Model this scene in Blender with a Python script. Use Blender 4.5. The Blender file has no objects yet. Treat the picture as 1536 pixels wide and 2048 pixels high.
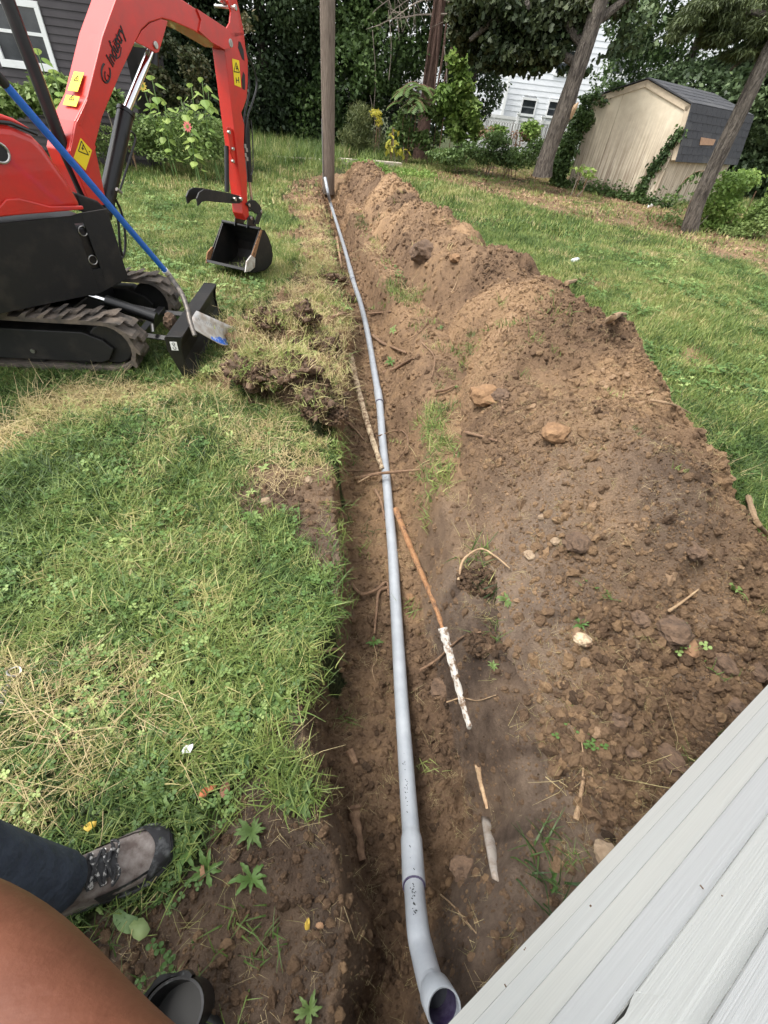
import bpy, bmesh, math, random
import numpy as np
from mathutils import Vector, Matrix
random.seed(7); rng = np.random.default_rng(7)
sc = bpy.context.scene
COL = sc.collection
R_ = math.radians

# ------------------------------------------------------------------ camera, sky, sun, exposure
PW, PH, FPX, CAMH = 1536, 2048, 860.0, 1.5
_v = np.array([660 - PW/2, 1920 - PH/2, FPX]); _down = _v/np.linalg.norm(_v)
_z = np.array([0, 0, 1.0]); _f = _z - _down*_z.dot(_down); _f /= np.linalg.norm(_f)
_r = np.cross(_down, _f); _r = _r if _r[0] > 0 else -_r
RC = np.array([_r, _f, -_down]); CAM = np.array([0, 0, CAMH])
cd = bpy.data.cameras.new('camera'); co = bpy.data.objects.new('camera', cd); COL.objects.link(co)
m = Matrix.Identity(4)
for i in range(3):
    m[i][0] = RC[i][0]; m[i][1] = -RC[i][1]; m[i][2] = -RC[i][2]; m[i][3] = CAM[i]
co.matrix_world = m
cd.sensor_fit = 'VERTICAL'; cd.sensor_height = 24; cd.lens = 24*FPX/PH
cd.clip_start = 0.02; cd.clip_end = 600
sc.camera = co
w = bpy.data.worlds.new('World'); sc.world = w; w.use_nodes = True
nt = w.node_tree; bg = nt.nodes['Background']
sky = nt.nodes.new('ShaderNodeTexSky'); sky.sky_type = 'NISHITA'; sky.sun_disc = False
SUN_EL, SUN_AZ = 63, 250
sky.sun_elevation = R_(SUN_EL); sky.sun_rotation = R_(SUN_AZ); sky.dust_density = 3; sky.air_density = 1.0
hs = nt.nodes.new('ShaderNodeHueSaturation'); hs.inputs['Saturation'].default_value = 0.16
nt.links.new(sky.outputs[0], hs.inputs['Color']); nt.links.new(hs.outputs[0], bg.inputs[0]); bg.inputs[1].default_value = 0.15
sl = bpy.data.lights.new('sun', 'SUN'); sl.energy = 1.3; sl.angle = R_(22); sl.color = (1, .95, .87)
so = bpy.data.objects.new('sun', sl); COL.objects.link(so)
_sd = Vector((math.sin(R_(SUN_AZ))*math.cos(R_(SUN_EL)), math.cos(R_(SUN_AZ))*math.cos(R_(SUN_EL)), math.sin(R_(SUN_EL))))
so.rotation_euler = _sd.to_track_quat('Z', 'Y').to_euler(); so.location = (0, 0, 30)
sc.view_settings.view_transform = 'Standard'; sc.view_settings.look = 'None'
sc.view_settings.exposure = 1.5; sc.view_settings.gamma = 1
sc.cycles.max_bounces = 6; sc.cycles.transparent_max_bounces = 4

# ------------------------------------------------------------------ geometry helpers
def ray(u, v): return RC @ np.array([u - PW/2, v - PH/2, FPX])
def G(u, v, z=0.0):                       # sight line through a photo point, met with height z
    d = ray(u, v); return CAM + d*((z - CAMH)/d[2])
def AT(u, v, dist):
    d = ray(u, v); return CAM + d/np.linalg.norm(d)*dist
class Plane:                              # a vertical plane; coordinates s (along) and z
    def __init__(s, P, az, off=0):
        a = R_(az); s.d = np.array([math.sin(a), math.cos(a), 0]); s.n = np.array([math.cos(a), -math.sin(a), 0])
        s.P = np.array([P[0], P[1], 0.0]) + s.n*off
    def off(s, o):
        q = Plane.__new__(Plane); q.d, q.n, q.P = s.d, s.n, s.P + s.n*o; return q
    def at(s, u, v):
        r = ray(u, v); return CAM + r*((s.P - CAM).dot(s.n)/r.dot(s.n))
    def p(s, a, z, o=0): return s.P + s.d*a + np.array([0, 0, z]) + s.n*o
def smooth(t): t = np.clip(t, 0, 1); return t*t*(3 - 2*t)
_T = np.random.default_rng(3).random((256, 256))
def vn(x, y, s=0):
    x = np.asarray(x, float) + s*17.3; y = np.asarray(y, float) + s*9.1
    xi = np.floor(x).astype(int); yi = np.floor(y).astype(int); fx = x - xi; fy = y - yi
    fx = fx*fx*(3-2*fx); fy = fy*fy*(3-2*fy); a = xi % 256; b = yi % 256; a1 = (a+1) % 256; b1 = (b+1) % 256
    return (_T[a, b]*(1-fx)+_T[a1, b]*fx)*(1-fy) + (_T[a, b1]*(1-fx)+_T[a1, b1]*fx)*fy - .5
def fbm(x, y, s=0, o=4):
    r = 0; k = 1.0; A = 1.0
    for i in range(o): r = r + vn(np.asarray(x)*k, np.asarray(y)*k, s+i)*A; k *= 2.1; A *= .5
    return r
def inpoly(x, y, P):
    x = np.asarray(x, float); y = np.asarray(y, float); r = np.zeros(x.shape, bool); n = len(P)
    for i in range(n):
        x1, y1 = P[i][:2]; x2, y2 = P[(i+1) % n][:2]
        if y1 == y2: continue
        c = ((y1 > y) != (y2 > y)) & (x < (x2-x1)*(y-y1)/(y2-y1) + x1); r ^= c
    return r
def gpoly(L, z=0): return [G(u, v, z) for u, v in L]

def tag(o, label=None, cat=None, group=None, kind=None):
    for k, v in (('label', label), ('category', cat), ('group', group), ('kind', kind)):
        if v: o[k] = v
    return o
def empty(name, loc, label, cat, group=None):
    o = bpy.data.objects.new(name, None); COL.objects.link(o); o.location = Vector([float(c) for c in loc]); o.empty_display_size = .1
    return tag(o, label, cat, group)
def link_mesh(name, me, mat, parent=None, loc=None):
    o = bpy.data.objects.new(name, me); COL.objects.link(o)
    if mat and not me.materials: me.materials.append(mat)
    if parent: o.parent = parent
    if loc is not None: o.location = Vector([float(c) for c in loc])
    return o
class MB:
    def __init__(s): s.v = []; s.f = []
    def add(s, V, F):
        b = len(s.v); s.v += [tuple(float(c) for c in p) for p in V]; s.f += [tuple(i+b for i in f) for f in F]; return s
    def box(s, c, size, ax=None):
        X, Y, Z = ax if ax is not None else np.eye(3)
        X, Y, Z = (np.array(a, float) for a in (X, Y, Z)); h = np.array(size)/2; c = np.array(c, float)
        V = [c + X*h[0]*i + Y*h[1]*j + Z*h[2]*k for i in (-1, 1) for j in (-1, 1) for k in (-1, 1)]
        return s.add(V, [(0, 1, 3, 2), (4, 6, 7, 5), (0, 4, 5, 1), (2, 3, 7, 6), (0, 2, 6, 4), (1, 5, 7, 3)])
    def prism(s, P, off):
        P = [np.array(p, float) for p in P]; off = np.array(off, float); n = len(P)
        return s.add(P + [p + off for p in P], [tuple(range(n))[::-1], tuple(range(n, 2*n))] + [(i, (i+1) % n, n+(i+1) % n, n+i) for i in range(n)])
    def tube(s, path, rad, sides=10, cap=True, squash=1):
        path = [np.array(p, float) for p in path]; n = len(path)
        rad = [rad]*n if np.isscalar(rad) else list(rad); V = []; F = []; up = None
        for i in range(n):
            t = path[min(i+1, n-1)] - path[max(i-1, 0)]; t = t/(np.linalg.norm(t)+1e-9)
            if up is None: up = np.array([0, 0, 1.0]) if abs(t[2]) < .9 else np.array([1.0, 0, 0])
            a = np.cross(t, up); a /= np.linalg.norm(a)+1e-9; b = np.cross(a, t); up = b
            for k in range(sides):
                q = 2*math.pi*k/sides; V.append(path[i] + (a*math.cos(q) + b*math.sin(q)*squash)*rad[i])
        for i in range(n-1):
            for k in range(sides):
                F.append((i*sides+k, i*sides+(k+1) % sides, (i+1)*sides+(k+1) % sides, (i+1)*sides+k))
        if cap: F += [tuple(range(sides))[::-1], tuple((n-1)*sides+k for k in range(sides))]
        return s.add(V, F)
    def loft(s, rings, cap=True):
        n = len(rings[0]); V = [p for r in rings for p in r]; F = []
        for i in range(len(rings)-1):
            for k in range(n): F.append((i*n+k, i*n+(k+1) % n, (i+1)*n+(k+1) % n, (i+1)*n+k))
        if cap: F += [tuple(range(n))[::-1], tuple((len(rings)-1)*n+k for k in range(n))]
        return s.add(V, F)
    def build(s, name, mat, parent=None, sm=False, bev=0, org=None, seg=2, auto=True):
        o_ = np.array(parent.location) if parent is not None and org is None else np.zeros(3)
        if org is not None: o_ = np.array(org, float)
        if parent is not None and parent.parent is not None and org is None: o_ = np.array(parent.parent.location) + np.array(parent.location)
        me = bpy.data.meshes.new(name); me.from_pydata([tuple(np.array(p)-o_) for p in s.v], [], s.f)
        bm = bmesh.new(); bm.from_mesh(me); bmesh.ops.recalc_face_normals(bm, faces=bm.faces); bm.to_mesh(me); bm.free()
        me.update()
        o = link_mesh(name, me, mat, parent)
        if sm:
            me.polygons.foreach_set('use_smooth', [True]*len(me.polygons))
            try: me.set_sharp_from_angle(angle=R_(42))
            except Exception: pass
        if bev:
            b = o.modifiers.new('bevel', 'BEVEL'); b.width = bev; b.segments = seg; b.limit_method = 'ANGLE'; b.angle_limit = R_(35)
        return o
def curve(pts, n=8):                       # Catmull-Rom through points
    P = [np.array(p, float) for p in pts]; P = [2*P[0]-P[1]] + P + [2*P[-1]-P[-2]]; out = []
    for i in range(1, len(P)-2):
        for k in range(n):
            t = k/n; a, b, c, d = P[i-1:i+3]
            out.append(.5*((2*b)+(-a+c)*t+(2*a-5*b+4*c-d)*t*t+(-a+3*b-3*c+d)*t**3))
    return out + [P[-2]]
def fast_mesh(name, V, F4, attrs=None):
    V = np.asarray(V, np.float32); F4 = np.asarray(F4, np.int32); me = bpy.data.meshes.new(name); k = F4.shape[1]
    me.vertices.add(len(V)); me.vertices.foreach_set('co', V.ravel())
    me.loops.add(F4.size); me.loops.foreach_set('vertex_index', F4.ravel())
    me.polygons.add(len(F4)); me.polygons.foreach_set('loop_start', np.arange(0, F4.size, k, dtype=np.int32))
    me.update(calc_edges=True); me.validate()
    for n, a in (attrs or {}).items():
        at = me.attributes.new(n, 'FLOAT', 'POINT'); at.data.foreach_set('value', np.asarray(a, np.float32))
    return me

# ------------------------------------------------------------------ materials
def mat(name, c1, c2=None, scale=8, rough=.7, metal=0, bump=0, bscale=None, detail=6, stretch=None, spec=.5, coat=0, tintattr=None, thr=(.35, .65), ramp3=None, bdist=.01):
    M = bpy.data.materials.new(name); M.use_nodes = True; N = M.node_tree.nodes; L = M.node_tree.links; b = N['Principled BSDF']
    b.inputs['Roughness'].default_value = rough; b.inputs['Metallic'].default_value = metal
    b.inputs['Specular IOR Level'].default_value = spec; b.inputs['Coat Weight'].default_value = coat
    tc = N.new('ShaderNodeTexCoord'); mp = N.new('ShaderNodeMapping'); L.new(tc.outputs['Object'], mp.inputs[0])
    if stretch: mp.inputs['Scale'].default_value = stretch
    if c2:
        n = N.new('ShaderNodeTexNoise'); n.inputs['Scale'].default_value = scale; n.inputs['Detail'].default_value = detail; n.inputs['Roughness'].default_value = .62
        L.new(mp.outputs[0], n.inputs['Vector']); r = N.new('ShaderNodeValToRGB')
        r.color_ramp.elements[0].position = thr[0]; r.color_ramp.elements[1].position = thr[1]
        r.color_ramp.elements[0].color = (*c1, 1); r.color_ramp.elements[1].color = (*c2, 1)
        if ramp3: e = r.color_ramp.elements.new(ramp3[0]); e.color = (*ramp3[1], 1)
        L.new(n.outputs['Fac'], r.inputs[0]); L.new(r.outputs[0], b.inputs['Base Color'])
    else: b.inputs['Base Color'].default_value = (*c1, 1)
    if bump:
        n2 = N.new('ShaderNodeTexNoise'); n2.inputs['Scale'].default_value = bscale or scale*4; n2.inputs['Detail'].default_value = 5; L.new(mp.outputs[0], n2.inputs['Vector'])
        bp = N.new('ShaderNodeBump'); bp.inputs['Strength'].default_value = bump; bp.inputs['Distance'].default_value = bdist
        L.new(n2.outputs['Fac'], bp.inputs['Height']); L.new(bp.outputs[0], b.inputs['Normal'])
    return M
def leafmat(name, cols, kind='GEOMETRY', trans=.35, rough=.55):
    M = bpy.data.materials.new(name); M.use_nodes = True; N = M.node_tree.nodes; L = M.node_tree.links; b = N['Principled BSDF']
    a = N.new('ShaderNodeAttribute'); a.attribute_name = 'tint'; a.attribute_type = kind
    r = N.new('ShaderNodeValToRGB'); e = r.color_ramp.elements
    for i, (p, c) in enumerate(cols):
        q = e[i] if i < 2 else e.new(p); q.position = p; q.color = (*c, 1)
    L.new(a.outputs['Fac'], r.inputs[0]); b.inputs['Roughness'].default_value = rough; b.inputs['Specular IOR Level'].default_value = .35
    t = N.new('ShaderNodeBsdfTranslucent'); mx = N.new('ShaderNodeMixShader'); mx.inputs[0].default_value = trans
    L.new(r.outputs[0], b.inputs['Base Color']); L.new(r.outputs[0], t.inputs[0])
    L.new(b.outputs[0], mx.inputs[1]); L.new(t.outputs[0], mx.inputs[2]); L.new(mx.outputs[0], N['Material Output'].inputs[0])
    return M
def attrsoil(name, kind='GEOMETRY', fac=1.0):
    # earth: brown to ochre by 'tint', mottled by noise; 'turf' mixes in thatch colour
    M = bpy.data.materials.new(name); M.use_nodes = True; N = M.node_tree.nodes; L = M.node_tree.links; b = N['Principled BSDF']
    b.inputs['Roughness'].default_value = .95; b.inputs['Specular IOR Level'].default_value = .15
    a = N.new('ShaderNodeAttribute'); a.attribute_name = 'tint'; a.attribute_type = kind
    tc = N.new('ShaderNodeNewGeometry')
    n1 = N.new('ShaderNodeTexNoise'); n1.inputs['Scale'].default_value = 14; n1.inputs['Detail'].default_value = 9; n1.inputs['Roughness'].default_value = .7
    L.new(tc.outputs['Position'], n1.inputs['Vector'])
    md = N.new('ShaderNodeMath'); md.operation = 'MULTIPLY_ADD'; L.new(n1.outputs['Fac'], md.inputs[0]); md.inputs[1].default_value = .9; md.inputs[2].default_value = -.45
    ad = N.new('ShaderNodeMath'); ad.operation = 'ADD'; L.new(md.outputs[0], ad.inputs[0]); L.new(a.outputs['Fac'], ad.inputs[1])
    r = N.new('ShaderNodeValToRGB'); e = r.color_ramp.elements
    cs = [(0.0, (.052, .036, .025)), (.3, (.138, .089, .057)), (.55, (.225, .147, .090)), (.8, (.32, .208, .118)), (1.0, (.40, .27, .17))]
    for i, (p, c) in enumerate(cs):
        q = e[i] if i < 2 else e.new(p); q.position = p; q.color = (*[k*fac for k in c], 1)
    L.new(ad.outputs[0], r.inputs[0])
    out = r.outputs[0]
    if kind == 'GEOMETRY':
        dr = N.new('ShaderNodeAttribute'); dr.attribute_name = 'dry'; dm = N.new('ShaderNodeMath'); dm.operation = 'MULTIPLY'; L.new(dr.outputs['Fac'], dm.inputs[0]); dm.inputs[1].default_value = .8
        r4 = N.new('ShaderNodeValToRGB'); r4.color_ramp.elements[0].position = .25; r4.color_ramp.elements[1].position = .8; r4.color_ramp.elements[0].color = (.07, .052, .042, 1); r4.color_ramp.elements[1].color = (.26, .20, .155, 1); L.new(ad.outputs[0], r4.inputs[0])
        mxd = N.new('ShaderNodeMix'); mxd.data_type = 'RGBA'; L.new(dm.outputs[0], mxd.inputs[0]); L.new(out, mxd.inputs[6]); L.new(r4.outputs[0], mxd.inputs[7]); out = mxd.outputs[2]
        t = N.new('ShaderNodeAttribute'); t.attribute_name = 'turf'
        n3 = N.new('ShaderNodeTexNoise'); n3.inputs['Scale'].default_value = 60; n3.inputs['Detail'].default_value = 6; L.new(tc.outputs['Position'], n3.inputs['Vector'])
        r3 = N.new('ShaderNodeValToRGB'); r3.color_ramp.elements[0].position = .35; r3.color_ramp.elements[1].position = .68
        r3.color_ramp.elements[0].color = (.018, .022, .010, 1); r3.color_ramp.elements[1].color = (.075, .09, .035, 1); L.new(n3.outputs['Fac'], r3.inputs[0])
        mx = N.new('ShaderNodeMix'); mx.data_type = 'RGBA'; L.new(t.outputs['Fac'], mx.inputs[0]); L.new(out, mx.inputs[6]); L.new(r3.outputs[0], mx.inputs[7]); out = mx.outputs[2]
    L.new(out, b.inputs['Base Color'])
    n2 = N.new('ShaderNodeTexNoise'); n2.inputs['Scale'].default_value = 90; n2.inputs['Detail'].default_value = 8; n2.inputs['Roughness'].default_value = .75; L.new(tc.outputs['Position'], n2.inputs['Vector'])
    bp = N.new('ShaderNodeBump'); bp.inputs['Strength'].default_value = 1; bp.inputs['Distance'].default_value = .022
    L.new(n2.outputs['Fac'], bp.inputs['Height']); L.new(bp.outputs[0], b.inputs['Normal'])
    return M
MT = {}
MT['soil'] = attrsoil('earth'); MT['clod'] = attrsoil('clod earth', 'INSTANCER')
MT['red'] = mat('red paint', (.60, .022, .012), (.45, .030, .020), 9, .33, 0, .05, 120, coat=.35, thr=(.3, .7), bdist=.002)
MT['blk'] = mat('black paint', (.004, .004, .0045), (.013, .012, .011), 7, .38, 0, .15, 60, thr=(.45, .75), bdist=.003)
MT['dusty'] = mat('dusty black steel', (.005, .0048, .0047), (.036, .029, .023), 6, .6, 0, .3, 40, thr=(.5, .85), bdist=.004)
MT['rubber'] = mat('dusty track rubber', (.05, .045, .04), (.19, .15, .115), 9, .9, 0, .5, 60, thr=(.35, .7), bdist=.004)
MT['hose'] = mat('hose rubber', (.012, .012, .012), None, rough=.45)
MT['chrome'] = mat('chrome', (.75, .75, .77), None, rough=.12, metal=1)
MT['zinc'] = mat('zinc steel', (.55, .54, .52), (.35, .33, .3), 30, .38, 1, .2, 90, bdist=.002)
MT['steel'] = mat('scuffed steel', (.66, .65, .63), (.42, .34, .27), 18, .45, .35, .3, 60, thr=(.4, .7), bdist=.002)
MT['darksteel'] = mat('scuffed dark steel', (.08, .075, .07), (.25, .22, .19), 22, .5, .5, .3, 60, thr=(.42, .7), bdist=.002)
MT['blue'] = mat('blue fibreglass', (.012, .12, .55), (.015, .16, .62), 20, .35, coat=.3)
MT['bluesticker'] = mat('blue sticker', (.02, .16, .72), (.75, .8, .88), 55, .5, thr=(.55, .6))
MT['yellow'] = mat('yellow sticker', (.85, .66, .01), (.80, .6, .02), 20, .5)
MT['ink'] = mat('black ink', (.012, .012, .012), None, rough=.6)
MT['whitestk'] = mat('white sticker', (.75, .75, .74), None, rough=.5)
MT['pvc'] = mat('grey conduit plastic', (.27, .295, .325), (.34, .365, .395), 14, .32, 0, .05, 80, thr=(.35, .7), coat=.1, bdist=.002)
MT['primer'] = mat('purple primer', (.022, .012, .05), (.08, .07, .12), 60, .35)
MT['rust'] = mat('rusted old pipe', (.22, .10, .045), (.10, .05, .03), 30, .9, 0, .9, 80, ramp3=(.5, (.32, .17, .08)), bdist=.006)
MT['oldwhite'] = mat('chalky old pipe', (.50, .48, .44), (.16, .10, .06), 38, .8, 0, .9, 90, thr=(.46, .60), bdist=.006)
MT['flaky'] = mat('flaking root bark', (.50, .40, .27), (.14, .08, .045), 26, .9, 0, 1, 60, thr=(.42, .62), bdist=.012)
MT['root'] = mat('root bark', (.13, .075, .045), (.24, .15, .09), 40, .9, 0, .8, 120, bdist=.004)
MT['paleroot'] = mat('pale root', (.42, .30, .18), (.25, .16, .09), 40, .85, 0, .6, 120, bdist=.003)
MT['pole'] = mat('weathered pole wood', (.09, .065, .05), (.24, .19, .15), 12, .9, 0, .9, 30, stretch=(5, 5, .35), thr=(.3, .7), bdist=.02)
MT['bark'] = mat('grey brown bark', (.045, .036, .030), (.17, .145, .12), 9, .95, 0, 1, 22, stretch=(3, 3, .6), thr=(.38, .6), bdist=.05)
MT['barkred'] = mat('reddish bark', (.09, .05, .04), (.20, .12, .09), 14, .95, 0, 1, 26, stretch=(3, 3, .4), bdist=.04)
MT['deadtwig'] = mat('dead twig', (.20, .16, .13), (.32, .27, .22), 20, .9)
MT['tornwood'] = mat('torn wood', (.5, .36, .22), (.35, .22, .13), 20, .9, stretch=(4, 4, .5))
MT['vinyl'] = mat('white vinyl siding', (.72, .745, .74), (.64, .665, .665), 5, .55, 0, .28, 9, thr=(.3, .7), bdist=.0016)
def _grain(M, ang, sc3):                 # turn the pattern so that it runs along the boards
    N = M.node_tree.nodes; L = M.node_tree.links; mp = [n for n in N if n.type == 'MAPPING'][0]; tc = [n for n in N if n.type == 'TEX_COORD'][0]
    m1 = N.new('ShaderNodeMapping'); m1.inputs['Rotation'].default_value = (0, 0, ang); L.new(tc.outputs['Object'], m1.inputs[0]); L.new(m1.outputs[0], mp.inputs[0]); mp.inputs['Scale'].default_value = sc3
_grain(MT['vinyl'], -R_(36.7), (.8, 8, 30))
MT['seamshade'] = mat('painted seam shade', (.10, .105, .10), (.30, .31, .30), 30, .8)  # shade of the lap seams, put into colour
MT['vinylb'] = mat('bluish white vinyl siding', (.69, .715, .735), (.61, .635, .655), 5, .55, 0, .28, 9, thr=(.3, .7), bdist=.0016); _grain(MT['vinylb'], -R_(36.7), (.7, 8, 34))
MT['vinylc'] = mat('chalky white vinyl siding', (.73, .745, .72), (.65, .665, .645), 5, .6, 0, .28, 9, thr=(.3, .7), bdist=.0016); _grain(MT['vinylc'], -R_(36.7), (.9, 8, 28))
MT['vinylfar'] = mat('far white siding', (.74, .76, .78), (.68, .70, .73), 2, .6)
MT['darksiding'] = mat('dark brown siding', (.032, .026, .029), (.045, .038, .041), 4, .6)
MT['white'] = mat('white paint', (.78, .79, .79), (.70, .71, .70), 6, .5)
MT['glass'] = mat('window glass', (.02, .024, .028), (.05, .055, .06), 3, .06, spec=.8)
MT['shedwall'] = None
MT['trim'] = mat('tan trim', (.55, .46, .34), (.46, .38, .28), 12, .8)
MT['shingle'] = mat('charcoal shingle', (.030, .032, .038), (.060, .062, .068), 50, .9, 0, .6, 220, bdist=.003)
MT['plywood'] = mat('bare plywood', (.42, .26, .16), (.30, .18, .11), 20, .85)
MT['denim'] = mat('navy work trousers', (.022, .030, .048), (.045, .058, .085), 12, .85, 0, .9, 11, bdist=.03)
MT['shirt'] = mat('grey work shirt', (.16, .17, .18), (.20, .21, .22), 20, .9)
MT['skin'] = mat('skin', (.125, .041, .021), (.18, .064, .034), 16, .6, 0, .35, 160, thr=(.3, .7), bdist=.0015)
MT['leather'] = mat('dusty grey brown suede', (.10, .075, .065), (.27, .24, .22), 26, .85, 0, .4, 160, thr=(.38, .68), bdist=.002)
MT['bootrubber'] = mat('dusty boot rubber', (.015, .015, .017), (.12, .125, .13), 34, .6, 0, .3, 120, thr=(.5, .72), bdist=.002)
MT['lace'] = mat('boot lace', (.03, .03, .032), (.42, .41, .39), 90, .8, thr=(.55, .6))
MT['hair'] = mat('dark hair', (.012, .009, .007), None, rough=.7)
MT['blkplastic'] = mat('scuffed black plastic', (.012, .012, .013), (.14, .15, .15), 30, .4, thr=(.6, .78))
MT['paper'] = mat('white paper', (.8, .8, .8), None, rough=.7)
MT['brick'] = mat('broken brick', (.50, .16, .07), (.35, .12, .06), 40, .9)
MT['stone'] = mat('dusty stone', (.20, .14, .09), (.32, .24, .16), 30, .9, 0, .6, 80, bdist=.004)
MT['rockdark'] = mat('dark clod', (.075, .048, .032), (.15, .095, .06), 30, .95, 0, .9, 60, bdist=.01)
MT['rockorange'] = mat('ochre clod', (.17, .095, .048), (.26, .155, .08), 30, .95, 0, .8, 60, bdist=.008)
MT['chain'] = mat('dark chain', (.05, .045, .04), (.3, .28, .25), 60, .5, .8)
MT['wood'] = mat('split wood', (.36, .25, .15), (.22, .14, .08), 22, .9, 0, .6, 70, stretch=(3, 3, 1))
MT['pinkfl'] = mat('pink petal', (.8, .2, .2), None)
MT['yellowfl'] = mat('yellow petal', (.55, .38, .06), None)

# ------------------------------------------------------------------ ground: one sheet, with the trench dug into it
_Ly = [-.2, 0, .11, .21, .39, .53, .7, .9, 1.15, 1.45, 1.83, 2.32, 2.91, 3.5, 4.61, 5.59, 7, 8.29, 11.16, 13]
_Lx = [.03, .06, .05, 0, -.08, -.13, -.16, -.12, -.12, -.18, -.25, -.31, -.42, -.52, -.65, -.91, -1.21, -1.49, -2.16, -2.6]
_Ry = [-.2, .05, .15, .26, .39, .53, .69, .87, 1.05, 1.22, 1.53, 1.92, 2.44, 3.09, 3.83, 4.65, 5.07, 6.7, 9.37, 13]
_Rx = [.30, .40, .46, .53, .57, .56, .53, .47, .40, .36, .33, .27, .25, .27, .18, -.05, -.22, -.62, -1.27, -2.05]
def tedges(y):
    xl = np.interp(y, _Ly, _Lx) - np.interp(y, [0, .3, 2.4, 3.4], [.02, .055, .05, .0]) + fbm(y*3.1, 0*y+3, 1)*.045; xr = np.interp(y, _Ry, _Rx) + fbm(y*3.7, 0*y+8, 2)*.045
    return xl, xr
def depth(y):
    d = np.interp(y, [-.25, -.1, .1, .5, 1.5, 3, 5, 9, 12.2, 12.9], [0, .30, .40, .43, .42, .38, .36, .33, .30, 0]); return d
CLUMP = gpoly([(600, 372), (575, 400), (605, 470), (600, 545), (560, 590), (500, 640), (440, 690), (440, 780), (540, 800), (660, 870), (700, 860), (690, 740), (680, 600), (672, 520), (655, 430), (640, 375)])
def gz(x, y):
    x = np.asarray(x, float); y = np.asarray(y, float); xl, xr = tedges(y)
    wl = np.interp(y, [0, .5, 1, 4, 13], [.13, .11, .07, .09, .12]); wr = np.interp(y, [0, .4, .9, 1.5, 2.3, 3, 4.4, 5, 13], [.13, .10, .11, .08, .16, .34, .32, .12, .10])
    d = np.minimum((x - xl)/wl, (xr - x)/wr)
    h = -depth(y)*smooth(d*(1+fbm(x*9, y*9, 4)*.5)) 
    near = np.exp(-np.hypot(x+.5, y-3)/9)
    h = h + fbm(x*1.3, y*1.3, 5, 3)*.035 + fbm(x*7, y*7, 6, 3)*.012*near
    intr = smooth(d*1.2); h = h + intr*(fbm(x*6, y*6, 7)*.05 + fbm(x*22, y*22, 8, 4)*.024) + (1-intr)*fbm(x*26, y*26, 14, 3)*.008*near
    wall = smooth(d*1.3 + .1)*(1 - smooth(d*1.3 - .45)); h = h + wall*(fbm(x*5, y*17, 15, 3)*.055)
    c = inpoly(x + fbm(x*4, y*4, 9)*.25, y + fbm(x*4, y*4, 10)*.25, CLUMP).astype(float)*(1 - smooth(d*3 + .3))
    c = c*smooth((xl - x)/.12)
    h = h + c*(.05 + .30*np.clip(fbm(x*2.6, y*2.6, 11, 4)+.22, 0, 1)*np.interp(y, [2, 2.6, 4.4, 6], [.4, 1, 1, .4]) + fbm(x*12, y*12, 12, 3)*.06)
    h = h + .018*smooth((x - xr + .02)/.05)*(y < 2)*vn(x*40, y*40, 13)
    return h
# spoil heap footprint
_Py = [.25, .45, .8, 1.2, 1.6, 2.0, 2.6, 3.3, 4.2, 5.4, 7.0, 9.0, 11.5, 13.4]
_PL = [.78, .66, .58, .50, .46, .42, .42, .46, .40, -.05, -.50, -1.0, -1.6, -2.0]
_PR = [1.0, 1.35, 1.68, 1.87, 1.90, 1.90, 1.90, 1.88, 1.78, 1.28, .84, .15, -.65, -1.22]
_PH = [.0, .05, .13, .25, .36, .43, .45, .45, .45, .47, .44, .42, .40, .26]
def pz(x, y):
    x = np.asarray(x, float); y = np.asarray(y, float)
    xl = np.interp(y, _Py, _PL) + fbm(y*2.3, y*0+5, 21)*.12; xr = np.interp(y, _Py, _PR) + fbm(y*1.9, y*0+9, 22)*.16
    H = np.interp(y, _Py, _PH)*(1 + fbm(y*.9, y*0, 23)*.55); p = np.clip((x - xl)/(xr - xl), -.3, 1.3)
    sh = 1 - np.abs(2*p - 1.02)**np.where(p < .5, 3.2, 2.0)
    h = H*sh + (np.clip(sh, 0, 1)**.5)*(fbm(x*1.9, y*1.9, 24, 4)*.22 - np.abs(fbm(x*3.1+5, y*2.6, 27, 3))*.10 + .02 + fbm(x*7, y*7, 25, 3)*.05 + np.clip(fbm(x*17, y*17, 26, 3), -.1, 1)*.045 + fbm(x*45, y*45, 28, 2)*.010)
    e = np.minimum(smooth((y - .12)/.35), smooth((13.9 - y)/.8))
    return np.where((sh > -.12), h*e - .06*(1-e) , -3) + fbm(x*1.3, y*1.3, 5, 3)*.035
def surf(x, y): return np.maximum(gz(x, y), pz(x, y))
SOIL = gpoly([(585, 366), (570, 400), (600, 470), (600, 540), (640, 565), (570, 590), (510, 640), (445, 700), (440, 770), (520, 800), (640, 850), (690, 905), (640, 925), (550, 930), (490, 960), (530, 1010), (610, 1040), (610, 1120), (655, 1200), (690, 1280), (640, 1340), (610, 1420), (560, 1490), (500, 1580), (420, 1640), (390, 1720), (360, 1790), (230, 1850), (100, 1950), (-100, 2100), (-300, 2500), (1700, 2600), (1900, 1500), (1600, 1120), (1490, 1030), (1400, 905), (1290, 780), (1180, 655), (1030, 565), (940, 485), (860, 425), (800, 372), (760, 350), (690, 347), (640, 352)])
LITTER = gpoly([(820, 352), (960, 385), (1130, 430), (1300, 470), (1400, 505), (1600, 560), (2200, 640), (2200, 480), (1536, 440), (1400, 420), (1300, 395), (1130, 350), (960, 330)])
STRAW = gpoly([(-60, 850), (-60, 970), (120, 880), (220, 810), (330, 790), (420, 770), (330, 765), (150, 768), (60, 800)])
STRAW2 = gpoly([(430, 900), (500, 1000), (640, 930), (690, 860), (560, 830), (430, 780)])
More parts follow.
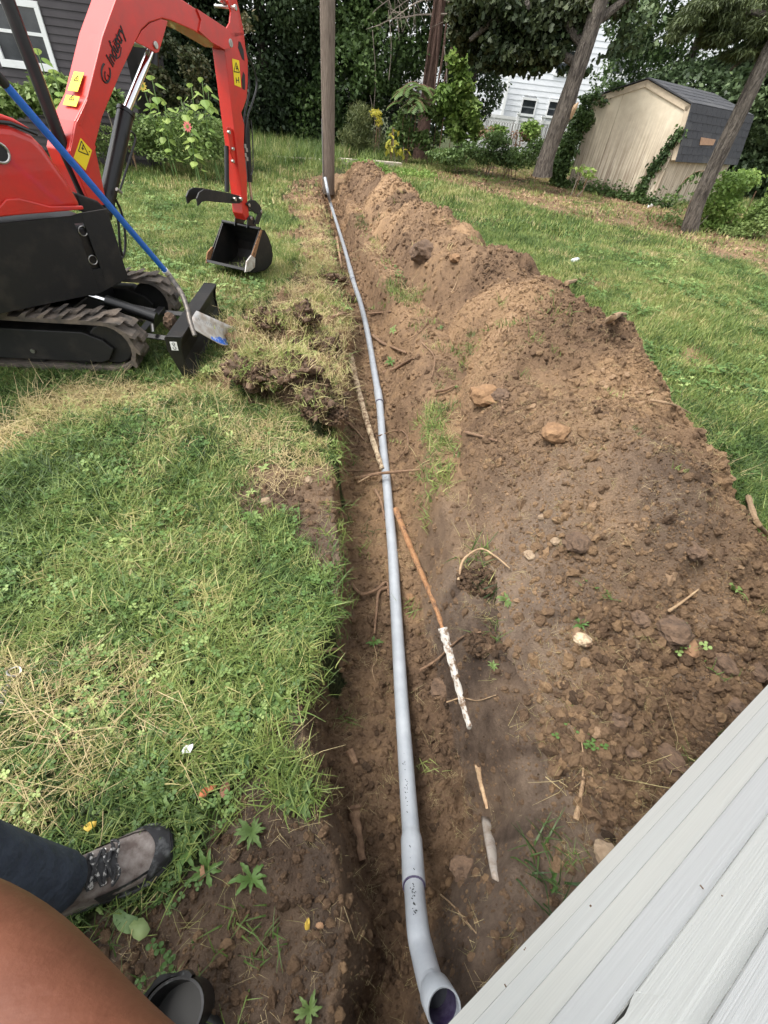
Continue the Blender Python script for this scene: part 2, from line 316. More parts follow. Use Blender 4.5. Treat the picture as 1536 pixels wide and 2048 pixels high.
def soilmask(x, y):
    j = .22; xx = x + fbm(x*5, y*5, 31)*j; yy = y + fbm(x*5, y*5, 32)*j
    m = inpoly(xx, yy, SOIL).astype(float)
    k = 1.2; m = np.maximum(m, .85*inpoly(x + fbm(x*1.5, y*1.5, 33)*k, y + fbm(x*1.5, y*1.5, 34)*k, LITTER))
    for u, v, r in ((1190, 565, .28), (1385, 712, .30), (1110, 480, .25), (850, 352, .5), (500, 1005, .12), (560, 470, .2)):
        g = G(u, v); m = np.maximum(m, .8*(np.hypot(x-g[0], (y-g[1])*.8) < r*(1+fbm(x*4, y*4, 35))))
    m = np.maximum(m, .8*(fbm(x*1.1, y*1.1, 36, 3) > .62))
    return m
def strawmask(x, y):
    xx = x + fbm(x*4, y*4, 41)*.25; yy = y + fbm(x*4, y*4, 42)*.25
    s = np.maximum(inpoly(xx, yy, STRAW)*1.3, inpoly(xx, yy, STRAW2)*.5)
    s = np.maximum(s, smooth((fbm(x*1.4+4, y*1.4, 43, 4) - .26)/.25)*.5)
    c = inpoly(xx, yy, CLUMP)*.55
    return np.maximum(s, c)

def axis_pts():
    us = list(np.arange(-1.05, 2.35, .0125)); s = .0125; u = us[-1]
    while u < 260: s *= 1.09; u += s; us.append(u)
    s = .0125; u = us[0]
    while u > -260: s = s*1.09; u -= s; us.insert(0, u)
    ys = []; y = -.62
    while y < 14: ys.append(y); y += .0095 + .0042*max(y, 0)
    s = .07
    while y < 420: ys.append(y); s *= 1.1; y += s
    s = .01; y = -.62
    while y > -60: s *= 1.25; y -= s; ys.insert(0, y)
    return np.array(us), np.array(ys)
def centre(y): return np.interp(y, [-60, -.2, .5, 1.5, 5, 13, 14, 420], [.2, .2, .2, .06, -.5, -2.3, -2.3, -2.3])
def dryf(x, y):
    xl, xr = tedges(y); out = np.where(x < xl, 1.0, 0) + np.where(x > xr - .10, 1.0, 0) + .5*(np.abs((x-xl)/.08) < 1)
    return np.clip(out*(1 + fbm(x*4, y*4, 55, 3)*.8)*smooth((2.2 - y)/1.2)*.9*smooth((1.3 - (x - xr))/.5), 0, 1)
def grid_obj(name, U, Y, hf, tintf, turff, mt):
    UU, YY = np.meshgrid(U, Y); X = UU + centre(YY)
    Z = hf(X, YY); V = np.stack([X.ravel(), YY.ravel(), Z.ravel()], 1)
    nu, ny = len(U), len(Y); i = (np.arange(ny-1)[:, None]*nu + np.arange(nu-1)[None]).ravel()
    F = np.stack([i, i+1, i+nu+1, i+nu], 1)
    me = fast_mesh(name, V, F, {'tint': tintf(X, YY).ravel(), 'turf': turff(X, YY).ravel(), 'dry': dryf(X, YY).ravel()})
    me.polygons.foreach_set('use_smooth', [True]*len(me.polygons))
    return link_mesh(name, me, mt)
def soiltint(x, y):
    xl, xr = tedges(y); t = .50 + fbm(x*2.1, y*2.1, 51, 4)*.35
    left = (x < xl) & (y < 5); t = t - .10*left
    t = t - .05*((x < .6) & (y < 1.2)) + .05*(y > 2)
    wallR = smooth(1 - np.abs(x - xr)/.12)*(y > .3)*(y < 1.4); t = t + wallR*.32*fbm(x*4, y*16, 53, 3)
    return t
U, Y = axis_pts()
go = grid_obj('ground', U, Y, gz, soiltint, lambda x, y: smooth(1 - soilmask(x, y)), MT['soil']); tag(go, kind='structure')
Up = np.arange(-.2, 2.6, .0135); Yp = []; y = .1
while y < 14.2: Yp.append(y); y += .010 + .0045*y
def piletint(x, y):
    t = .54 + fbm(x*1.3, y*1.3, 61, 4)*.55 + fbm(x*6, y*6, 62, 2)*.12 + .05*smooth((y-2)/3)
    return t - .10*smooth((1.0 - y)/.5)
def clampz(X, Y): return np.maximum(pz(X, Y), gz(X, Y) - .03) - .0*X
po = grid_obj('soil_heap', Up, np.array(Yp), lambda x, y: np.where((pz(x, y) > gz(x, y) - .05) & (pz(x, y) > -.12), pz(x, y), gz(x, y) - .07), piletint, lambda x, y: 0*x, MT['soil'])
tag(po, 'long heap of loose brown soil piled beside the trench on its right', 'soil heap', kind='stuff')

# ------------------------------------------------------------------ scatter with geometry nodes
def scatter(name, P, rot, scl, tint, protos, mt, label, cat):
    n = len(P); me = bpy.data.meshes.new(name); me.vertices.add(n); me.vertices.foreach_set('co', np.asarray(P, np.float32).ravel())
    for k, ty, a in (('rot', 'FLOAT_VECTOR', rot), ('scl', 'FLOAT', scl), ('tint', 'FLOAT', tint)):
        at = me.attributes.new(k, ty, 'POINT'); at.data.foreach_set('vector' if ty == 'FLOAT_VECTOR' else 'value', np.asarray(a, np.float32).ravel())
    at = me.attributes.new('pick', 'INT', 'POINT'); at.data.foreach_set('value', rng.integers(0, len(protos), n).astype(np.int32))
    o = link_mesh(name, me, None); tag(o, label, cat, kind='stuff')
    cl = bpy.data.collections.new(name + ' sources')
    for i, p in enumerate(protos):
        if not p.materials: p.materials.append(mt)
        cl.objects.link(bpy.data.objects.new('%s piece %02d' % (name, i), p))
    ng = bpy.data.node_groups.new(name, 'GeometryNodeTree'); ng.interface.new_socket('Geometry', in_out='INPUT', socket_type='NodeSocketGeometry'); ng.interface.new_socket('Geometry', in_out='OUTPUT', socket_type='NodeSocketGeometry')
    N = ng.nodes; L = ng.links; gi = N.new('NodeGroupInput'); gq = N.new('NodeGroupOutput'); ip = N.new('GeometryNodeInstanceOnPoints'); ci = N.new('GeometryNodeCollectionInfo')
    ci.inputs['Collection'].default_value = cl; ci.inputs['Separate Children'].default_value = True; ci.inputs['Reset Children'].default_value = True
    def na(nm, ty): q = N.new('GeometryNodeInputNamedAttribute'); q.data_type = ty; q.inputs['Name'].default_value = nm; return q.outputs['Attribute']
    L.new(gi.outputs[0], ip.inputs['Points']); L.new(ci.outputs[0], ip.inputs['Instance']); ip.inputs['Pick Instance'].default_value = True
    L.new(na('pick', 'INT'), ip.inputs['Instance Index']); L.new(na('rot', 'FLOAT_VECTOR'), ip.inputs['Rotation']); L.new(na('scl', 'FLOAT'), ip.inputs['Scale'])
    L.new(ip.outputs[0], gq.inputs[0]); md = o.modifiers.new('scatter', 'NODES'); md.node_group = ng
    return o
def normals_of(f, x, y, e=.02):
    return -(f(x+e, y)-f(x-e, y))/(2*e), -(f(x, y+e)-f(x, y-e))/(2*e)

def rock_mesh(seed, rough=.35, flat=.7):
    r = random.Random(seed); bm = bmesh.new(); bmesh.ops.create_icosphere(bm, subdivisions=2, radius=1)
    sx, sy = r.uniform(.7, 1.2), r.uniform(.6, 1)
    for v in bm.verts: k = 1 + rough*2.6*float(vn(v.co.x*1.9 + seed*3, v.co.y*1.7 + v.co.z*2.1, seed)) + r.uniform(-.07, .07); v.co = Vector((v.co.x*sx*k, v.co.y*sy*k, v.co.z*flat*k))
    me = bpy.data.meshes.new('clod'); bm.to_mesh(me); bm.free(); return me
rocks = [rock_mesh(i) for i in range(7)]
def clods(n, xs, ys, smin, smax, cond, f, nm, label, tb=.52, power=2.6, ypow=2.0, sink=.25):
    u = rng.random(n); y = ys[0] + (ys[1]-ys[0])*rng.random(n)**ypow; x = centre(y) + rng.uniform(xs[0], xs[1], n)
    k = cond(x, y); x, y = x[k], y[k]; n = len(x)
    s = smin*(1 + (smax/smin-1)*rng.random(n)**(power*2)); s = s*(1 + y*.09)
    z = f(x, y) + s*sink*rng.uniform(-.4, 1, n); rot = rng.uniform(0, 6.28, (n, 3)) * np.array([.25, .25, 1])
    return x, y, z, rot, s
def on_pile(x, y): return pz(x, y) > gz(x, y) + .0
X1 = clods(150000, (-.1, 2.5), (.1, 13.8), .0034, .024, lambda x, y: on_pile(x, y) & (fbm(x*2.2, y*2.2, 71, 3) > rng.random(len(x))*.9-.5), pz, '', '', power=8)
P = np.stack(X1[:3], 1); scatter('soil_clods', P, X1[3], X1[4], piletint(X1[0], X1[1]) + rng.normal(0.0, .14, len(P)), rocks, MT['clod'], 'loose crumbs and lumps of brown soil covering the heap', 'soil lumps')
X1b = clods(110000, (0, 2.3), (.2, 4.5), .003, .011, lambda x, y: on_pile(x, y) & (rng.random(len(x)) < .5 + fbm(x*3, y*3, 72, 3)), pz, '', '', power=3)
P = np.stack(X1b[:3], 1); scatter('fine_soil_crumbs', P, X1b[3], X1b[4], piletint(X1b[0], X1b[1]) + rng.normal(0.02, .16, len(P)), rocks, MT['clod'], 'fine crumbs of brown soil over the near part of the heap', 'soil lumps')
def bare(x, y): return (soilmask(x, y) > .5) & ~on_pile(x, y) & (x < 2.2)
X2 = clods(120000, (-1.0, 1.4), (-.45, 12.5), .0035, .019, lambda x, y: bare(x, y) & ((gz(x, y) < -.1) | (rng.random(len(x)) < .5)), gz, '', '', ypow=2.3, power=5)
P = np.stack(X2[:3], 1); scatter('trench_crumbs', P, X2[3], X2[4], soiltint(X2[0], X2[1]) + rng.normal(-.02, .11, len(P)), rocks, MT['clod'], 'loose crumbs of soil lying on the trench floor and bare margins', 'soil lumps')
X3 = clods(16000, (.3, 1.9), (.02, 1.0), .004, .025, lambda x, y: (x > .72 + .1*np.sin(y*9)) & (y < 1.15) , surf, '', '', ypow=1, power=2.8)
P = np.stack(X3[:3], 1); scatter('margin_lumps', P, X3[3], X3[4], .46 + rng.normal(0, .14, len(P)), rocks, MT['clod'], 'rubbly lumps of soil between the heap and the white siding', 'soil lumps')

# ------------------------------------------------------------------ grass
def tuft(seed, nb, h, spread, wdt, lean=.8, segs=3):
    r = random.Random(seed); V = []; F = []
    for b in range(nb):
        a = r.uniform(0, 6.28); px, py = r.gauss(0, spread), r.gauss(0, spread); H = h*r.uniform(.55, 1.2); ln = r.uniform(.25, 1)*lean; w = wdt*r.uniform(.6, 1.2)
        dx, dy = math.cos(a), math.sin(a); ox, oy = -dy, dx; base = len(V)
        for s in range(segs+1):
            t = s/segs; hx = H*ln*t**1.6; hz = H*(t - .32*ln*t*t); ww = w*(1 - t**1.5)*.5 + .0003
            V += [(px+dx*hx-ox*ww, py+dy*hx-oy*ww, hz-.004), (px+dx*hx+ox*ww, py+dy*hx+oy*ww, hz-.004)]
        F += [(base+2*s, base+2*s+1, base+2*s+3, base+2*s+2) for s in range(segs)]
    me = bpy.data.meshes.new('tuft'); me.from_pydata(V, [], F); return me
def clover(seed, n=9, r0=.035, ls=.011, hz=.03):
    r = random.Random(seed); V = []; F = []
    for i in range(n):
        px, py = r.gauss(0, r0), r.gauss(0, r0); h = hz*r.uniform(.5, 1.2); a0 = r.uniform(0, 6.28)
        b = len(V); V += [(px*.6-.0005, py*.6, 0), (px*.6+.0005, py*.6, 0), (px+.0005, py, h), (px-.0005, py, h)]; F.append((b, b+1, b+2, b+3))
        for k in range(3):
            a = a0 + k*2.09; l = ls*r.uniform(.8, 1.3); b = len(V); tz = r.uniform(-.25, .25)
            c = [(0, 0), (.55, .5), (1.0, .42), (1.12, 0), (1.0, -.42), (.55, -.5)]
            for (q, w_) in c:
                V.append((px + (math.cos(a)*q - math.sin(a)*w_)*l, py + (math.sin(a)*q + math.cos(a)*w_)*l, h + tz*l*q + abs(w_)*l*.25))
            F.append(tuple(range(b, b+6)))
    me = bpy.data.meshes.new('clover'); me.from_pydata(V, [], F); return me
def rosette(seed, n=8, L=.09):
    r = random.Random(seed); V = []; F = []
    for i in range(n):
        a = i*2.4 + r.uniform(-.3, .3); l = L*r.uniform(.6, 1.15); w = l*.17; b = len(V); k = 6
        for s in range(k+1):
            t = s/k; ww = w*math.sin(math.pi*min(1, t*.9+.08))*(1 if s % 2 else .62); x = l*t; z = .35*l*math.sin(t*2.4)+.005
            for sg in (-1, 0, 1): V.append((math.cos(a)*x - math.sin(a)*ww*sg, math.sin(a)*x + math.cos(a)*ww*sg, z + abs(sg)*ww*.3))
        for s in range(k):
            q = b+3*s; F += [(q, q+1, q+4, q+3), (q+1, q+2, q+5, q+4)]
    me = bpy.data.meshes.new('rosette'); me.from_pydata(V, [], F); return me
GR = [(0, (.028, .058, .015)), (.3, (.092, .155, .038)), (.55, (.24, .31, .085)), (.78, (.44, .40, .17)), (1, (.58, .46, .26))]
MT['grass'] = leafmat('grass blades', GR, 'INSTANCER', .3, .5)
MT['clover'] = leafmat('clover leaves', [(0, (.04, .090, .022)), (.6, (.12, .21, .055)), (1, (.34, .43, .15))], 'INSTANCER', .25, .5)
def lawn(n, yr, xr, protos, smul, ypow, dens=1.0, tb=.33, mt='grass', nm='lawn_grass', label='', cat='grass', cond=None, hs=.0):
    y = yr[0] + (yr[1]-yr[0])*rng.random(n)**ypow; x = centre(y)*(y < 14) + rng.uniform(xr[0], xr[1], n)*(1 + .0*y)
    sm = soilmask(x, y); p = (1 - sm*.97)*dens; cl = inpoly(x, y, CLUMP) & (gz(x, y) > -.02); p = np.where(cl, .24, p)
    xl_, xr_ = tedges(y); p = np.where(on_pile(x, y) | ((x > xl_ + .01) & (x < xr_ - .01)), .004, p)
    if cond is not None: p = p*cond(x, y)
    # only where the picture can see (with a margin)
    q = (np.stack([x, y, 0*x-CAMH], 1)) @ RC; pu = q[:, 0]/np.maximum(q[:, 2], .05)*FPX + PW/2; pv = q[:, 1]/np.maximum(q[:, 2], .05)*FPX + PH/2
    vis = (q[:, 2] > .1) & (pu > -420) & (pu < 1960) & (pv < 2500)
    k = (rng.random(n) < p) & vis; x, y = x[k], y[k]; m_ = len(x); st = strawmask(x, y)
    z = surf(x, y) if True else 0
    gx, gy = normals_of(surf, x, y, .03); rot = np.stack([np.clip(-gy, -.8, .8)*-1*.6 + rng.normal(0, .18, m_), np.clip(gx, -.8, .8)*.6 + rng.normal(0, .18, m_), rng.uniform(0, 6.28, m_)], 1)
    tint = tb + fbm(x*.9, y*.9, 81, 3)*.22 + fbm(x*4.5, y*4.5, 83, 3)*.26 + rng.normal(0, .17, m_) + (rng.random(m_) < st)*.55*rng.uniform(.7, 1.1, m_)
    s = smul*rng.uniform(.65, 1.25, m_)*(1 + fbm(x*1.2, y*1.2, 82, 3)*.5)*(1 - .35*st)
    return scatter(nm, np.stack([x, y, z], 1), rot, s, np.clip(tint, 0, 1), protos, MT[mt], label, cat)
T1 = [tuft(i, 17, .072, .032, .0046, 1.4) for i in range(9)]
T2 = [tuft(20+i, 26, .062, .055, .0055, 1.0) for i in range(6)]
T3 = [tuft(40+i, 26, .085, .12, .013, .8, 2) for i in range(5)]
T4 = [tuft(60+i, 30, .34, .12, .012, .75, 3) for i in range(5)]
lawn(30000, (-.4, 3.2), (-4.2, 3.2), T1, 1.0, 1, nm='lawn_grass', label='short green grass of the near lawn left of the trench')
lawn(60000, (3.0, 9), (-9.5, 8.5), T2, 1.0, 1, nm='middle_lawn_grass', label='short green grass around the excavator and right of the soil heap', tb=.46)
lawn(42000, (8.8, 26), (-16, 19), T3, 1.0, 1, nm='far_lawn_grass', label='short green grass at the back of the yard', tb=.50)
TALL = gpoly([(380, 300), (640, 345), (700, 345), (760, 320), (640, 270), (400, 270)])
lawn(20000, (11, 34), (-18, 2), T4, 1.0, 1, nm='tall_grass', label='tall bright grass around the foot of the pole', tb=.40, cond=lambda x, y: inpoly(x + fbm(x, y, 3), y + fbm(x, y, 4), TALL)*.9)
CLOV = [clover(i) for i in range(6)]
lawn(6500, (-.35, 3.6), (-4.2, 3.2), CLOV, 1.0, 1, nm='clover', label='clover and small round-leaved weeds in the near lawn', cat='clover', mt='clover', tb=.45, cond=lambda x, y: smooth((fbm(x*2, y*2, 91, 3)+.25)*3))
lawn(6000, (3.4, 10), (-8, 7), CLOV, 1.7, 1, nm='far_clover', label='clover patches further back in the lawn', cat='clover', mt='clover', tb=.55, cond=lambda x, y: smooth((fbm(x*1.6, y*1.6, 92, 3)+.15)*3))
ROS = [rosette(i) for i in range(5)]
lawn(4200, (-.3, 4.5), (-3.8, 3), ROS, .62, 1, nm='broadleaf_weeds', label='dandelion-like rosettes scattered in the near lawn', cat='weeds', mt='clover', tb=.5)
ST = [tuft(80+i, 9, .075, .05, .0022, 3.2, 2) for i in range(5)]
def bits(n, region, nm, label, cond, tb=.95, s=(.5, 1.2)):
    y = rng.uniform(region[2], region[3], n); x = rng.uniform(region[0], region[1], n); k = cond(x, y); x, y = x[k], y[k]; m_ = len(x)
    return scatter(nm, np.stack([x, y, surf(x, y)+.006], 1), np.stack([rng.normal(0, .35, m_), rng.normal(0, .35, m_), rng.uniform(0, 6.28, m_)], 1), rng.uniform(*s, m_), np.clip(rng.normal(tb, .08, m_), 0, 1), ST, MT['grass'], label, 'straw')
bits(34000, (-4, 2.6, .0, 7)[:4], 'straw_bits', 'dry tan straw lying in patches on the lawn', lambda x, y: (rng.random(len(x)) < strawmask(x, y)*.75) & ~on_pile(x, y) & (gz(x, y) > -.1))
bits(2600, (-.9, 1.6, -.4, 3), 'dead_grass_bits', 'pale dead stalks and rootlets littering the bare soil', lambda x, y: (soilmask(x, y) > .5) & (rng.random(len(x)) < .6), tb=.9, s=(.10, .36))
bits(260, (.45, 1.3, -.05, .9), 'chaff', 'chopped straw on the soil beside the siding', lambda x, y: (x + y*.2 < 1.15) & (x > .6), tb=.88, s=(.12, .35))

# ------------------------------------------------------------------ mini excavator
def basis(az): a = R_(az); return np.array([math.sin(a), math.cos(a), 0]), np.array([math.cos(a), -math.sin(a), 0]), np.array([0, 0, 1.0])
UF, UR, UZ = basis(81)                    # undercarriage: forward, right (towards the photographer), up
UO = np.array([-2.475, 3.03, 0.0])
def uc(a, r, z): return UO + UF*a + UR*r + UZ*z
EX = empty('mini_excavator', (UO[0], UO[1], 0), 'red mini excavator on rubber tracks with its arm curled down onto the lawn', 'excavator')
def part(mb, name, mt, **k): return mb.build(name, MT[mt], EX, **k)
# tracks: an oblong loop with lugs
def track(sr):
    L, Rr, wd = .50, .185, .20; cz = .19
    def loop(r, n=64):
        out = []
        per = 2*L*2 + 2*math.pi*r
        for k in range(n):
            d = per*k/n
            if d < 2*L: out.append((-L + d, cz + r))
            elif d < 2*L + math.pi*r: q = (d-2*L)/r; out.append((L + r*math.sin(q), cz + r*math.cos(q)))
            elif d < 4*L + math.pi*r: out.append((L - (d-2*L-math.pi*r), cz - r))
            else: q = (d-4*L-math.pi*r)/r; out.append((-L - r*math.sin(q), cz - r*math.cos(q)))
        return out
    mb = MB(); A = loop(Rr - .02); B = loop(Rr - .045); n = len(A); V = []; F = []
    for (o, i) in zip(A, B):
        for (a, z) in (o, i):
            for s_ in (-1, 1): V.append(uc(a, sr + s_*wd/2, z))
    for k in range(n):
        b = 4*k; c = 4*((k+1) % n); F += [(b, b+1, c+1, c), (b+2, c+2, c+3, b+3), (b, c, c+2, b+2), (b+1, b+3, c+3, c+1)]
    mb.add(V, F); tr = part(mb, 'track', 'rubber')
    # tread lugs, staggered in two rows
    lo = loop(Rr - .022, 60); hi = loop(Rr + .004, 60)
    for row, (r0, r1) in enumerate(((-.5, .06), (-.06, .5))):
        lm = MB()
        for k in range(row, 60, 2):
            a0, z0 = lo[k]; a1, z1 = hi[k]; ta, tz = lo[(k+1) % 60][0] - lo[k-1][0], lo[(k+1) % 60][1] - lo[k-1][1]; q = math.hypot(ta, tz); ta /= q; tz /= q
            P = []
            for (aa, zz, w_) in ((a0, z0, .022), (a1, z1, .012)):
                for e_ in (-1, 1):
                    for rr in (r0, r1): P.append(uc(aa + ta*w_*e_, sr + rr*wd, zz + tz*w_*e_))
            lm.add(P, [(0, 1, 3, 2), (4, 6, 7, 5), (0, 4, 5, 1), (2, 3, 7, 6), (0, 2, 6, 4), (1, 5, 7, 3)])
        o = lm.build('tread_lugs', MT['rubber'], tr, org=np.array(EX.location)); tag(o, kind='stuff')
    for s_ in (-1, 1):                     # inner sprocket discs
        d = MB(); c = uc(s_*L, sr - .05, cz); d.tube([c, c + UR*.10], .13, 20); part(d, 'sprocket', 'dusty', bev=.01)
    f = MB(); f.prism([uc(a, sr + .078, z) for a, z in ((-.52, .09), (-.56, .15), (-.52, .27), (.36, .272), (.47, .225), (.52, .17), (.47, .095), (.42, .075), (-.46, .075))], -UR*.15); part(f, 'track_frame', 'dusty', bev=.006)
    for a in (-.30, 0, .30):
        q = MB(); q.tube([uc(a, sr + .06, .085), uc(a, sr - .06, .085)], .06, 18); part(q, 'roller', 'blk', bev=.006)
    for a, z in ((-.22, .20), (.02, .135)):
        q = MB(); q.tube([uc(a, sr + .078, z), uc(a, sr + .088, z)], .014, 12); part(q, 'bolt', 'zinc')
for sr in (.42, -.42): track(sr)
b = MB(); b.box(uc(-.05, 0, .27), (.62, .66, .16), (UF, UR, UZ)); b.box(uc(-.05, 0, .38), (.42, .42, .08), (UF, UR, UZ)); part(b, 'car_body', 'blk', bev=.01)
# dozer blade: curved face, top flange, end plates
BL = MB(); prof = [(1.03, .015), (.985, .06), (.955, .12), (.945, .19), (.955, .245), (.975, .285)]
rings = [[uc(a + .0, .53, z), uc(a - .012, .53, z), uc(a - .012, -.53, z), uc(a, -.53, z)] for a, z in prof]
BL.loft(rings); part(BL, 'dozer_blade', 'dusty', sm=False, bev=.002)
q = MB(); q.box(uc(.935, 0, .288), (.10, 1.06, .012), (UF, UR, UZ)); q.box(uc(.888, 0, .262), (.01, 1.06, .05), (UF, UR, UZ)); part(q, 'blade_flange', 'dusty', bev=.002)
for s_ in (1, -1):
    q = MB(); q.prism([uc(a, s_*.532, z) for a, z in ((1.035, .012), (.99, .06), (.968, .12), (.962, .19), (.972, .25), (.985, .285), (.975, .297), (.89, .297), (.875, .285), (.875, .20), (.93, .03), (.96, .010))], UR*s_*.012); part(q, 'blade_end_plate', 'blk', bev=.003)
q = MB(); q.box(uc(.925, .5455, .235), (.042, .002, .055), (UF, UR, UZ)); dsk = part(q, 'decal', 'whitestk')
q = MB(); pts = [uc(.925 + .009*math.sin(t), .5475, .223 + .009*math.cos(t)) for t in np.linspace(.6, 5.2, 10)]; q.tube(pts, .002, 4); q.tube([uc(.925, .5475, .232), uc(.925, .5475, .243)], .002, 4)
q.tube([uc(.925 + .009*math.sin(t), .5475, .250 + .007*math.cos(t)) for t in np.linspace(0, 6.28, 10)], .0016, 4); q.build('hook_mark', MT['ink'], dsk, org=np.array(EX.location))
for r in (.20, -.20):
    q = MB(); q.tube([uc(.25, r, .22), uc(.60, r*1.1, .16), uc(.93, r*1.2, .14)], .035, 4, squash=.6); part(q, 'blade_arm', 'blk', bev=.004)
q = MB(); q.box(uc(.62, 0, .17), (.05, .46, .06), (UF, UR, UZ)); part(q, 'blade_arm_brace', 'blk', bev=.004)
for r in (.17,):
    q = MB(); q.tube([uc(.42, r, .36), uc(.72, r + .02, .27)], .036, 16); part(q, 'blade_cylinder', 'blk', sm=True)
    q = MB(); q.tube([uc(.30, r, .395), uc(.43, r, .357)], .018, 12); part(q, 'blade_cylinder_rod', 'chrome', sm=True)
    q = MB(); q.tube([uc(.70, r + .06, .245), uc(.70, r + .085, .20)], .013, 8); part(q, 'hose_fitting', 'zinc')
rk = MB()
rr_ = random.Random(5); c0 = uc(.80, .16, .235)
bmx = bmesh.new(); bmesh.ops.create_icosphere(bmx, subdivisions=3, radius=.055)
for v in bmx.verts: v.co = Vector((v.co.x*.8, v.co.y*.9, v.co.z*1.15))*(1 + float(fbm(v.co.x*60, v.co.y*60 + v.co.z*45, 3, 3))*.5) + Vector(c0)
tmpv = [tuple(v.co) for v in bmx.verts]; tmpf = [tuple(v.index for v in f.verts) for f in bmx.faces]; bmx.free()
MB().add(tmpv, tmpf).build('dirt_lump_on_blade', MT['rockdark'])
tag(bpy.data.objects['dirt_lump_on_blade'], 'fist-sized brown dirt lump stuck on the blade arm behind the black dozer blade', 'dirt lump')
bpy.data.objects['dirt_lump_on_blade'].name = 'dirt_lump'

# upper body: its right side plane, seen from the trench
BP = Plane((-1.97, 3.09), 32); BD, BN = BP.d, BP.n
def plate(pl, pxs, thick, name, mt, inward=True, **k):
    q = MB(); q.prism([pl.at(u, v) for u, v in pxs], (-pl.n if inward else pl.n)*thick); return part(q, name, mt, **k)
def bp(a, z, o=0): return BP.p(a, z, o)
# side plate with a slot (built as a frame of strips round the slot)
fr = [BP.at(u, v) for u, v in ((215, 420), (250, 552), (246, 562), (185, 575))]
S0 = -1.35
q = MB()
outer = [(S0, .40), (-.12, .40), (.02, .45), (.035, .47), (.03, .855), (S0, .82)]
SL0, SL1 = BP.at(160, 450), BP.at(192, 535)
def sz(P): return float((P - BP.P).dot(BP.d)), float(P[2])
a0, z0 = sz(SL0); a1, z1 = sz(SL1)
# left, right, upper and lower panels leave the slot open
hw = .028
q.prism([bp(*c) for c in ((S0, .40), (a1 - hw, .40), (a1 - hw, z1), (a0 - hw, z0), (a0 - hw, .835), (S0, .82))], -BN*.012)
q.prism([bp(*c) for c in ((a1 + hw, .415), (.02, .45), (.035, .47), (.03, .855), (a0 + hw, .845), (a0 + hw, z0), (a1 + hw, z1))], -BN*.012)
q.prism([bp(*c) for c in ((a0 - hw, z0 + .01), (a0 + hw, z0 + .01), (a0 + hw, .845), (a0 - hw, .835))], -BN*.012)
q.prism([bp(*c) for c in ((a1 - hw, .40), (a1 + hw, .415), (a1 + hw, z1 - .01), (a1 - hw, z1 - .01))], -BN*.012)
part(q, 'side_plate', 'dusty', bev=.0015)
q = MB(); q.box(bp(-.65, .60, -.47), (1.30, .90, .36), (BD, BN, UZ)); part(q, 'engine_base', 'blk', bev=.02)
q = MB(); q.box(bp(-.72, .39, -.47), (1.0, .70, .06), (BD, BN, UZ)); part(q, 'slew_deck', 'blk', bev=.01)
for (u, v) in ((166, 462), (186, 520)):
    c = BP.off(-.016).at(u, v); q = MB(); ring = [c + (BD*math.cos(t) + UZ*math.sin(t))*.026 for t in np.linspace(0, 6.283, 18)]; q.tube(ring, .0035, 6, cap=False); part(q, 'cable_ring', 'zinc', sm=True)
# red hood
HP = [(-.115, .868), (-.15, 1.0), (-.175, 1.06), (-.215, 1.155), (-.25, 1.20), (-.34, 1.235), (-1.28, 1.30), (-1.35, 1.2), (-1.36, .83)]
q = MB(); q.prism([bp(a, z, .012) for a, z in HP], -BN*.50); part(q, 'hood', 'red', bev=.035, seg=4, sm=True)
q = MB(); q.prism([bp(a, z, -.012) for a, z in ((-.235, 1.222), (-.30, 1.262), (-.42, 1.30), (-1.25, 1.36), (-1.27, 1.31), (-.34, 1.25))], -BN*.44); part(q, 'hood_lid', 'red', bev=.018, seg=3, sm=True)
q = MB(); q.tube([bp(-.225, 1.205, .006), bp(-.33, 1.245, .004), bp(-.7, 1.272, .004), bp(-1.25, 1.31, .004)], .010, 6); part(q, 'hood_seam_rubber', 'hose', sm=True)
q = MB(); q.prism([bp(a, z, .014) for a, z in ((-.12, .885), (-.30, .895), (-.44, .94), (-.50, .94), (-.56, .90), (-1.3, .885), (-1.3, .865), (-.12, .866))], BN*.014); part(q, 'hood_lip', 'red', bev=.006)
c = BP.off(.013).at(-2, 305); q = MB(); q.tube([c - BN*.004, c + BN*.006], .042, 20); part(q, 'hood_emblem', 'ink', sm=False)
q = MB(); q.tube([c + (BD*math.cos(t) + UZ*math.sin(t))*.042 + BN*.005 for t in np.linspace(0, 6.283, 20)], .006, 6, cap=False); part(q, 'emblem_ring', 'zinc', sm=True)
q = MB(); q.box(bp(-.62, 1.05, -.68), (.42, .42, .10), (BD, BN, UZ)); q.box(bp(-.86, 1.30, -.68), (.09, .40, .46), (BD, BN, UZ)); part(q, 'seat', 'hose', bev=.03)
# canopy posts
def post(pts, r, name='canopy_post'):
    q = MB(); q.tube(curve(pts, 6), r, 12); return part(q, name, 'blk', sm=True)
pl = BP.off(-.42)
post([pl.at(u, v) for u, v in ((180, 440), (166, 385), (130, 302), (100, 225), (72, 150), (42, 72), (10, -12), (-30, -110))], .036)
post([bp(-1.15, 1.2, -.80), bp(-1.15, 2.3, -.80)], .03)
q = MB(); q.tube(curve([pl.at(u, v) for u, v in ((-30, -110), (-70, -200))] + [bp(-1.15, 2.3, -.80)], 5), .03, 10); part(q, 'canopy_rail', 'blk', sm=True)
q = MB(); q.prism([BP.off(-.20).at(u, v) for u, v in ((150, 385), (196, 402), (225, 430), (165, 425))], -BN*.12); part(q, 'swing_guard', 'dusty', bev=.01)

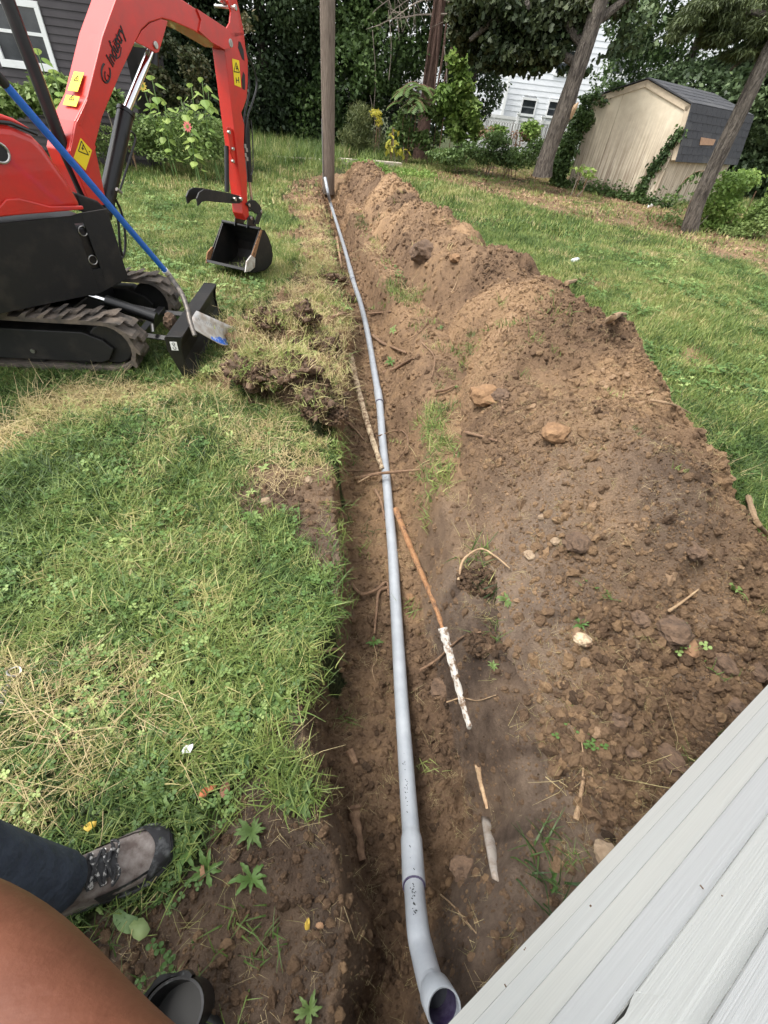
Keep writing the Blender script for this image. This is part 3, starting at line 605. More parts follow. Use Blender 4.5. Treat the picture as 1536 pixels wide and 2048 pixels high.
# boom, dipper, bucket: all in one vertical plane
PV = np.array([-1.75, 5.25, 0]); BM = Plane(PV, 17); bd, bn = BM.d, BM.n
BW, DW = .095, .062
R1 = BM.off(BW); R2 = BM.off(DW)
boom_in = [(190, 293), (205, 234), (240, 150), (271, 84), (283, 60), (299, 45), (325, 37), (344, 42), (389, 62), (432, 88), (448, 98)]
boom_out = [(462, 95), (466, 85), (462, 70), (452, 58), (442, 49), (391, 17), (366, 0), (335, -17), (300, -28), (265, -30), (245, -18), (232, -2), (205, 72), (175, 193), (150, 242), (138, 301)]
lower = [(150, 335), (172, 345)]
arc = [R1.at(u, v) for u, v in boom_in + boom_out + lower[:1]]
foot = [R1.p(-1.93, .80), R1.p(-1.80, .80)]
q = MB(); q.prism(arc + foot, -bn*2*BW); part(q, 'boom', 'red', bev=.006, seg=2)
# raised reinforcing plates on the boom side
q = MB(); q.prism([R1.off(.0).at(u, v) for u, v in ((391, 17), (400, 40), (396, 62), (420, 84), (447, 99), (460, 96), (464, 85), (460, 70), (452, 57))], bn*.012); q.prism([R1.off(-2*BW).at(u, v) for u, v in ((372, 17), (378, 62), (400, 80), (430, 95), (440, 85), (433, 57))], -bn*.012); part(q, 'boom_nose_plate', 'red', bev=.002)
q = MB(); q.prism([R1.at(u, v) for u, v in ((173, 197), (166, 232), (160, 252), (150, 246))] + [R1.at(152, 242)], bn*.01); q.prism([R1.at(u, v) for u, v in ((158, 252), (190, 293), (172, 345), (150, 335), (138, 301), (150, 243))], bn*.012); part(q, 'boom_foot_plate', 'red', bev=.003)
for o_ in (-.004, -2*BW + .022):
    q = MB(); q.prism([R1.off(o_).at(u, v) for u, v in ((271, 84), (283, 62), (300, 46), (322, 38), (336, 42), (326, 78), (318, 104), (312, 106), (296, 96))], -bn*.018); part(q, 'cylinder_bracket', 'red', bev=.003)
c = R1.at(311, 90); q = MB(); q.tube([c + bn*.008, c - bn*2*BW], .020, 14); part(q, 'boom_pin', 'zinc', bev=.003)
ctop = BM.at(306, 92)
cb = BM.at(207, 432); cm = BM.at(252, 222); q = MB(); q.tube([cb, cm], .052, 20); q.tube([cm - (cm-cb)*.03, cm + (cm-cb)*.004], .057, 20); part(q, 'boom_cylinder', 'blk', sm=True)
q = MB(); q.tube([cm, ctop], .026, 16); part(q, 'boom_cylinder_rod', 'chrome', sm=True)
q = MB(); q.tube([ctop - np.array([0, 0, .10]) - bd*.035, ctop], .036, 14); part(q, 'rod_eye', 'blk', sm=True)
hp = BM.off(BW + .01); q = MB(); q.tube(curve([hp.at(u, v) for u, v in ((262, 262), (270, 272), (268, 290), (243, 370), (238, 385))], 5), .007, 6); part(q, 'hydraulic_pipe', 'hose', sm=True)
q = MB(); q.tube([hp.at(233, 378), hp.at(243, 386)], .012, 6); part(q, 'hose_fitting', 'zinc')
# stickers and lettering on the boom
def sticker(pl, pxs, name, mt, th=.0012):
    q = MB(); q.prism([pl.at(u, v) for u, v in pxs], pl.n*th); return part(q, name, mt)
def onplane_lines(pl, lines, r, name, parent, mt='ink'):
    q = MB()
    for l in lines: q.tube([pl.at(u, v) for u, v in l], r, 4)
    return q.build(name, MT[mt], parent, org=np.array(EX.location))
R1b = R1.off(.0125)
s1 = sticker(R1b, ((161, 276), (184, 301), (171, 341), (147, 316)), 'warning_sticker', 'yellow')
R1c = R1.off(.0145)
onplane_lines(R1c, [((163, 282), (157, 302)), ((157, 302), (177, 310)), ((177, 310), (163, 282)), ((166, 290), (165, 300)), ((163, 296), (168, 298)), ((178, 302), (180, 304))], .0028, 'warning_triangle', s1)
# the top (pink) face of the lower boom: stickers lie on it
def topface(a, b, f0, f1, lo, hi):      # a,b: edge px of right side; fraction along and across
    A, B = R1.at(*a), R1.at(*b); W_ = -bn*2*BW; n = np.cross(B-A, W_); n /= np.linalg.norm(n); n = n if n.dot(CAM-A) > 0 else -n
    return [A + (B-A)*f + W_*g + n*.002 for f, g in ((f0, lo), (f1, lo), (f1, hi), (f0, hi))], n, A, B, W_
for (f0, f1, lo, hi) in ((.18, .50, .30, .72), (.60, .76, .15, .72)):
    Pq, n_, A, B, W_ = topface((205, 72), (150, 242), f0 + .3, f1 + .3, lo, hi) if False else topface((190, 128), (152, 240), f0, f1 + .02, lo, hi)
    q = MB(); q.prism(Pq, n_*.0015); st_ = part(q, 'warning_sticker', 'yellow')
    c = sum(Pq)/4 + n_*.002; e1 = (B-A)/np.linalg.norm(B-A); e2 = W_/np.linalg.norm(W_); k = .018
    tri = [c - e1*(k+.02), c + e1*.0 + e2*k - e1*.005, c + e1*.0 - e2*k - e1*.005]
    q = MB()
    for i in range(3): q.tube([tri[i], tri[(i+1) % 3]], .0022, 4)
    q.tube([c - e1*.022, c - e1*.010], .0022, 4); q.build('warning_triangle', MT['ink'], st_, org=np.array(EX.location))
def text_on(pl, s, u0, v0, u1, v1, name, parent, mt='ink', shear=0, hscale=1.0):
    A, B = pl.at(u0, v0), pl.at(u1, v1); ln = np.linalg.norm(B-A)
    cu = bpy.data.curves.new(name, 'FONT'); cu.body = s; cu.size = 1; cu.extrude = .004; cu.offset = .012; cu.shear = shear
    tmp = bpy.data.objects.new('t', cu); COL.objects.link(tmp); bpy.context.view_layer.update()
    me = bpy.data.meshes.new_from_object(tmp); bpy.data.objects.remove(tmp); bpy.data.curves.remove(cu)
    xs = [v.co.x for v in me.vertices]; k = ln/(max(xs) - min(xs)); x0 = min(xs)
    X = (B-A)/ln; Yv = np.cross(pl.n, X); O_ = np.array(parent.location) if parent is not None else np.zeros(3)
    for v in me.vertices: v.co = Vector(A + X*(v.co.x-x0)*k + Yv*v.co.y*k*hscale + pl.n*v.co.z*.5 - O_)
    me.materials.clear(); me.name = name; return link_mesh(name, me, MT[mt], parent)
RT = R1.off(.003)
text_on(RT, 'Industry', 226, 134, 251, 64, 'brand_lettering', EX, hscale=1.15, shear=.2)
lg = MB(); cc = RT.at(212, 146); ax = (RT.at(218, 120) - RT.at(208, 168)); ax /= np.linalg.norm(ax); ay = np.cross(ax, RT.n)
lg.tube([cc + ax*.052*math.cos(t) + ay*.030*math.sin(t) for t in np.linspace(.5, 5.5, 16)], .005, 4)
lg.tube([cc + ay*.012 + ax*.034*math.cos(t) + ay*.018*math.sin(t) for t in np.linspace(.7, 4.8, 12)], .0038, 4); lg.tube([cc + ay*.012, cc + ay*.028, cc + ay*.028 - ax*.03], .0038, 4); part(lg, 'logo_mark', 'ink')
lg = MB(); lg.tube(curve([RT.at(u, v) for u, v in ((232, 118), (240, 112), (243, 95))], 4), .0028, 4); lg.tube(curve([RT.at(u, v) for u, v in ((226, 84), (233, 76), (234, 92), (232, 98))], 4), .0026, 4)
for a in range(3): t = a*1.05; c = RT.at(220, 84); lg.tube([c + (ax*math.cos(t) + ay*math.sin(t))*.008, c - (ax*math.cos(t) + ay*math.sin(t))*.008], .0022, 4)
part(lg, 'logo_swoosh', 'ink')
# dipper arm
dpx = [(455, 0), (462, 24), (460, 45), (450, 63), (448, 80), (450, 102), (461, 195), (472, 289), (484, 395), (486, 428), (492, 441), (499, 436), (495, 401), (494, 350), (488, 292), (489, 250), (483, 225), (488, 214), (494, 196), (496, 160), (496, 120), (491, 94), (488, 64), (480, 25), (474, 0), (469, -9), (460, -8)]
q = MB(); q.prism([R2.at(u, v) for u, v in dpx[3:23]], -bn*2*DW); part(q, 'dipper_arm', 'red', bev=.005)
for o_ in (.0, -2*DW + .014):
    q = MB(); q.prism([R2.off(o_).at(u, v) for u, v in dpx[:5] + [(470, 75), (489, 70)] + dpx[22:]], -bn*.014); part(q, 'dipper_ear', 'red', bev=.003)
for (u, v, r_) in ((459, 86, .026), (469, 15, .018)):
    c = R1.at(u, v); q = MB(); q.tube([c + bn*.016, c + bn*.002], r_, 16); q.tube([c + bn*.002, c - bn*2*BW], r_*.6, 12); part(q, 'pivot_pin', 'zinc', bev=.003)
q = MB(); q.tube([BM.at(438, -6), BM.at(466, 14)], .024, 12); part(q, 'dipper_cylinder_eye', 'zinc', sm=True)
q = MB(); q.tube([BM.at(300, -75), BM.at(400, -32)], .042, 16); part(q, 'dipper_cylinder', 'blk', sm=True)
q = MB(); q.tube([BM.at(398, -33), BM.at(440, -8)], .02, 12); part(q, 'dipper_cylinder_rod', 'chrome', sm=True)
# shade of the dipper side openings, laid on as flat black shapes
RR = R2.off(.001)
for pts in (((477, 82), (481, 84), (487, 100), (489, 122), (484, 118), (476, 95)), ((486, 143), (490, 150), (490, 180), (485, 178), (483, 160))):
    q = MB(); q.prism([RR.at(u, v) for u, v in pts], bn*.001); part(q, 'dipper_opening_shade', 'ink')
s2 = sticker(R2.off(.002), ((464, 117), (478, 121), (482, 175), (469, 170)), 'warning_sticker', 'yellow')
onplane_lines(R2.off(.0045), [((472, 125), (468, 143)), ((468, 143), (479, 145)), ((479, 145), (472, 125)), ((473, 132), (474, 141)), ((472, 137), (476, 137)), ((472, 155), (473, 166)), ((477, 154), (478, 166)), ((472, 160), (478, 161))], .003, 'warning_triangle', s2)
# hoses down the back of the dipper
for i, (pxs, r_) in enumerate(((((477, 86), (487, 103), (496, 140), (499, 175), (495, 205), (490, 225), (488, 262), (491, 300)), .008), (((480, 90), (500, 120), (511, 150), (513, 175), (505, 205), (497, 228), (492, 262), (494, 300)), .008), (((502, 240), (505, 275), (506, 330), (503, 350), (499, 348)), .006))):
    q = MB(); q.tube(curve([BM.off(.03 + .02*i).at(u, v) for u, v in pxs], 6), r_, 8); part(q, 'hydraulic_hose', 'hose', sm=True)
for (u, v) in ((490, 292), (493, 300), (491, 310), (494, 318)):
    c = BM.off(.05).at(u, v); q = MB(); q.tube([c - UZ*.014, c + UZ*.014], .014, 6); part(q, 'hose_fitting', 'zinc')
q = MB(); q.box(BM.off(.02).at(482, 300), (.06, .05, .12), (bd, bn, UZ)); part(q, 'valve_block', 'blk', bev=.005)
for pts in (((231, 398), (243, 425), (250, 465), (250, 500), (242, 520)), ((226, 404), (236, 440), (240, 490), (246, 515)), ((300, -25), (282, 2), (268, -4), (255, -20)), ((330, -22), (300, -8), (280, -20))):
    q = MB(); q.tube(curve([BM.off(BW*.4).at(u, v) if v > 100 else R1.off(-.03).at(u, v) for u, v in pts], 6), .009, 8); part(q, 'hydraulic_hose', 'hose', sm=True)
# bucket cylinder behind the dipper
c0, c1, c2 = BM.at(496, 322), BM.at(499, 364), BM.at(503, 402)
q = MB(); q.tube([BM.at(492, 240), c1], .030, 14); part(q, 'bucket_cylinder', 'blk', sm=True)
q = MB(); q.tube([c1, BM.at(504, 406)], .014, 10); part(q, 'bucket_cylinder_rod', 'chrome', sm=True)
# thumb mount, thumb cylinder and thumb plates
for o_ in (.030, -.050):
    q = MB(); q.prism([BM.off(o_).at(u, v) for u, v in ((452, 254), (458, 254), (466, 262), (470, 290), (474, 318), (476, 332), (468, 328), (458, 300), (455, 275))], bn*.014); part(q, 'thumb_bracket', 'red', bev=.003)
for (u, v) in ((456, 264), (464, 297), (464, 322)):
    c = BM.off(.046).at(u, v); q = MB(); q.tube([c, c + bn*.02], .013, 8); part(q, 'bolt', 'zinc')
q = MB(); q.tube([BM.off(-.005).at(453, 292), BM.off(-.005).at(454, 384)], .021, 12); part(q, 'thumb_cylinder', 'blk', sm=True)
TH = [(397, 412), (394, 397), (399, 385), (408, 379), (425, 380), (458, 386), (478, 391), (486, 398), (480, 407), (465, 407), (430, 404), (413, 402), (404, 404)]
for o_ in (.055, -.055):
    q = MB(); q.prism([BM.off(.055).at(u, v) + bn*(o_ - .055) for u, v in TH], -bn*.014); part(q, 'thumb_plate', 'dusty', bev=.002)
for (u, v) in ((416, 392), (440, 396)):
    c = BM.off(.05).at(u, v); q = MB(); q.tube([c, c - bn*.10], .012, 8); part(q, 'thumb_spacer', 'dusty')
for (u, v) in ((468, 398), (480, 398), (496, 410), (500, 436), (520, 423)):
    c = BM.off(.066).at(u, v); q = MB(); q.tube([c + bn*.022, c - bn*.13], .016, 10); part(q, 'linkage_pin', 'zinc', bev=.003)
# bucket link plates
for o_ in (.066, -.080):
    q = MB(); q.prism([BM.off(.066).at(u, v) + bn*(o_-.066) for u, v in ((490, 408), (497, 400), (508, 400), (518, 410), (523, 422), (518, 430), (508, 426), (500, 418))], bn*.014); part(q, 'bucket_link', 'dusty', bev=.003)
    q = MB(); q.prism([BM.off(.066).at(u, v) + bn*(o_*1.15-.066) for u, v in ((514, 424), (522, 424), (514, 448), (504, 448))], bn*.012); part(q, 'bucket_link', 'dusty', bev=.003)
    q = MB(); q.prism([BM.off(.066).at(u, v) + bn*(o_-.066) for u, v in ((492, 456), (494, 436), (499, 430), (506, 434), (510, 450), (514, 462))], bn*.012); part(q, 'bucket_ear', 'blk', bev=.003)
# bucket
BWd = .225; RB = BM.off(BWd - .02)
prof_b = [(520, 458), (530, 461), (537, 475), (543, 492), (546, 510), (543, 528), (530, 541), (508, 546), (493, 540)]
Pb = [RB.at(u, v) for u, v in prof_b]
cen = sum(Pb)/len(Pb)
for s_ in (0, 1):
    off = -bn*(2*BWd)*s_
    q = MB(); q.prism([p + off for p in Pb], (-bn if not s_ else bn)*.012); part(q, 'bucket_side', 'dusty', bev=.002)
q = MB(); th = [p + (cen-p)/np.linalg.norm(cen-p)*.012 for p in Pb]
for i in range(len(Pb)-1):
    q.prism([Pb[i], Pb[i+1], th[i+1], th[i]], -bn*2*BWd)
part(q, 'bucket_shell', 'dusty')
q = MB(); q.tube([Pb[0] + bn*.004, Pb[0] - bn*(2*BWd+.004)], .016, 8); part(q, 'bucket_lip_bar', 'blk', bev=.002)
for s_ in (0, 1):
    off = -bn*(2*BWd)*s_ + (bn*.004 if not s_ else -bn*.004)
    q = MB(); q.prism([RB.at(u, v) + off for u, v in ((520, 459), (523, 461), (508, 515), (500, 514))], (bn if not s_ else -bn)*.008); part(q, 'bucket_edge_strip', 'rust' if not s_ else 'dusty', bev=.001)
    q = MB(); q.prism([RB.at(u, v) + off*1.0 for u, v in ((500, 510), (508, 516), (507, 534), (498, 542), (488, 544), (491, 522))], (bn if not s_ else -bn)*.014); part(q, 'side_cutter', 'steel' if not s_ else 'rust', bev=.003)
q = MB(); q.prism([RB.at(u, v) for u, v in ((488, 541), (508, 546), (508, 540), (489, 536))], -bn*2*BWd); part(q, 'cutting_edge', 'dusty')

# ------------------------------------------------------------------ long-handled shovel leaning on the machine
dz = G(467, 693, .02)
c_low = G(366, 588, .325); 
S_ = G(330, 541, .56); best = None
for t in np.linspace(1.5, 4.5, 400):
    Pp = AT(8, 166, t); dd = abs(np.linalg.norm(Pp - S_) - 1.12)
    off_ = (Pp - BP.P).dot(BP.n)
    if off_ > .05 and (best is None or dd < best[0]): best = (dd, Pp)
E_ = best[1]
SH = empty('long_handled_shovel', dz, 'blue-handled steel shovel leaning on the excavator with its blade over the dozer blade', 'shovel')
def shp(mb, n, mt, **k): return mb.build(n, MT[mt], SH, **k)
q = MB(); q.tube([E_, S_], .017, 16); shp(q, 'handle', 'blue', sm=True)
q = MB(); q.tube([E_ - (S_-E_)*.08, E_ + (S_-E_)*.006], .0185, 16); shp(q, 'handle_grip', 'hose', sm=True)
dS = (S_-E_)/np.linalg.norm(S_-E_); q = MB(); q.tube([S_, S_ + dS*.055], .0185, 16); shp(q, 'collar', 'steel', sm=True)
q = MB(); q.tube([S_ - dS*.004, S_ + dS*.003], .0192, 16); shp(q, 'collar_band', 'whitestk', sm=True)
sock = curve([S_ + dS*.05, G(362, 585, .495), G(374, 615, .445), G(381, 645, .385), G(390, 672, .325)], 6)
q = MB(); q.tube(sock, [.0165 - .003*i/len(sock) for i in range(len(sock))], 14); shp(q, 'socket', 'darksteel', sm=True)
A0 = G(379, 660, .345); A1 = G(388, 624, .345); B0 = G(450, 700, .06); B1 = G(480, 664, .06)
q = MB(); V = []; nu, nv = 12, 8; nrm = np.cross(B0-A0, A1-A0); nrm /= np.linalg.norm(nrm); nrm = nrm if nrm[2] > 0 else -nrm
A1b = A0 + (A1-A0)*1.0
for i in range(nu+1):
    for j in range(nv+1):
        s_, t = i/nu, j/nv; P_ = (A0*(1-t) + A1b*t)*(1-s_) + (B0*(1-t) + B1*t)*s_
        tip = .06*max(0, (s_-.72)/.28)**1.5; cw = 1 - max(0, (s_-.75)/.25)**2*.45
        mid = (A0+A1b)/2*(1-s_) + (B0+B1)/2*s_; P_ = mid + (P_-mid)*cw + (B0-A0)/np.linalg.norm(B0-A0)*tip*(1-abs(2*t-1)**2)
        V.append(P_ + nrm*(.030*(abs(2*t-1)**2) + .0) - nrm*.012 + nrm*.012*math.exp(-((t-.5)/.13)**2)*(1-s_))
F = [(i*(nv+1)+j, i*(nv+1)+j+1, (i+1)*(nv+1)+j+1, (i+1)*(nv+1)+j) for i in range(nu) for j in range(nv)]
q.add(V, F); bl = shp(q, 'blade', 'steel', sm=True); sd = bl.modifiers.new('solid', 'SOLIDIFY'); sd.thickness = .003
def bpt(s_, t, o=.004):
    P_ = (A0*(1-t) + A1b*t)*(1-s_) + (B0*(1-t) + B1*t)*s_; cw = 1 - max(0, (s_-.75)/.25)**2*.45
    mid = (A0+A1b)/2*(1-s_) + (B0+B1)/2*s_; tip = .06*max(0, (s_-.72)/.28)**1.5
    return mid + (P_-mid)*cw + (B0-A0)/np.linalg.norm(B0-A0)*tip*(1-abs(2*t-1)**2) + nrm*(.030*(abs(2*t-1)**2) - .012 + .012*math.exp(-((t-.5)/.13)**2)*(1-s_) + o)
rq = random.Random(4)
q = MB()
for (s0, s1, t0, t1) in ((.50, .72, .05, .24), (.66, .98, .10, .42), (.60, .75, .24, .34), (.80, .99, .42, .5)):
    V = [bpt(s0 + (s1-s0)*i/4, t0 + (t1-t0)*j/3) for i in range(5) for j in range(4)]
    q.add(V, [(i*4+j, i*4+j+1, i*4+j+5, i*4+j+4) for i in range(4) for j in range(3)])
shp(q, 'torn_sticker', 'bluesticker', sm=True)
q = MB()
for k in range(7): # stamped letters along the blade, illegible in the photograph
    s0 = .10 + k*.085
    q.tube([bpt(s0, .80, .003), bpt(s0 + .01, .68, .003)], .0022, 4); q.tube([bpt(s0 + .035, .80, .003), bpt(s0 + .045, .68, .003)], .0022, 4); q.tube([bpt(s0, .80, .003), bpt(s0+.045, .68 + .06*(k % 2), .003)], .0018, 4)
shp(q, 'stamped_lettering', 'zinc')

# ------------------------------------------------------------------ conduit in the trench
PIPE = [(650, 356), (656, 385), (662, 410), (676, 455), (690, 500), (706, 560), (722, 610), (736, 670), (748, 740), (759, 805), (765, 880), (772, 950), (778, 1020), (785, 1100), (791, 1200), (797, 1300), (803, 1400), (810, 1500), (817, 1600), (823, 1680), (828, 1770), (836, 1860), (852, 1930), (866, 1975), (880, 2003)]
PZ = [.30, .10, -.12, -.26, -.29, -.31, -.32, -.33, -.34, -.345, -.35, -.36, -.37, -.375, -.37, -.36, -.345, -.32, -.28, -.23, -.165, -.065, .0, .05, .11]
PP = [G(u, v, z) for (u, v), z in zip(PIPE, PZ)]
CP = empty('conduit_pipe', PP[13], 'long grey plastic conduit pipe lying along the trench and curving up at the near end', 'pipe')
def seg(pts, r, name, mt='pvc', parent=None, sides=20): q = MB(); q.tube(pts, r, sides); return q.build(name, MT[mt], parent or CP, sm=True, org=np.array(CP.location))
r0 = .0300
CJ = [20, 9, 5]                      # joints at (828,1770), (759,805), (706,560)
_ed = np.array([.42, -.42, .80]); _ed = _ed/np.linalg.norm(_ed)
PE = PP[-1]; _pe = G(861, 1966, .045); _ed = PE - _pe; _ed = _ed/np.linalg.norm(_ed); PP = PP[:-3] + [G(845, 1905, -.03), _pe, PE - _ed*.052]
full = curve(PP, 6)
def idx(i): return i*6
seg(full[idx(9):idx(19)], r0, 'pipe_section'); seg(full[idx(5):idx(9)], r0, 'pipe_section'); seg(full[:idx(5)], r0*.97, 'pipe_section')
# belled sockets
bell = full[idx(19)-1:idx(20)+1]; seg(bell, [r0] + [r0*1.17]*(len(bell)-1), 'belled_end')
for k in (9, 5):
    bb = full[idx(k)-3:idx(k)+1]; seg(bb, [r0] + [r0*1.17]*(len(bb)-1), 'belled_end'); c = full[idx(k)]; d = full[idx(k)+1]-full[idx(k)]; d /= np.linalg.norm(d); seg([c, c + d*.010], r0*1.10, 'primer_ring', 'primer')
el = full[idx(20):]; seg(el, r0, 'sweep_elbow')
c = full[idx(20)]; d = full[idx(20)+1] - c; d /= np.linalg.norm(d); seg([c - d*.002, c + d*.007], r0*1.12, 'primer_ring', 'primer')
for i in range(9):                    # purple primer drips
    t = i*.7; 
# open end: a socket looking up towards the lens
ec = PE; ed = _ed
n = 28; a_ = np.cross(ed, UZ); a_ /= np.linalg.norm(a_); b_ = np.cross(a_, ed)
def circ(c, r): return [c + (a_*math.cos(t) + b_*math.sin(t))*r for t in np.linspace(0, 2*math.pi, n, endpoint=False)]
rings = [circ(ec - ed*.050, .0301), circ(ec - ed*.030, .0365), circ(ec + ed*.028, .0378), circ(ec + ed*.030, .0365), circ(ec + ed*.028, .0330), circ(ec - ed*.05, .0320)]
q = MB(); q.loft(rings, cap=False); q.build('socket_end', MT['pvc'], CP, sm=True, org=np.array(CP.location))
q = MB(); q.loft([circ(ec + ed*.012, .0326), circ(ec - ed*.03, .0316), circ(ec - ed*.046, .0308)], cap=False); q.build('primer_smear', MT['primer'], CP, sm=True, org=np.array(CP.location))
q = MB(); q.loft([circ(ec - ed*.044, .0318), circ(ec - ed*.046, .027), circ(ec - ed*.047, .001)], cap=True); q.build('bore', mat('painted bore shade', (.03, .035, .045), None, rough=.6), CP, sm=True, org=np.array(CP.location))  # dark disc stands in for the shade down the pipe
# printed marks: tiny flecks of black print that follow the pipe
rp = random.Random(12); q = MB()
def fleck(i, side, n_=1):
    c = full[i]; d = full[min(i+1, len(full)-1)] - full[i-1]; d /= np.linalg.norm(d); s_ = np.cross(d, UZ); s_ /= np.linalg.norm(s_); u_ = np.cross(s_, d)
    return c, d, s_, u_
for (u_lo, u_hi, cnt) in ((17.3, 18.9, 22), (20.3, 21.0, 26), (11.1, 11.5, 9), (19.2, 19.9, 4)):
    for k in range(cnt):
        i = int(6*(u_lo + (u_hi-u_lo)*rp.random())); c, d, s_, uu = fleck(i, 0); an = rp.gauss(.32, .12); rad = r0*(1.18 if 114 < i < 121 else 1.01) + .0006
        nn = s_*math.sin(an) + uu*math.cos(an); nn = nn if nn[2] > 0 else -nn; p = c + nn*rad + d*rp.uniform(-.012, .012); tt = np.cross(nn, d)
        q.box(p, (rp.uniform(.002, .006), rp.uniform(.001, .0025), .0006), (d*math.cos(.6)+tt*math.sin(.6), tt*math.cos(.6)-d*math.sin(.6), nn))
tag(q.build('printed_marks', MT['ink'], CP, org=np.array(CP.location)), kind='stuff')

# ------------------------------------------------------------------ lap-sided walls
def lap_wall(pl, s0, s1, z0, z1, lap, proud, name, mt, parent, holes=(), thick=.012, joints=()):
    z = z0; proto = []
    while z < z1 - 1e-3:
        top = min(z + lap, z1); spans = [(s0, s1)]
        for (h0, h1, hz0, hz1) in holes:
            if top > hz0 + .002 and z < hz1 - .002:
                ns = []
                for a, b_ in spans:
                    if h1 <= a or h0 >= b_: ns.append((a, b_)); continue
                    if h0 > a: ns.append((a, h0))
                    if h1 < b_: ns.append((h1, b_))
                spans = ns
        for a, b_ in spans:
            q = MB(); P = [pl.p(a, z, proud), pl.p(a, z, proud - thick), pl.p(a, top + .006, -thick - .004), pl.p(a, top + .006, .0)]
            q.prism(P, pl.d*(b_-a)); q.build(name, MT[mt], parent)
        z += lap

# the white house whose corner stands beside the photographer
az = 53.3; _d, _n, _ = basis(az); WP = Plane(_n*.169, az + 180)
HW = empty('white_sided_house', (WP.P[0] + 1, WP.P[1] + .7, 0), 'white vinyl-sided house wall right beside the near end of the trench', 'house')
LAP = .1285; Z0 = .406
for k in range(16):
    z = Z0 + k*LAP; q = MB()
    pr = [(z, .0), (z + .004, .0), (z + LAP*.16, -.0095), (z + LAP*.24, -.0105), (z + LAP*.3, -.0085), (z + LAP*1.0, -.0165), (z + LAP, -.024), (z, -.012)]
    # dutch-lap profile: broad face leaning out at its foot, cove at the top
    pr = [(z, -.0015), (z + .0015, 0.0), (z + .006, .0003), (z + LAP*.6, -.0045), (z + LAP + .004, -.0110), (z + LAP + .004, -.0140), (z, -.0140)]
    q2 = MB(); q2.prism([WP.p(-7.5, z - .0012, -.0012), WP.p(2.2, z - .0012, -.0012), WP.p(2.2, z + .0004, .0002), WP.p(-7.5, z + .0004, .0002)], -WP.n*.004); q2.build('seam_shade_strip', MT['seamshade'], HW)  # dark strip stands in for the shadow gap at each lap
    if k == 4:
        # a bite is missing from the lower edge of this board near the photographer
        bs = sz0 = WP; c = WP.at(1244, 2022); sc_ = float((c - WP.P).dot(WP.d)); 
        for a, b_ in ((-7.5, sc_ - .022), (sc_ + .022, 2.2)):
            q = MB(); q.prism([WP.p(a, zz, o) for zz, o in pr], WP.d*(b_-a)); q.build('siding_board', MT['vinyl'], HW, sm=False)
        q = MB(); V = []; F = []; nn = 14
        xs = np.linspace(sc_-.022, sc_+.022, nn); ed_ = [0.0, .002, .004, .006, .009, .012, .014, .016, .017, .015, .012, .009, .004, 0.0]
        ed_ = [e*.75 for e in ed_]
        for x_, e_ in zip(xs, ed_):
            for zz, o in ((z + e_, .0003), (z + LAP*.3, -.0015), (z + LAP*.6, -.0045), (z + LAP + .004, -.0110)): V.append(WP.p(x_, zz, o))
        q.add(V, [(i*4+j, i*4+j+1, i*4+j+5, i*4+j+4) for i in range(nn-1) for j in range(3)]); q.build('broken_siding_board', MT['vinyl'], HW)
        q = MB(); q.prism([WP.p(x_, z - .001, -.0012) for x_ in xs] + [WP.p(x_, z + e_ + .0015, -.0012) for x_, e_ in list(zip(xs, ed_))[::-1]], -WP.n*.001); q.build('painted_gap_shade', MT['ink'], HW)  # black sheet stands in for the shade behind the bite
        HW.children[-2]['label'] = 'white siding board with a chipped dark gap in its lower edge'
        continue
    q.prism([WP.p(-7.5, zz, o) for zz, o in pr], WP.d*9.7); q.build('siding_board', MT[('vinylc', 'vinyl', 'vinylc', 'vinylb', 'vinyl', 'vinylb')[k % 6]], HW, sm=False)
q = MB(); q.prism([WP.p(-7.5, Z0 - .01, -.024), WP.p(2.2, Z0 - .01, -.024), WP.p(2.2, 2.45, -.024), WP.p(-7.5, 2.45, -.024)], -WP.n*.12); q.build('wall', mat('dark sheathing', (.02, .018, .018), None), HW)
q = MB(); q.prism([WP.p(-7.5, -.7, -.078), WP.p(2.2, -.7, -.078), WP.p(2.2, Z0 - .012, -.078), WP.p(-7.5, Z0 - .012, -.078)], -WP.n*.2); q.build('foundation', mat('concrete block', (.30, .29, .27), (.22, .21, .2), 8, .95), HW)
q = MB(); q.prism([WP.p(-7.8, 2.46, .04), WP.p(2.5, 2.46, .04), WP.p(2.5, 2.6, .04), WP.p(-7.8, 2.6, .04)], -WP.n*.2); q.build('eave', MT['white'], HW)
rv = random.Random(3)
for u, v, r_ in ((925, 2018, .0007), (1009, 1968, .0014), (1048, 1898, .0016), (1180, 1810, .002), (1050, 1895, .0013), (1443, 1790, .0008), (1400, 1770, .001), (1461, 1447, .0009)):
    c = WP.at(u, v); zz = (c[2]-Z0) % LAP; q = MB(); q.box(c + WP.n*-.002 + WP.n*.0*zz, (r_*1.4, r_*.8, .004), (WP.d, UZ, WP.n)); q.build('dirt_speck', MT['rockdark'], HW)

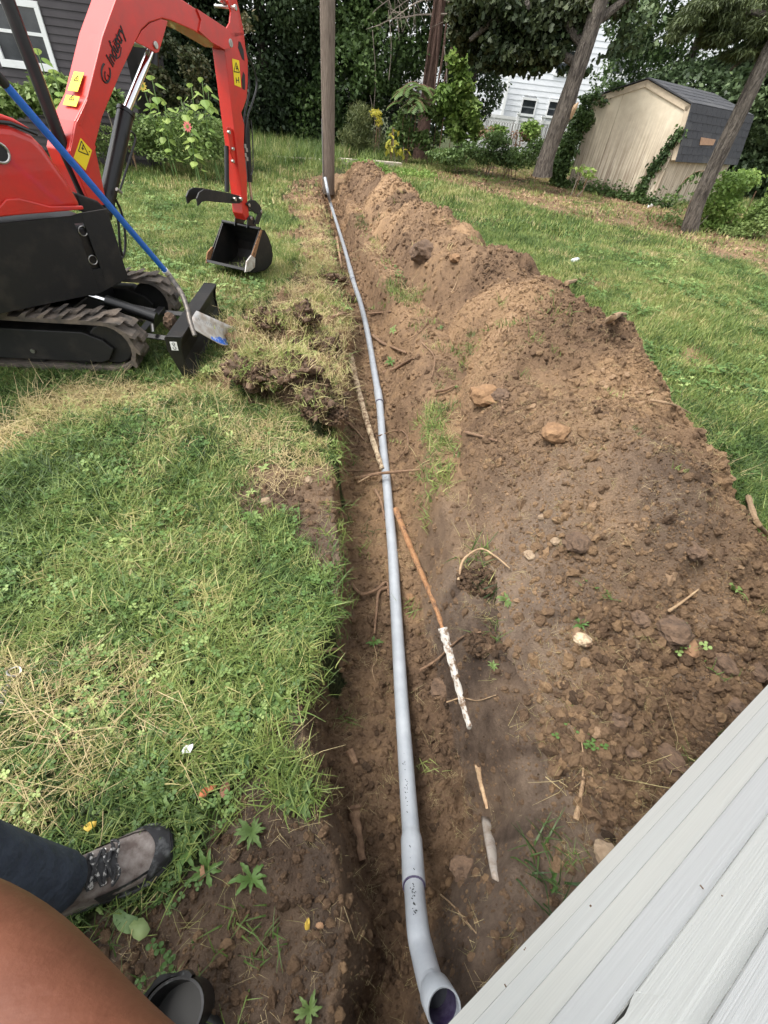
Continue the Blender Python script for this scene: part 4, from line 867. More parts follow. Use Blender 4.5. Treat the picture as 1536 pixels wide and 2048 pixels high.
# dark house at the left
DPl = Plane((-7.05, 11.0), 82)
DH = empty('dark_brown_house', (-8.2, 10.9, 0), 'dark brown lap-sided house with a white window, behind the excavator', 'house')
def dsz(u, v): P = DPl.at(u, v); return float((P - DPl.P).dot(DPl.d)), float(P[2])
wr, wzt = dsz(75, 3)[0], dsz(75, 3)[1]; wzb = dsz(100, 140)[1]; wr = (dsz(75, 3)[0] + dsz(120, 148)[0])/2; wl = wr - .98
lap_wall(DPl, -4.5, dsz(272, 200)[0], .15, 4.2, .105, .016, 'siding_board', 'darksiding', DH, holes=[(wl, wr, wzb, wzt)])
q = MB(); q.prism([DPl.p(-4.5, 0, -.03), DPl.p(dsz(272, 200)[0], 0, -.03), DPl.p(dsz(272, 200)[0], 4.2, -.03), DPl.p(-4.5, 4.2, -.03)], -DPl.n*2.2); q.build('wall', MT['darksiding'], DH)
q = MB(); q.prism([DPl.p(-4.9, 4.2, .4), DPl.p(dsz(272, 200)[0] + .3, 4.2, .4), DPl.p(dsz(272, 200)[0]+.3, 5.6, -1.5), DPl.p(-4.9, 5.6, -1.5)], -DPl.n*.05 + UZ*.08); q.build('roof', MT['shingle'], DH)
WN = MB(); fw = .085
for a, b_, c, d in ((wl, wr, wzt-fw, wzt), (wl, wr, wzb-.03, wzb+fw*.9), (wl, wl+fw, wzb+fw*.9, wzt-fw), (wr-fw, wr, wzb+fw*.9, wzt-fw)):
    WN.prism([DPl.p(a, c, .04), DPl.p(b_, c, .04), DPl.p(b_, d, .04), DPl.p(a, d, .04)], -DPl.n*.07)
wn = WN.build('window', MT['white'], DH, bev=.004); mz = (wzb+wzt)/2 + .02
q = MB(); q.prism([DPl.p(wl+fw, mz-.022, .025), DPl.p(wr-fw, mz-.022, .025), DPl.p(wr-fw, mz+.022, .025), DPl.p(wl+fw, mz+.022, .025)], -DPl.n*.03); q.build('meeting_rail', MT['white'], wn, org=np.array(DH.location))
for c, d in ((wzb+fw*.9, mz-.022), (mz+.022, wzt-fw)):
    q = MB(); q.prism([DPl.p(wl+fw, c, .006), DPl.p(wr-fw, c, .006), DPl.p(wr-fw, d, .006), DPl.p(wl+fw, d, .006)], -DPl.n*.012); q.build('pane', MT['glass'], wn, org=np.array(DH.location))

# far white house and its fence
FP = Plane((3, 44), 90); FQ = Plane((3, 41.5), 90)
FH = empty('far_white_house', (9, 44, 0), 'white two-storey house with small windows, far behind the leaning tree', 'house')
def fs(pl, u, v): P = pl.at(u, v); return float((P-pl.P).dot(pl.d)), float(P[2])
L0 = fs(FP, 1012, 200)[0]; R0 = fs(FP, 1420, 200)[0]
wins = []
for (ua, va, ub, vb) in ((1047, 199, 1066, 229), (1100, 203, 1124, 234), (1122, 100, 1146, 150), (1231, 88, 1246, 150), (1262, 100, 1276, 150)):
    a, zt = fs(FP, ua, (va)); b_, zb = fs(FP, ub, vb); wins.append((a, b_, zb, zt))
def far_wall(pl, s0, s1, z0, z1, parent, holes=()):
    lap_wall(pl, s0, s1, z0, z1, .30, .022, 'siding_board', 'vinylfar', parent, holes=holes, thick=.03)
far_wall(FP, L0, R0, .2, 9.2, FH, wins)
q = MB(); q.prism([FP.p(L0, 0, .0) + np.array([0, .08, 0]), FP.p(R0, 0) + np.array([0, .08, 0]), FP.p(R0, 9.2) + np.array([0, .08, 0]), FP.p((L0+R0)/2, 13.5) + np.array([0, .08, 0]), FP.p(L0, 9.2) + np.array([0, .08, 0])], (0, 7, 0)); q.build('wall', MT['vinylfar'], FH)
for (a, b_, zb, zt) in wins:
    q = MB(); t = .09
    for (x0, x1, y0, y1) in ((a-t, b_+t, zt, zt+t*1.5), (a-t, b_+t, zb-t*1.5, zb), (a-t, a, zb, zt), (b_, b_+t, zb, zt)):
        q.prism([FP.p(x0, y0, .0) - np.array([0, .09, 0]), FP.p(x1, y0) - np.array([0, .09, 0]), FP.p(x1, y1) - np.array([0, .09, 0]), FP.p(x0, y1) - np.array([0, .09, 0])], (0, .12, 0))
    o = q.build('window', MT['white'], FH); q = MB(); mzz = (zb+zt)/2
    for c, d in ((zb, mzz-.04), (mzz+.04, zt)):
        q = MB(); q.prism([FP.p(a, c), FP.p(b_, c), FP.p(b_, d), FP.p(a, d)], (0, .03, 0)); q.build('pane', MT['glass'], o, org=np.array(FH.location))
WG = empty('white_house_wing', (4, 41.5, 0), 'lower white lap-sided wing left of the far white house', 'house')
l0 = fs(FQ, 940, 200)[0]; r0_ = fs(FQ, 1008, 200)[0]
far_wall(FQ, l0 - 3, r0_, .2, fs(FQ, 1005, 128)[1], WG)
zt = fs(FQ, 1005, 128)[1]
q = MB(); q.prism([FQ.p(l0-3, 0) + np.array([0, .08, 0]), FQ.p(r0_, 0) + np.array([0, .08, 0]), FQ.p(r0_, zt) + np.array([0, .08, 0]), FQ.p(l0-3, zt) + np.array([0, .08, 0])], (0, 2.3, 0)); q.build('wall', MT['vinylfar'], WG)
q = MB(); q.prism([FQ.p(r0_ - .02, .1), FQ.p(r0_+.15, .1), FQ.p(r0_+.15, zt), FQ.p(r0_ - .02, zt)], (0, -.08, 0)); q.build('corner_trim', MT['white'], WG)
# fence of wide white panels between posts
FN = Plane((3, 30), 92)
FE = empty('white_panel_fence', (4, 30, 0), 'white vinyl panel fence with posts at the back of the yard', 'fence')
xs = [925, 974, 1037, 1086, 1140, 1200]; tops = {u: 223 + (u-974)*.13 for u in xs}
for i, u in enumerate(xs):
    P = FN.at(u, tops[u]); s_ = float((P-FN.P).dot(FN.d)); z_ = float(P[2]); q = MB(); q.box(FN.p(s_, z_/2), (.13, .13, z_+.10), (FN.d, FN.n, UZ)); q.build('post', MT['white'], FE)
    q = MB(); q.box(FN.p(s_, z_+.07), (.18, .18, .05), (FN.d, FN.n, UZ)); q.build('post_cap', MT['white'], FE)
    if i:
        q = MB(); q.box(FN.p((s_+ps)/2, z_-.12), (s_-ps-.13, .07, .12), (FN.d, FN.n, UZ)); q.build('rail', MT['white'], FE)
        w_ = (s_-ps-.13)/4
        for k in range(4):
            q = MB(); q.box(FN.p(ps + .065 + w_*(k+.5), z_/2-.10, -.0), (w_-.015, .03, z_-.16), (FN.d, FN.n, UZ)); q.build('panel', MT['white'], FE)
    ps = s_
# low looped-wire fence in front of it
LF = Plane((3, 26), 92); WF = empty('looped_wire_fence', (4, 26, 0), 'rusty looped wire garden fence in front of the white panel fence', 'fence')
a_0 = float((LF.at(955, 270)-LF.P).dot(LF.d)); a_1 = float((LF.at(1090, 270)-LF.P).dot(LF.d)); k = 0; zt = float(LF.at(1000, 243)[2]); MT['wire'] = mat('grey wire', (.22, .2, .19), None, rough=.6)
x = a_0
q = MB(); 
while x < a_1:
    q.tube([LF.p(x, .0), LF.p(x, zt-.12), LF.p(x+.02, zt-.04), LF.p(x+.085, zt), LF.p(x+.15, zt-.04), LF.p(x+.17, zt-.12), LF.p(x+.17, 0)], .008, 4); x += .12
for z in (.3, .6, zt-.3): q.tube([LF.p(a_0, z), LF.p(a_1, z)], .006, 4)
tag(q.build('wire_loops', MT['wire'], WF), kind='stuff')
for x in (a_0, (a_0+a_1)/2, a_1): q = MB(); q.tube([LF.p(x, 0), LF.p(x, zt+.08)], .02, 6); q.build('post', MT['wire'], WF)

# ------------------------------------------------------------------ barn-roofed shed
A_, B_ = G(1133, 374), G(1302, 411); dd = B_-A_; SAZ = math.degrees(math.atan2(dd[0], dd[1])); SPl = Plane(A_, SAZ); sd_, sn = SPl.d, SPl.n
SW = 2.86; SDp = 4.0
back = -sn if (-sn)[1] > 0 else sn; front = -back
SHD = empty('garden_shed', (A_ + B_)/2 + back*1.2, 'tan barn-roofed garden shed with charcoal shingles and rain-streaked front', 'shed')
def sp(a, z, o=0): return A_ + sd_*a + UZ*z + front*o
def shedwallmat():
    M = mat('streaked tan siding', (.70, .62, .48), (.60, .52, .39), 5, .85); N = M.node_tree.nodes; L = M.node_tree.links; b = N['Principled BSDF']
    tc = N.new('ShaderNodeTexCoord'); mp = N.new('ShaderNodeMapping'); mp.inputs['Scale'].default_value = (9, 9, .35); L.new(tc.outputs['Object'], mp.inputs[0])
    n = N.new('ShaderNodeTexNoise'); n.inputs['Scale'].default_value = 2.2; n.inputs['Detail'].default_value = 7; n.inputs['Roughness'].default_value = .7; L.new(mp.outputs[0], n.inputs['Vector'])
    r = N.new('ShaderNodeValToRGB'); r.color_ramp.elements[0].position = .40; r.color_ramp.elements[1].position = .60; L.new(n.outputs['Fac'], r.inputs[0])
    sx = N.new('ShaderNodeSeparateXYZ'); L.new(tc.outputs['Object'], sx.inputs[0]); mr = N.new('ShaderNodeMapRange'); mr.inputs[1].default_value = 2.0; mr.inputs[2].default_value = .5; L.new(sx.outputs['Z'], mr.inputs[0])
    ml = N.new('ShaderNodeMath'); ml.operation = 'MULTIPLY'; L.new(r.outputs[0], ml.inputs[0]); L.new(mr.outputs[0], ml.inputs[1])
    ml2 = N.new('ShaderNodeMath'); ml2.operation = 'MULTIPLY'; L.new(ml.outputs[0], ml2.inputs[0]); ml2.inputs[1].default_value = .85
    mx = N.new('ShaderNodeMix'); mx.data_type = 'RGBA'; L.new(ml2.outputs[0], mx.inputs[0]); cr = [k for k in N if k.type == 'VALTORGB'][0]; L.new(cr.outputs[0], mx.inputs[6]); mx.inputs[7].default_value = (.20, .13, .09, 1)
    L.new(mx.outputs[2], b.inputs['Base Color']); return M
MT['shedwall'] = shedwallmat()
seam = .88
ov = .10
gab = [(0, 0), (seam - .006, 0), (seam - .006, 2.28), (.13, 2.02), (0.0, 1.55)]
gab2 = [(seam + .006, 0), (SW, 0), (SW, 1.55), (SW-.13, 2.02), (SW/2, 2.42), (seam + .006, 2.30)]
for g in (gab, gab2):
    q = MB(); q.prism([sp(a, z) for a, z in g], back*.04); q.build('wall_panel', MT['shedwall'], SHD)
q = MB(); q.prism([sp(a, z, -.05) for a, z in ((.03, 0), (SW-.03, 0), (SW-.03, 1.5), (SW-.16, 2.0), (SW/2, 2.38), (.16, 2.0), (.03, 1.5))], back*(SDp-.1)); q.build('wall', MT['shedwall'], SHD)
q = MB(); q.prism([sp(SW, 0, 0), sp(SW, 1.6, 0), sp(SW, 1.6, -SDp), sp(SW, 0, -SDp)], -sd_*.03); q.build('side_wall', MT['shedwall'], SHD)
prof = [(-.16, 1.30), (.05, 2.06), (SW/2, 2.46), (SW-.05, 2.06), (SW+.16, 1.02)]
prof[0] = (-.18, 1.25)
for i in range(4):                       # trim boards along the gable
    (a0, z0), (a1, z1) = prof[i], prof[i+1]; L_ = math.hypot(a1-a0, z1-z0); nx, nz = (z1-z0)/L_, -(a1-a0)/L_
    if nz > 0 or (i in (0, 3)): pass
    ins = [( (SW/2 - (a0+a1)/2) ), (1.4 - (z0+z1)/2)]; sg = 1 if nx*ins[0] + nz*ins[1] > 0 else -1; nx *= sg; nz *= sg; t = .13
    q = MB(); q.prism([sp(a, z, .03) for a, z in ((a0, z0), (a1, z1), (a1 + nx*t, z1 + nz*t), (a0 + nx*t, z0 + nz*t))], back*.05); q.build('trim_board', MT['trim'], SHD)
def roof_side(a0, z0, a1, z1, rows, vis):
    e = np.array(sd_)*(a1-a0) + UZ*(z1-z0); L_ = np.linalg.norm(e); e /= L_; o0 = sp(a0, z0, .07); bk = back; nn = np.cross(e, bk); cent = sp(SW/2, 1.2, -1); nn = nn if nn.dot(o0 - cent) > 0 else -nn
    q = MB(); q.prism([o0, o0 + e*L_, o0 + e*L_ + bk*(SDp+.12), o0 + bk*(SDp+.12)], nn*.02); q.build('roof', MT['shingle'], SHD)
    if not vis: return
    h = L_/rows; wdt = .305; me = None
    for r in range(rows):
        x = -(.15 if r % 2 else 0)
        while x < SDp + .1:
            xa, xb = max(x, 0), min(x + wdt - .012, SDp + .12)
            if xb - xa > .05:
                c = o0 + e*(r*h) + bk*xa; w_ = xb - xa; lift = rr_.uniform(.008, .014)
                q = MB(); q.prism([c + nn*(.021+lift), c + nn*.021, c + e*h*1.02 + nn*.021, c + e*h*1.02 + nn*.026], bk*w_); q.build('shingle', MT['shingle'] if rr_.random() > .25 else MT['shingle2'], SHD)
            x += wdt
MT['shingle2'] = mat('worn shingle', (.045, .047, .052), (.075, .076, .08), 40, .9, 0, .6, 200, bdist=.003)
roof_side(SW+.17, .98, SW-.04, 2.08, 7, True); roof_side(SW-.04, 2.08, SW/2, 2.48, 5, True)
roof_side(-.18, 1.25, .04, 2.08, 6, False); roof_side(.04, 2.08, SW/2, 2.48, 5, False)
# a patch of bare plywood and a few bright chips on the lower slope
e = (sp(SW-.04, 2.08, .07) - sp(SW+.17, .98, .07)); o0 = sp(SW+.17, .98, .07); nn = np.cross(e, back); nn = nn if nn.dot(o0-sp(1.4, 1.2, -1)) > 0 else -nn; nn /= np.linalg.norm(nn)
q = MB(); q.prism([o0 + e*.33 + back*1.05 + nn*.038, o0 + e*.47 + back*1.0 + nn*.038, o0 + e*.46 + back*1.95 + nn*.038, o0 + e*.35 + back*1.9 + nn*.038], nn*.006); q.build('bare_plywood_patch', MT['plywood'], SHD)

# ------------------------------------------------------------------ plants: shared leaf builder
def leaf_mesh(P, size, tint, aspect=.62, up=.5, droop=0.0, fold=.25, six=False):
    P = np.asarray(P, float); n = len(P); size = np.broadcast_to(size, n)
    a = rng.uniform(0, 2*np.pi, n); el = rng.normal(-.2 - droop, .45, n)
    d = np.stack([np.cos(a)*np.cos(el), np.sin(a)*np.cos(el), np.sin(el)], 1)
    r = rng.normal(0, 1, (n, 3)); r[:, 2] += up*2.2; s = np.cross(d, r); s /= np.linalg.norm(s, axis=1)[:, None] + 1e-9; nn = np.cross(s, d)
    L = size[:, None]; W = L*aspect
    if not six:
        V = np.stack([P, P + d*L*.45 + s*W*.5 + nn*L*fold*.3, P + d*L, P + d*L*.45 - s*W*.5 + nn*L*fold*.3], 1).reshape(-1, 3)
        F = np.arange(4*n).reshape(n, 4); k = 4
    else:   # lobed outline, like a maple leaf
        pts = [(0, 0), (.28, .5), (.55, .22), (.78, .38), (1, 0), (.78, -.38), (.55, -.22), (.28, -.5)]
        V = np.stack([P + d*L*x + s*W*2*y*.62 + nn*L*fold*abs(y) for x, y in pts], 1).reshape(-1, 3); b = np.arange(n)*8
        F = np.concatenate([np.stack([b, b+1, b+2, b+6], 1), np.stack([b, b+6, b+7, b], 1), np.stack([b+2, b+3, b+4, b+6], 1), np.stack([b+4, b+5, b+6, b+4], 1)]); k = 8
        F = np.stack([b, b+1, b+2, b+3], 1); F = np.concatenate([F, np.stack([b, b+3, b+4, b+5], 1), np.stack([b, b+5, b+6, b+7], 1)])
    return V, F, np.repeat(np.broadcast_to(tint, n), k)
def blob_points(blobs, n, gap=.0, gs=1.5, seed=0, shell=.5):
    """points through ellipsoids (centre, radii); noise opens gaps"""
    out = []; vol = np.array([b[1][0]*b[1][1]*b[1][2] for b in blobs])**.67; vol /= vol.sum()
    for b, f in zip(blobs, vol):
        m_ = max(8, int(n*f)); d = rng.normal(0, 1, (m_, 3)); d /= np.linalg.norm(d, axis=1)[:, None]; r = (shell + (1-shell)*rng.random(m_))[:, None]**.6
        P = np.array(b[0]) + d*r*np.array(b[1]); out.append(P)
    P = np.concatenate(out); g = vn(P[:, 0]*gs + P[:, 2]*.7*gs, P[:, 1]*gs*.6 + P[:, 2]*gs, 100+seed) + .5*vn(P[:, 0]*gs*2.7 - P[:, 2]*gs*2, P[:, 2]*gs*2.9 + P[:, 1], 101+seed)
    return P[g > gap]
def foliage(name, P, size, mt, parent=None, tb=.4, six=False, up=.5, droop=0, aspect=.62, lift=True, zs=.05, ts=.12, **kw):
    P = P[P[:, 2] > gz(P[:, 0], P[:, 1])*0 + .02]
    tint = tb + vn(P[:, 0]*1.1 + P[:, 2], P[:, 2]*1.3 + P[:, 1]*.5, 7)*.5 + rng.normal(0, ts, len(P)) 
    V, F, T = leaf_mesh(P, size*rng.uniform(.65, 1.25, len(P)), np.clip(tint, 0, 1), aspect, up, droop, six=six)
    if parent is not None: V = V - np.array(parent.location)
    me = fast_mesh(name, V, F, {'tint': T}); return link_mesh(name, me, MT[mt], parent, **kw)
MT['darkleaf'] = leafmat('dark leaves', [(0, (.020, .036, .017)), (.5, (.062, .098, .040)), (1, (.16, .22, .09))], trans=.2)
MT['midleaf'] = leafmat('mid green leaves', [(0, (.035, .065, .022)), (.5, (.105, .17, .05)), (1, (.25, .33, .11))], trans=.3)
MT['brightleaf'] = leafmat('bright green leaves', [(0, (.07, .12, .025)), (.5, (.19, .30, .07)), (1, (.38, .47, .14))], trans=.4)
MT['yelleaf'] = leafmat('yellowing leaves', [(0, (.20, .24, .04)), (.5, (.42, .38, .05)), (1, (.62, .50, .08))], trans=.35)
MT['oliveleaf'] = leafmat('olive needles', [(0, (.035, .05, .018)), (.5, (.09, .115, .04)), (1, (.20, .21, .08))], trans=.2)
MT['browndead'] = leafmat('dead leaves', [(0, (.10, .055, .03)), (.5, (.22, .13, .08)), (1, (.40, .27, .16))], trans=.1)
MT['brownish'] = leafmat('brown tinged leaves', [(0, (.02, .035, .012)), (.5, (.06, .075, .03)), (1, (.16, .12, .06))], trans=.2)

def trunk(pts, radii, name, mt, parent, sides=12, rough=.0, smooth_=5):
    c = curve(pts, smooth_); t = np.linspace(0, len(radii)-1, len(c)); r = np.interp(t, range(len(radii)), radii)
    if rough: r = r*(1 + np.array([float(vn(i*.9, 3.3, 5)) for i in range(len(r))])*rough)
    q = MB(); q.tube(c, list(r), sides); return q.build(name, MT[mt], parent, sm=True)
def limbs(parent, starts, mt, seed, n=6, length=2.2, r=.05, spread=1, down=0.0, name='limb'):
    rr = random.Random(seed)
    for k in range(n):
        s0 = np.array(starts[rr.randrange(len(starts))], float); a = rr.uniform(0, 6.28); d = np.array([math.cos(a)*spread, math.sin(a)*spread, rr.uniform(.1, .9) - down]); d /= np.linalg.norm(d); L_ = length*rr.uniform(.6, 1.2)
        p = [s0]; 
        for j in range(4): d = d + np.array([rr.gauss(0, .25), rr.gauss(0, .25), rr.gauss(0, .2) - down*.12]); d /= np.linalg.norm(d); p.append(p[-1] + d*L_/4)
        q = MB(); q.tube(curve(p, 3), [r*(1 - .85*i/12) for i in range(13)], 6); q.build(name, MT[mt], parent, sm=True)

def tree(name, label, base, tpts, trad, blobs, nleaf, size, lmt, tmt='bark', gap=0, gs=1.5, seed=0, tb=.4, six=False, group=None, shell=.45, droop=0.1, lim=5, limL=2.0, up=.5, cat='tree', crown='crown', limr=.06, limstart=None):
    t = empty(name, base, label, cat, group); b = np.array(base)
    if tpts: trunk([b + np.array(p) for p in tpts], trad, 'trunk', tmt, t, rough=.12)
    if lim: limbs(t, [b + np.array(p) for p in (limstart or tpts[len(tpts)//2:])], tmt, seed, lim, limL, limr)
    P = blob_points([(b + np.array(c), r) for c, r in blobs], nleaf, gap, gs, seed, shell)
    foliage(crown, P, size, lmt, t, tb, six, up, droop); return t

# dense dark trees along the back boundary, left to right
def at_y(u, v, y): d = ray(u, v); return CAM + d*(y/d[1])
def gx(u, y, z=0):                       # x of a photo column at ground distance y (column followed up from the ground)
    lo, hi = 0, 1500
    p = None
    for v in np.linspace(200, 1900, 1700):
        g = G(u, v)
        if g[1] > 0 and g[1] <= y: return float(g[0])
    return float(g[0])
def dense(u, y, w_, h, label, lmt, seed, size=.12, n=15000, tb=.3, gap=-.25, tmt='bark', six=False, zlo=.3, shell=.6):
    x = gx(u, y); rr = random.Random(seed); bl = []
    for k in range(9):
        zz = zlo + (h-zlo)*(k+.5)/9; bl.append(((rr.gauss(0, w_*.18), rr.gauss(0, .3), zz), (w_*rr.uniform(.34, .55), w_*.34, h/9*rr.uniform(1.0, 1.5))))
    return tree('dense_tree', label, (x, y, 0), [(0, .2, 0), (.1, .2, h*.5), (0, .3, h)], [.2, .14, .05], bl, int(n*2.5), size*1.22, lmt, tmt, gap, 1.2, seed, tb, six, 'dense trees along the back of the yard', shell, .3, 4, 1.5)
dense(330, 19.5, 4.2, 8, 'dark tree whose leaves hang behind the red boom, next to the dark house', 'darkleaf', 1, tb=.22, n=15000)
dense(430, 21, 4.4, 9, 'dark tree seen behind the excavator dipper arm', 'darkleaf', 2, tb=.25, n=16000)
dense(530, 20, 4.0, 9, 'dark tree between the dipper arm and the wooden pole', 'darkleaf', 3, tb=.3, n=17000, gap=-.2)
dense(620, 21, 4.0, 9, 'dark tree directly behind the wooden pole', 'darkleaf', 4, tb=.34, n=16000)
dense(705, 20.5, 3.4, 9, 'vine-hung tree just right of the wooden pole', 'midleaf', 5, tb=.25, n=15000)
dense(780, 22.5, 3.8, 9, 'dark tree behind the tree with hanging dead branches', 'darkleaf', 6, tb=.38, n=13000, gap=-.15)
# tree with hanging dead branches and reddish trunk
bx = gx(838, 20); t = empty('vine_clad_tree', (bx, 20, 0), 'vine-clad tree with reddish trunk and hanging dead branches', 'tree')
trunk([(bx, 20, 0), (bx+.05, 20, 2), (bx+.1, 20, 4.5), (bx-.1, 20.2, 8)], [.26, .2, .17, .1], 'trunk', 'barkred', t)
for k in range(5):
    x_ = bx + .12 + rr_.uniform(-.3, .3); trunk([(x_, 19.8, 1.2), (x_+rr_.uniform(-.2, .2), 19.75, 3.5), (bx, 19.9, 7)], [.03, .04, .03], 'vine_stem', 'barkred', t, 6)
for k in range(34):
    z0_ = rr_.uniform(3.4, 6.3); s0 = np.array([bx + rr_.uniform(-.2, .2), 19.75, z0_]); a = rr_.uniform(math.pi*.85, math.pi*1.3) if k % 3 else rr_.uniform(-.5, .3); L_ = rr_.uniform(1.0, 2.7); p = [s0]; d = np.array([math.cos(a), -.3+rr_.uniform(-.3, .3), rr_.uniform(-.1, .35)])
    for j in range(5): d = d + np.array([rr_.gauss(0, .12), rr_.gauss(0, .12), -.15 + rr_.gauss(0, .1)]); d /= np.linalg.norm(d); p.append(p[-1] + d*L_/5)
    q = MB(); cc_ = curve(p, 3); q.tube(cc_, [.024*(1-.8*i/len(cc_)) for i in range(len(cc_))], 5)
    for m_ in range(9):
        i = rr_.randrange(4, len(cc_)); dl = np.array([rr_.gauss(0, .3), rr_.gauss(0, .2), rr_.uniform(-.55, .1)]); q.tube([cc_[i], cc_[i] + dl*.45, cc_[i] + dl], [.009, .006, .003], 4)
    q.build('dead_branch', MT['deadtwig'], t, sm=True)
for (u, v0, v1) in ((745, 60, 235), (777, 20, 160), (740, 190, 235), (905, 0, 90), (922, 0, 110), (888, 90, 220)):
    q = MB(); P0_, P1_ = at_y(u, v0, 19.3), at_y(u+rr_.uniform(-6, 6), v1, 19.3); q.tube(curve([P0_, (P0_+P1_)/2 + np.array([.08, 0, 0]), P1_], 5), .012, 5); q.build('hanging_vine', MT['deadtwig'], t)
P = blob_points([((bx-.2, 20.3, 5.5), (1.7, 1, 1.6)), ((bx+.9, 20.4, 3.6), (1.0, .7, 1.5)), ((bx-.9, 20.5, 3.2), (.8, .6, 1.6))], 6500, -.05, 1.5, 31); foliage('crown', P, .11, 'midleaf', t, .22)
dense(915, 23, 3.4, 9, 'dark ivy-covered tree left of the white fence', 'darkleaf', 8, tb=.42, n=13000, gap=-.12, zlo=2.0)
dense(200, 22, 5, 9, 'tall dark tree behind the dark brown house', 'darkleaf', 9, tb=.3, n=9000)
dense(1290, 27, 7, 9.5, 'dark tree rising behind the left half of the shed roof', 'midleaf', 10, tb=.22, n=16000, gap=-.05, size=.15)
dense(1400, 24, 7, 8.5, 'dark tree rising behind the right half of the shed roof', 'darkleaf', 11, tb=.42, n=34000, gap=-.42, size=.15)
dense(1500, 22, 7, 8, 'dark tree behind the slim right-hand tree', 'darkleaf', 12, tb=.42, n=34000, gap=-.42, size=.15)

# leaning tree
lt = G(1086, 345); y_ = lt[1]; yl = 15.2
lb = np.array([gx(1088, yl), yl, 0]); 
LT = empty('leaning_tree', lb, 'large leaning tree with a torn stub on its grey trunk, left of the shed', 'tree')
lp = [at_y(u, v, yl - .02*i) for i, (u, v) in enumerate(((1084, 352), (1092, 318), (1112, 262), (1128, 222), (1145, 170), (1165, 110), (1182, 60), (1203, -5), (1225, -90)))]
px2m = yl*.78/860
trunk(lp, [34*px2m*.5*1.15, 30*px2m*.5, 30*px2m*.5, 33*px2m*.5, 28*px2m*.5, 27*px2m*.5, 25*px2m*.5, 24*px2m*.5, .12], 'trunk', 'bark', LT, 14, .06)
q = MB(); q.tube([at_y(1138, 232, yl-.1), at_y(1150, 214, yl-.22), at_y(1157, 205, yl-.25)], [.10, .06, .012], 7); q.build('torn_stub', MT['tornwood'], LT)
for pts in (((1170, 95), (1120, 40), (1060, 10), (1000, -30)), ((1185, 50), (1250, 0), (1300, -40)), ((1160, 130), (1100, 100), (1030, 85)), ((1060, 10), (990, 40), (940, 80)), ((1190, 30), (1150, -60), (1090, -120))):
    trunk([at_y(u, v, yl + .2*i) for i, (u, v) in enumerate(pts)], [.10, .07, .05, .02][:max(2, len(pts))], 'limb', 'bark', LT, 8)
def pxblobs(lst, y, depth_=.8):
    out = []
    for (u, v, ru, rv) in lst:
        c = at_y(u, v, y); e1 = np.linalg.norm(at_y(u+ru, v, y)-c); e2 = np.linalg.norm(at_y(u, v-rv, y)-c); out.append((c, (e1, depth_, e2)))
    return out
P = blob_points(pxblobs([(1000, 20, 80, 60), (960, 90, 60, 50), (1060, 60, 70, 55), (1020, 110, 60, 35), (1120, 20, 70, 50), (1200, -10, 80, 40), (940, 30, 50, 70), (1085, 105, 45, 30)], yl+.6, 1.0), 9500, -.18, 1.5, 41)
foliage('crown', P, .15, 'brownish', LT, .34, six=True, droop=.4)
P = blob_points(pxblobs([(1210, 55, 50, 45), (1255, 35, 55, 45), (1190, 100, 40, 25), (1240, 80, 45, 25), (1100, 80, 50, 35), (1150, 140, 30, 14), (1290, 60, 40, 50), (1060, 140, 30, 10), (1130, 60, 50, 40)], yl+.9, 1.0), 2500, .02, 2.0, 42)
foliage('sparse_crown', P, .14, 'darkleaf', LT, .5, six=True, droop=.4)

# slim tree at the right with olive conifer-like sprays
yr = 11.3; rb = np.array([gx(1381, yr), yr, 0]); RTt = empty('slim_right_tree', rb, 'slim grey-barked tree in front of the shed, with drooping olive sprays', 'tree')
rp_ = [at_y(u, v, yr - .03*i) for i, (u, v) in enumerate(((1376, 474), (1384, 440), (1400, 395), (1425, 340), (1458, 270), (1490, 205), (1520, 140), (1560, 60), (1600, -40)))]
k_ = yr*.78/860; trunk(rp_, [28*k_*.5*1.3, 30*k_*.5, 27*k_*.5, 27*k_*.5, 26*k_*.5, 25*k_*.5, 24*k_*.5, 24*k_*.5, .08], 'trunk', 'bark', RTt, 14, .08)
for pts in (((1570, 40), (1480, 20), (1400, 30), (1350, 60)), ((1560, 60), (1500, 70), (1440, 90)), ((1580, 0), (1470, -30), (1380, -20)), ((1545, 90), (1500, 110), (1460, 140))):
    trunk([at_y(u, v, yr + .15*i) for i, (u, v) in enumerate(pts)], [.05, .035, .02, .012][:len(pts)], 'limb', 'bark', RTt, 7)
P = blob_points(pxblobs([(1370, 45, 26, 16), (1400, 20, 34, 20), (1440, 40, 34, 22), (1480, 15, 40, 24), (1430, 75, 26, 14), (1500, 60, 36, 24), (1475, 105, 24, 10), (1530, 30, 40, 40), (1350, 70, 14, 8), (1440, 5, 50, 20), (1540, 90, 30, 20)], yr+.1, .5), 26000, -.25, 3.0, 43, .2)
foliage('crown', P, .095, 'oliveleaf', RTt, .42, aspect=.22, droop=.55)

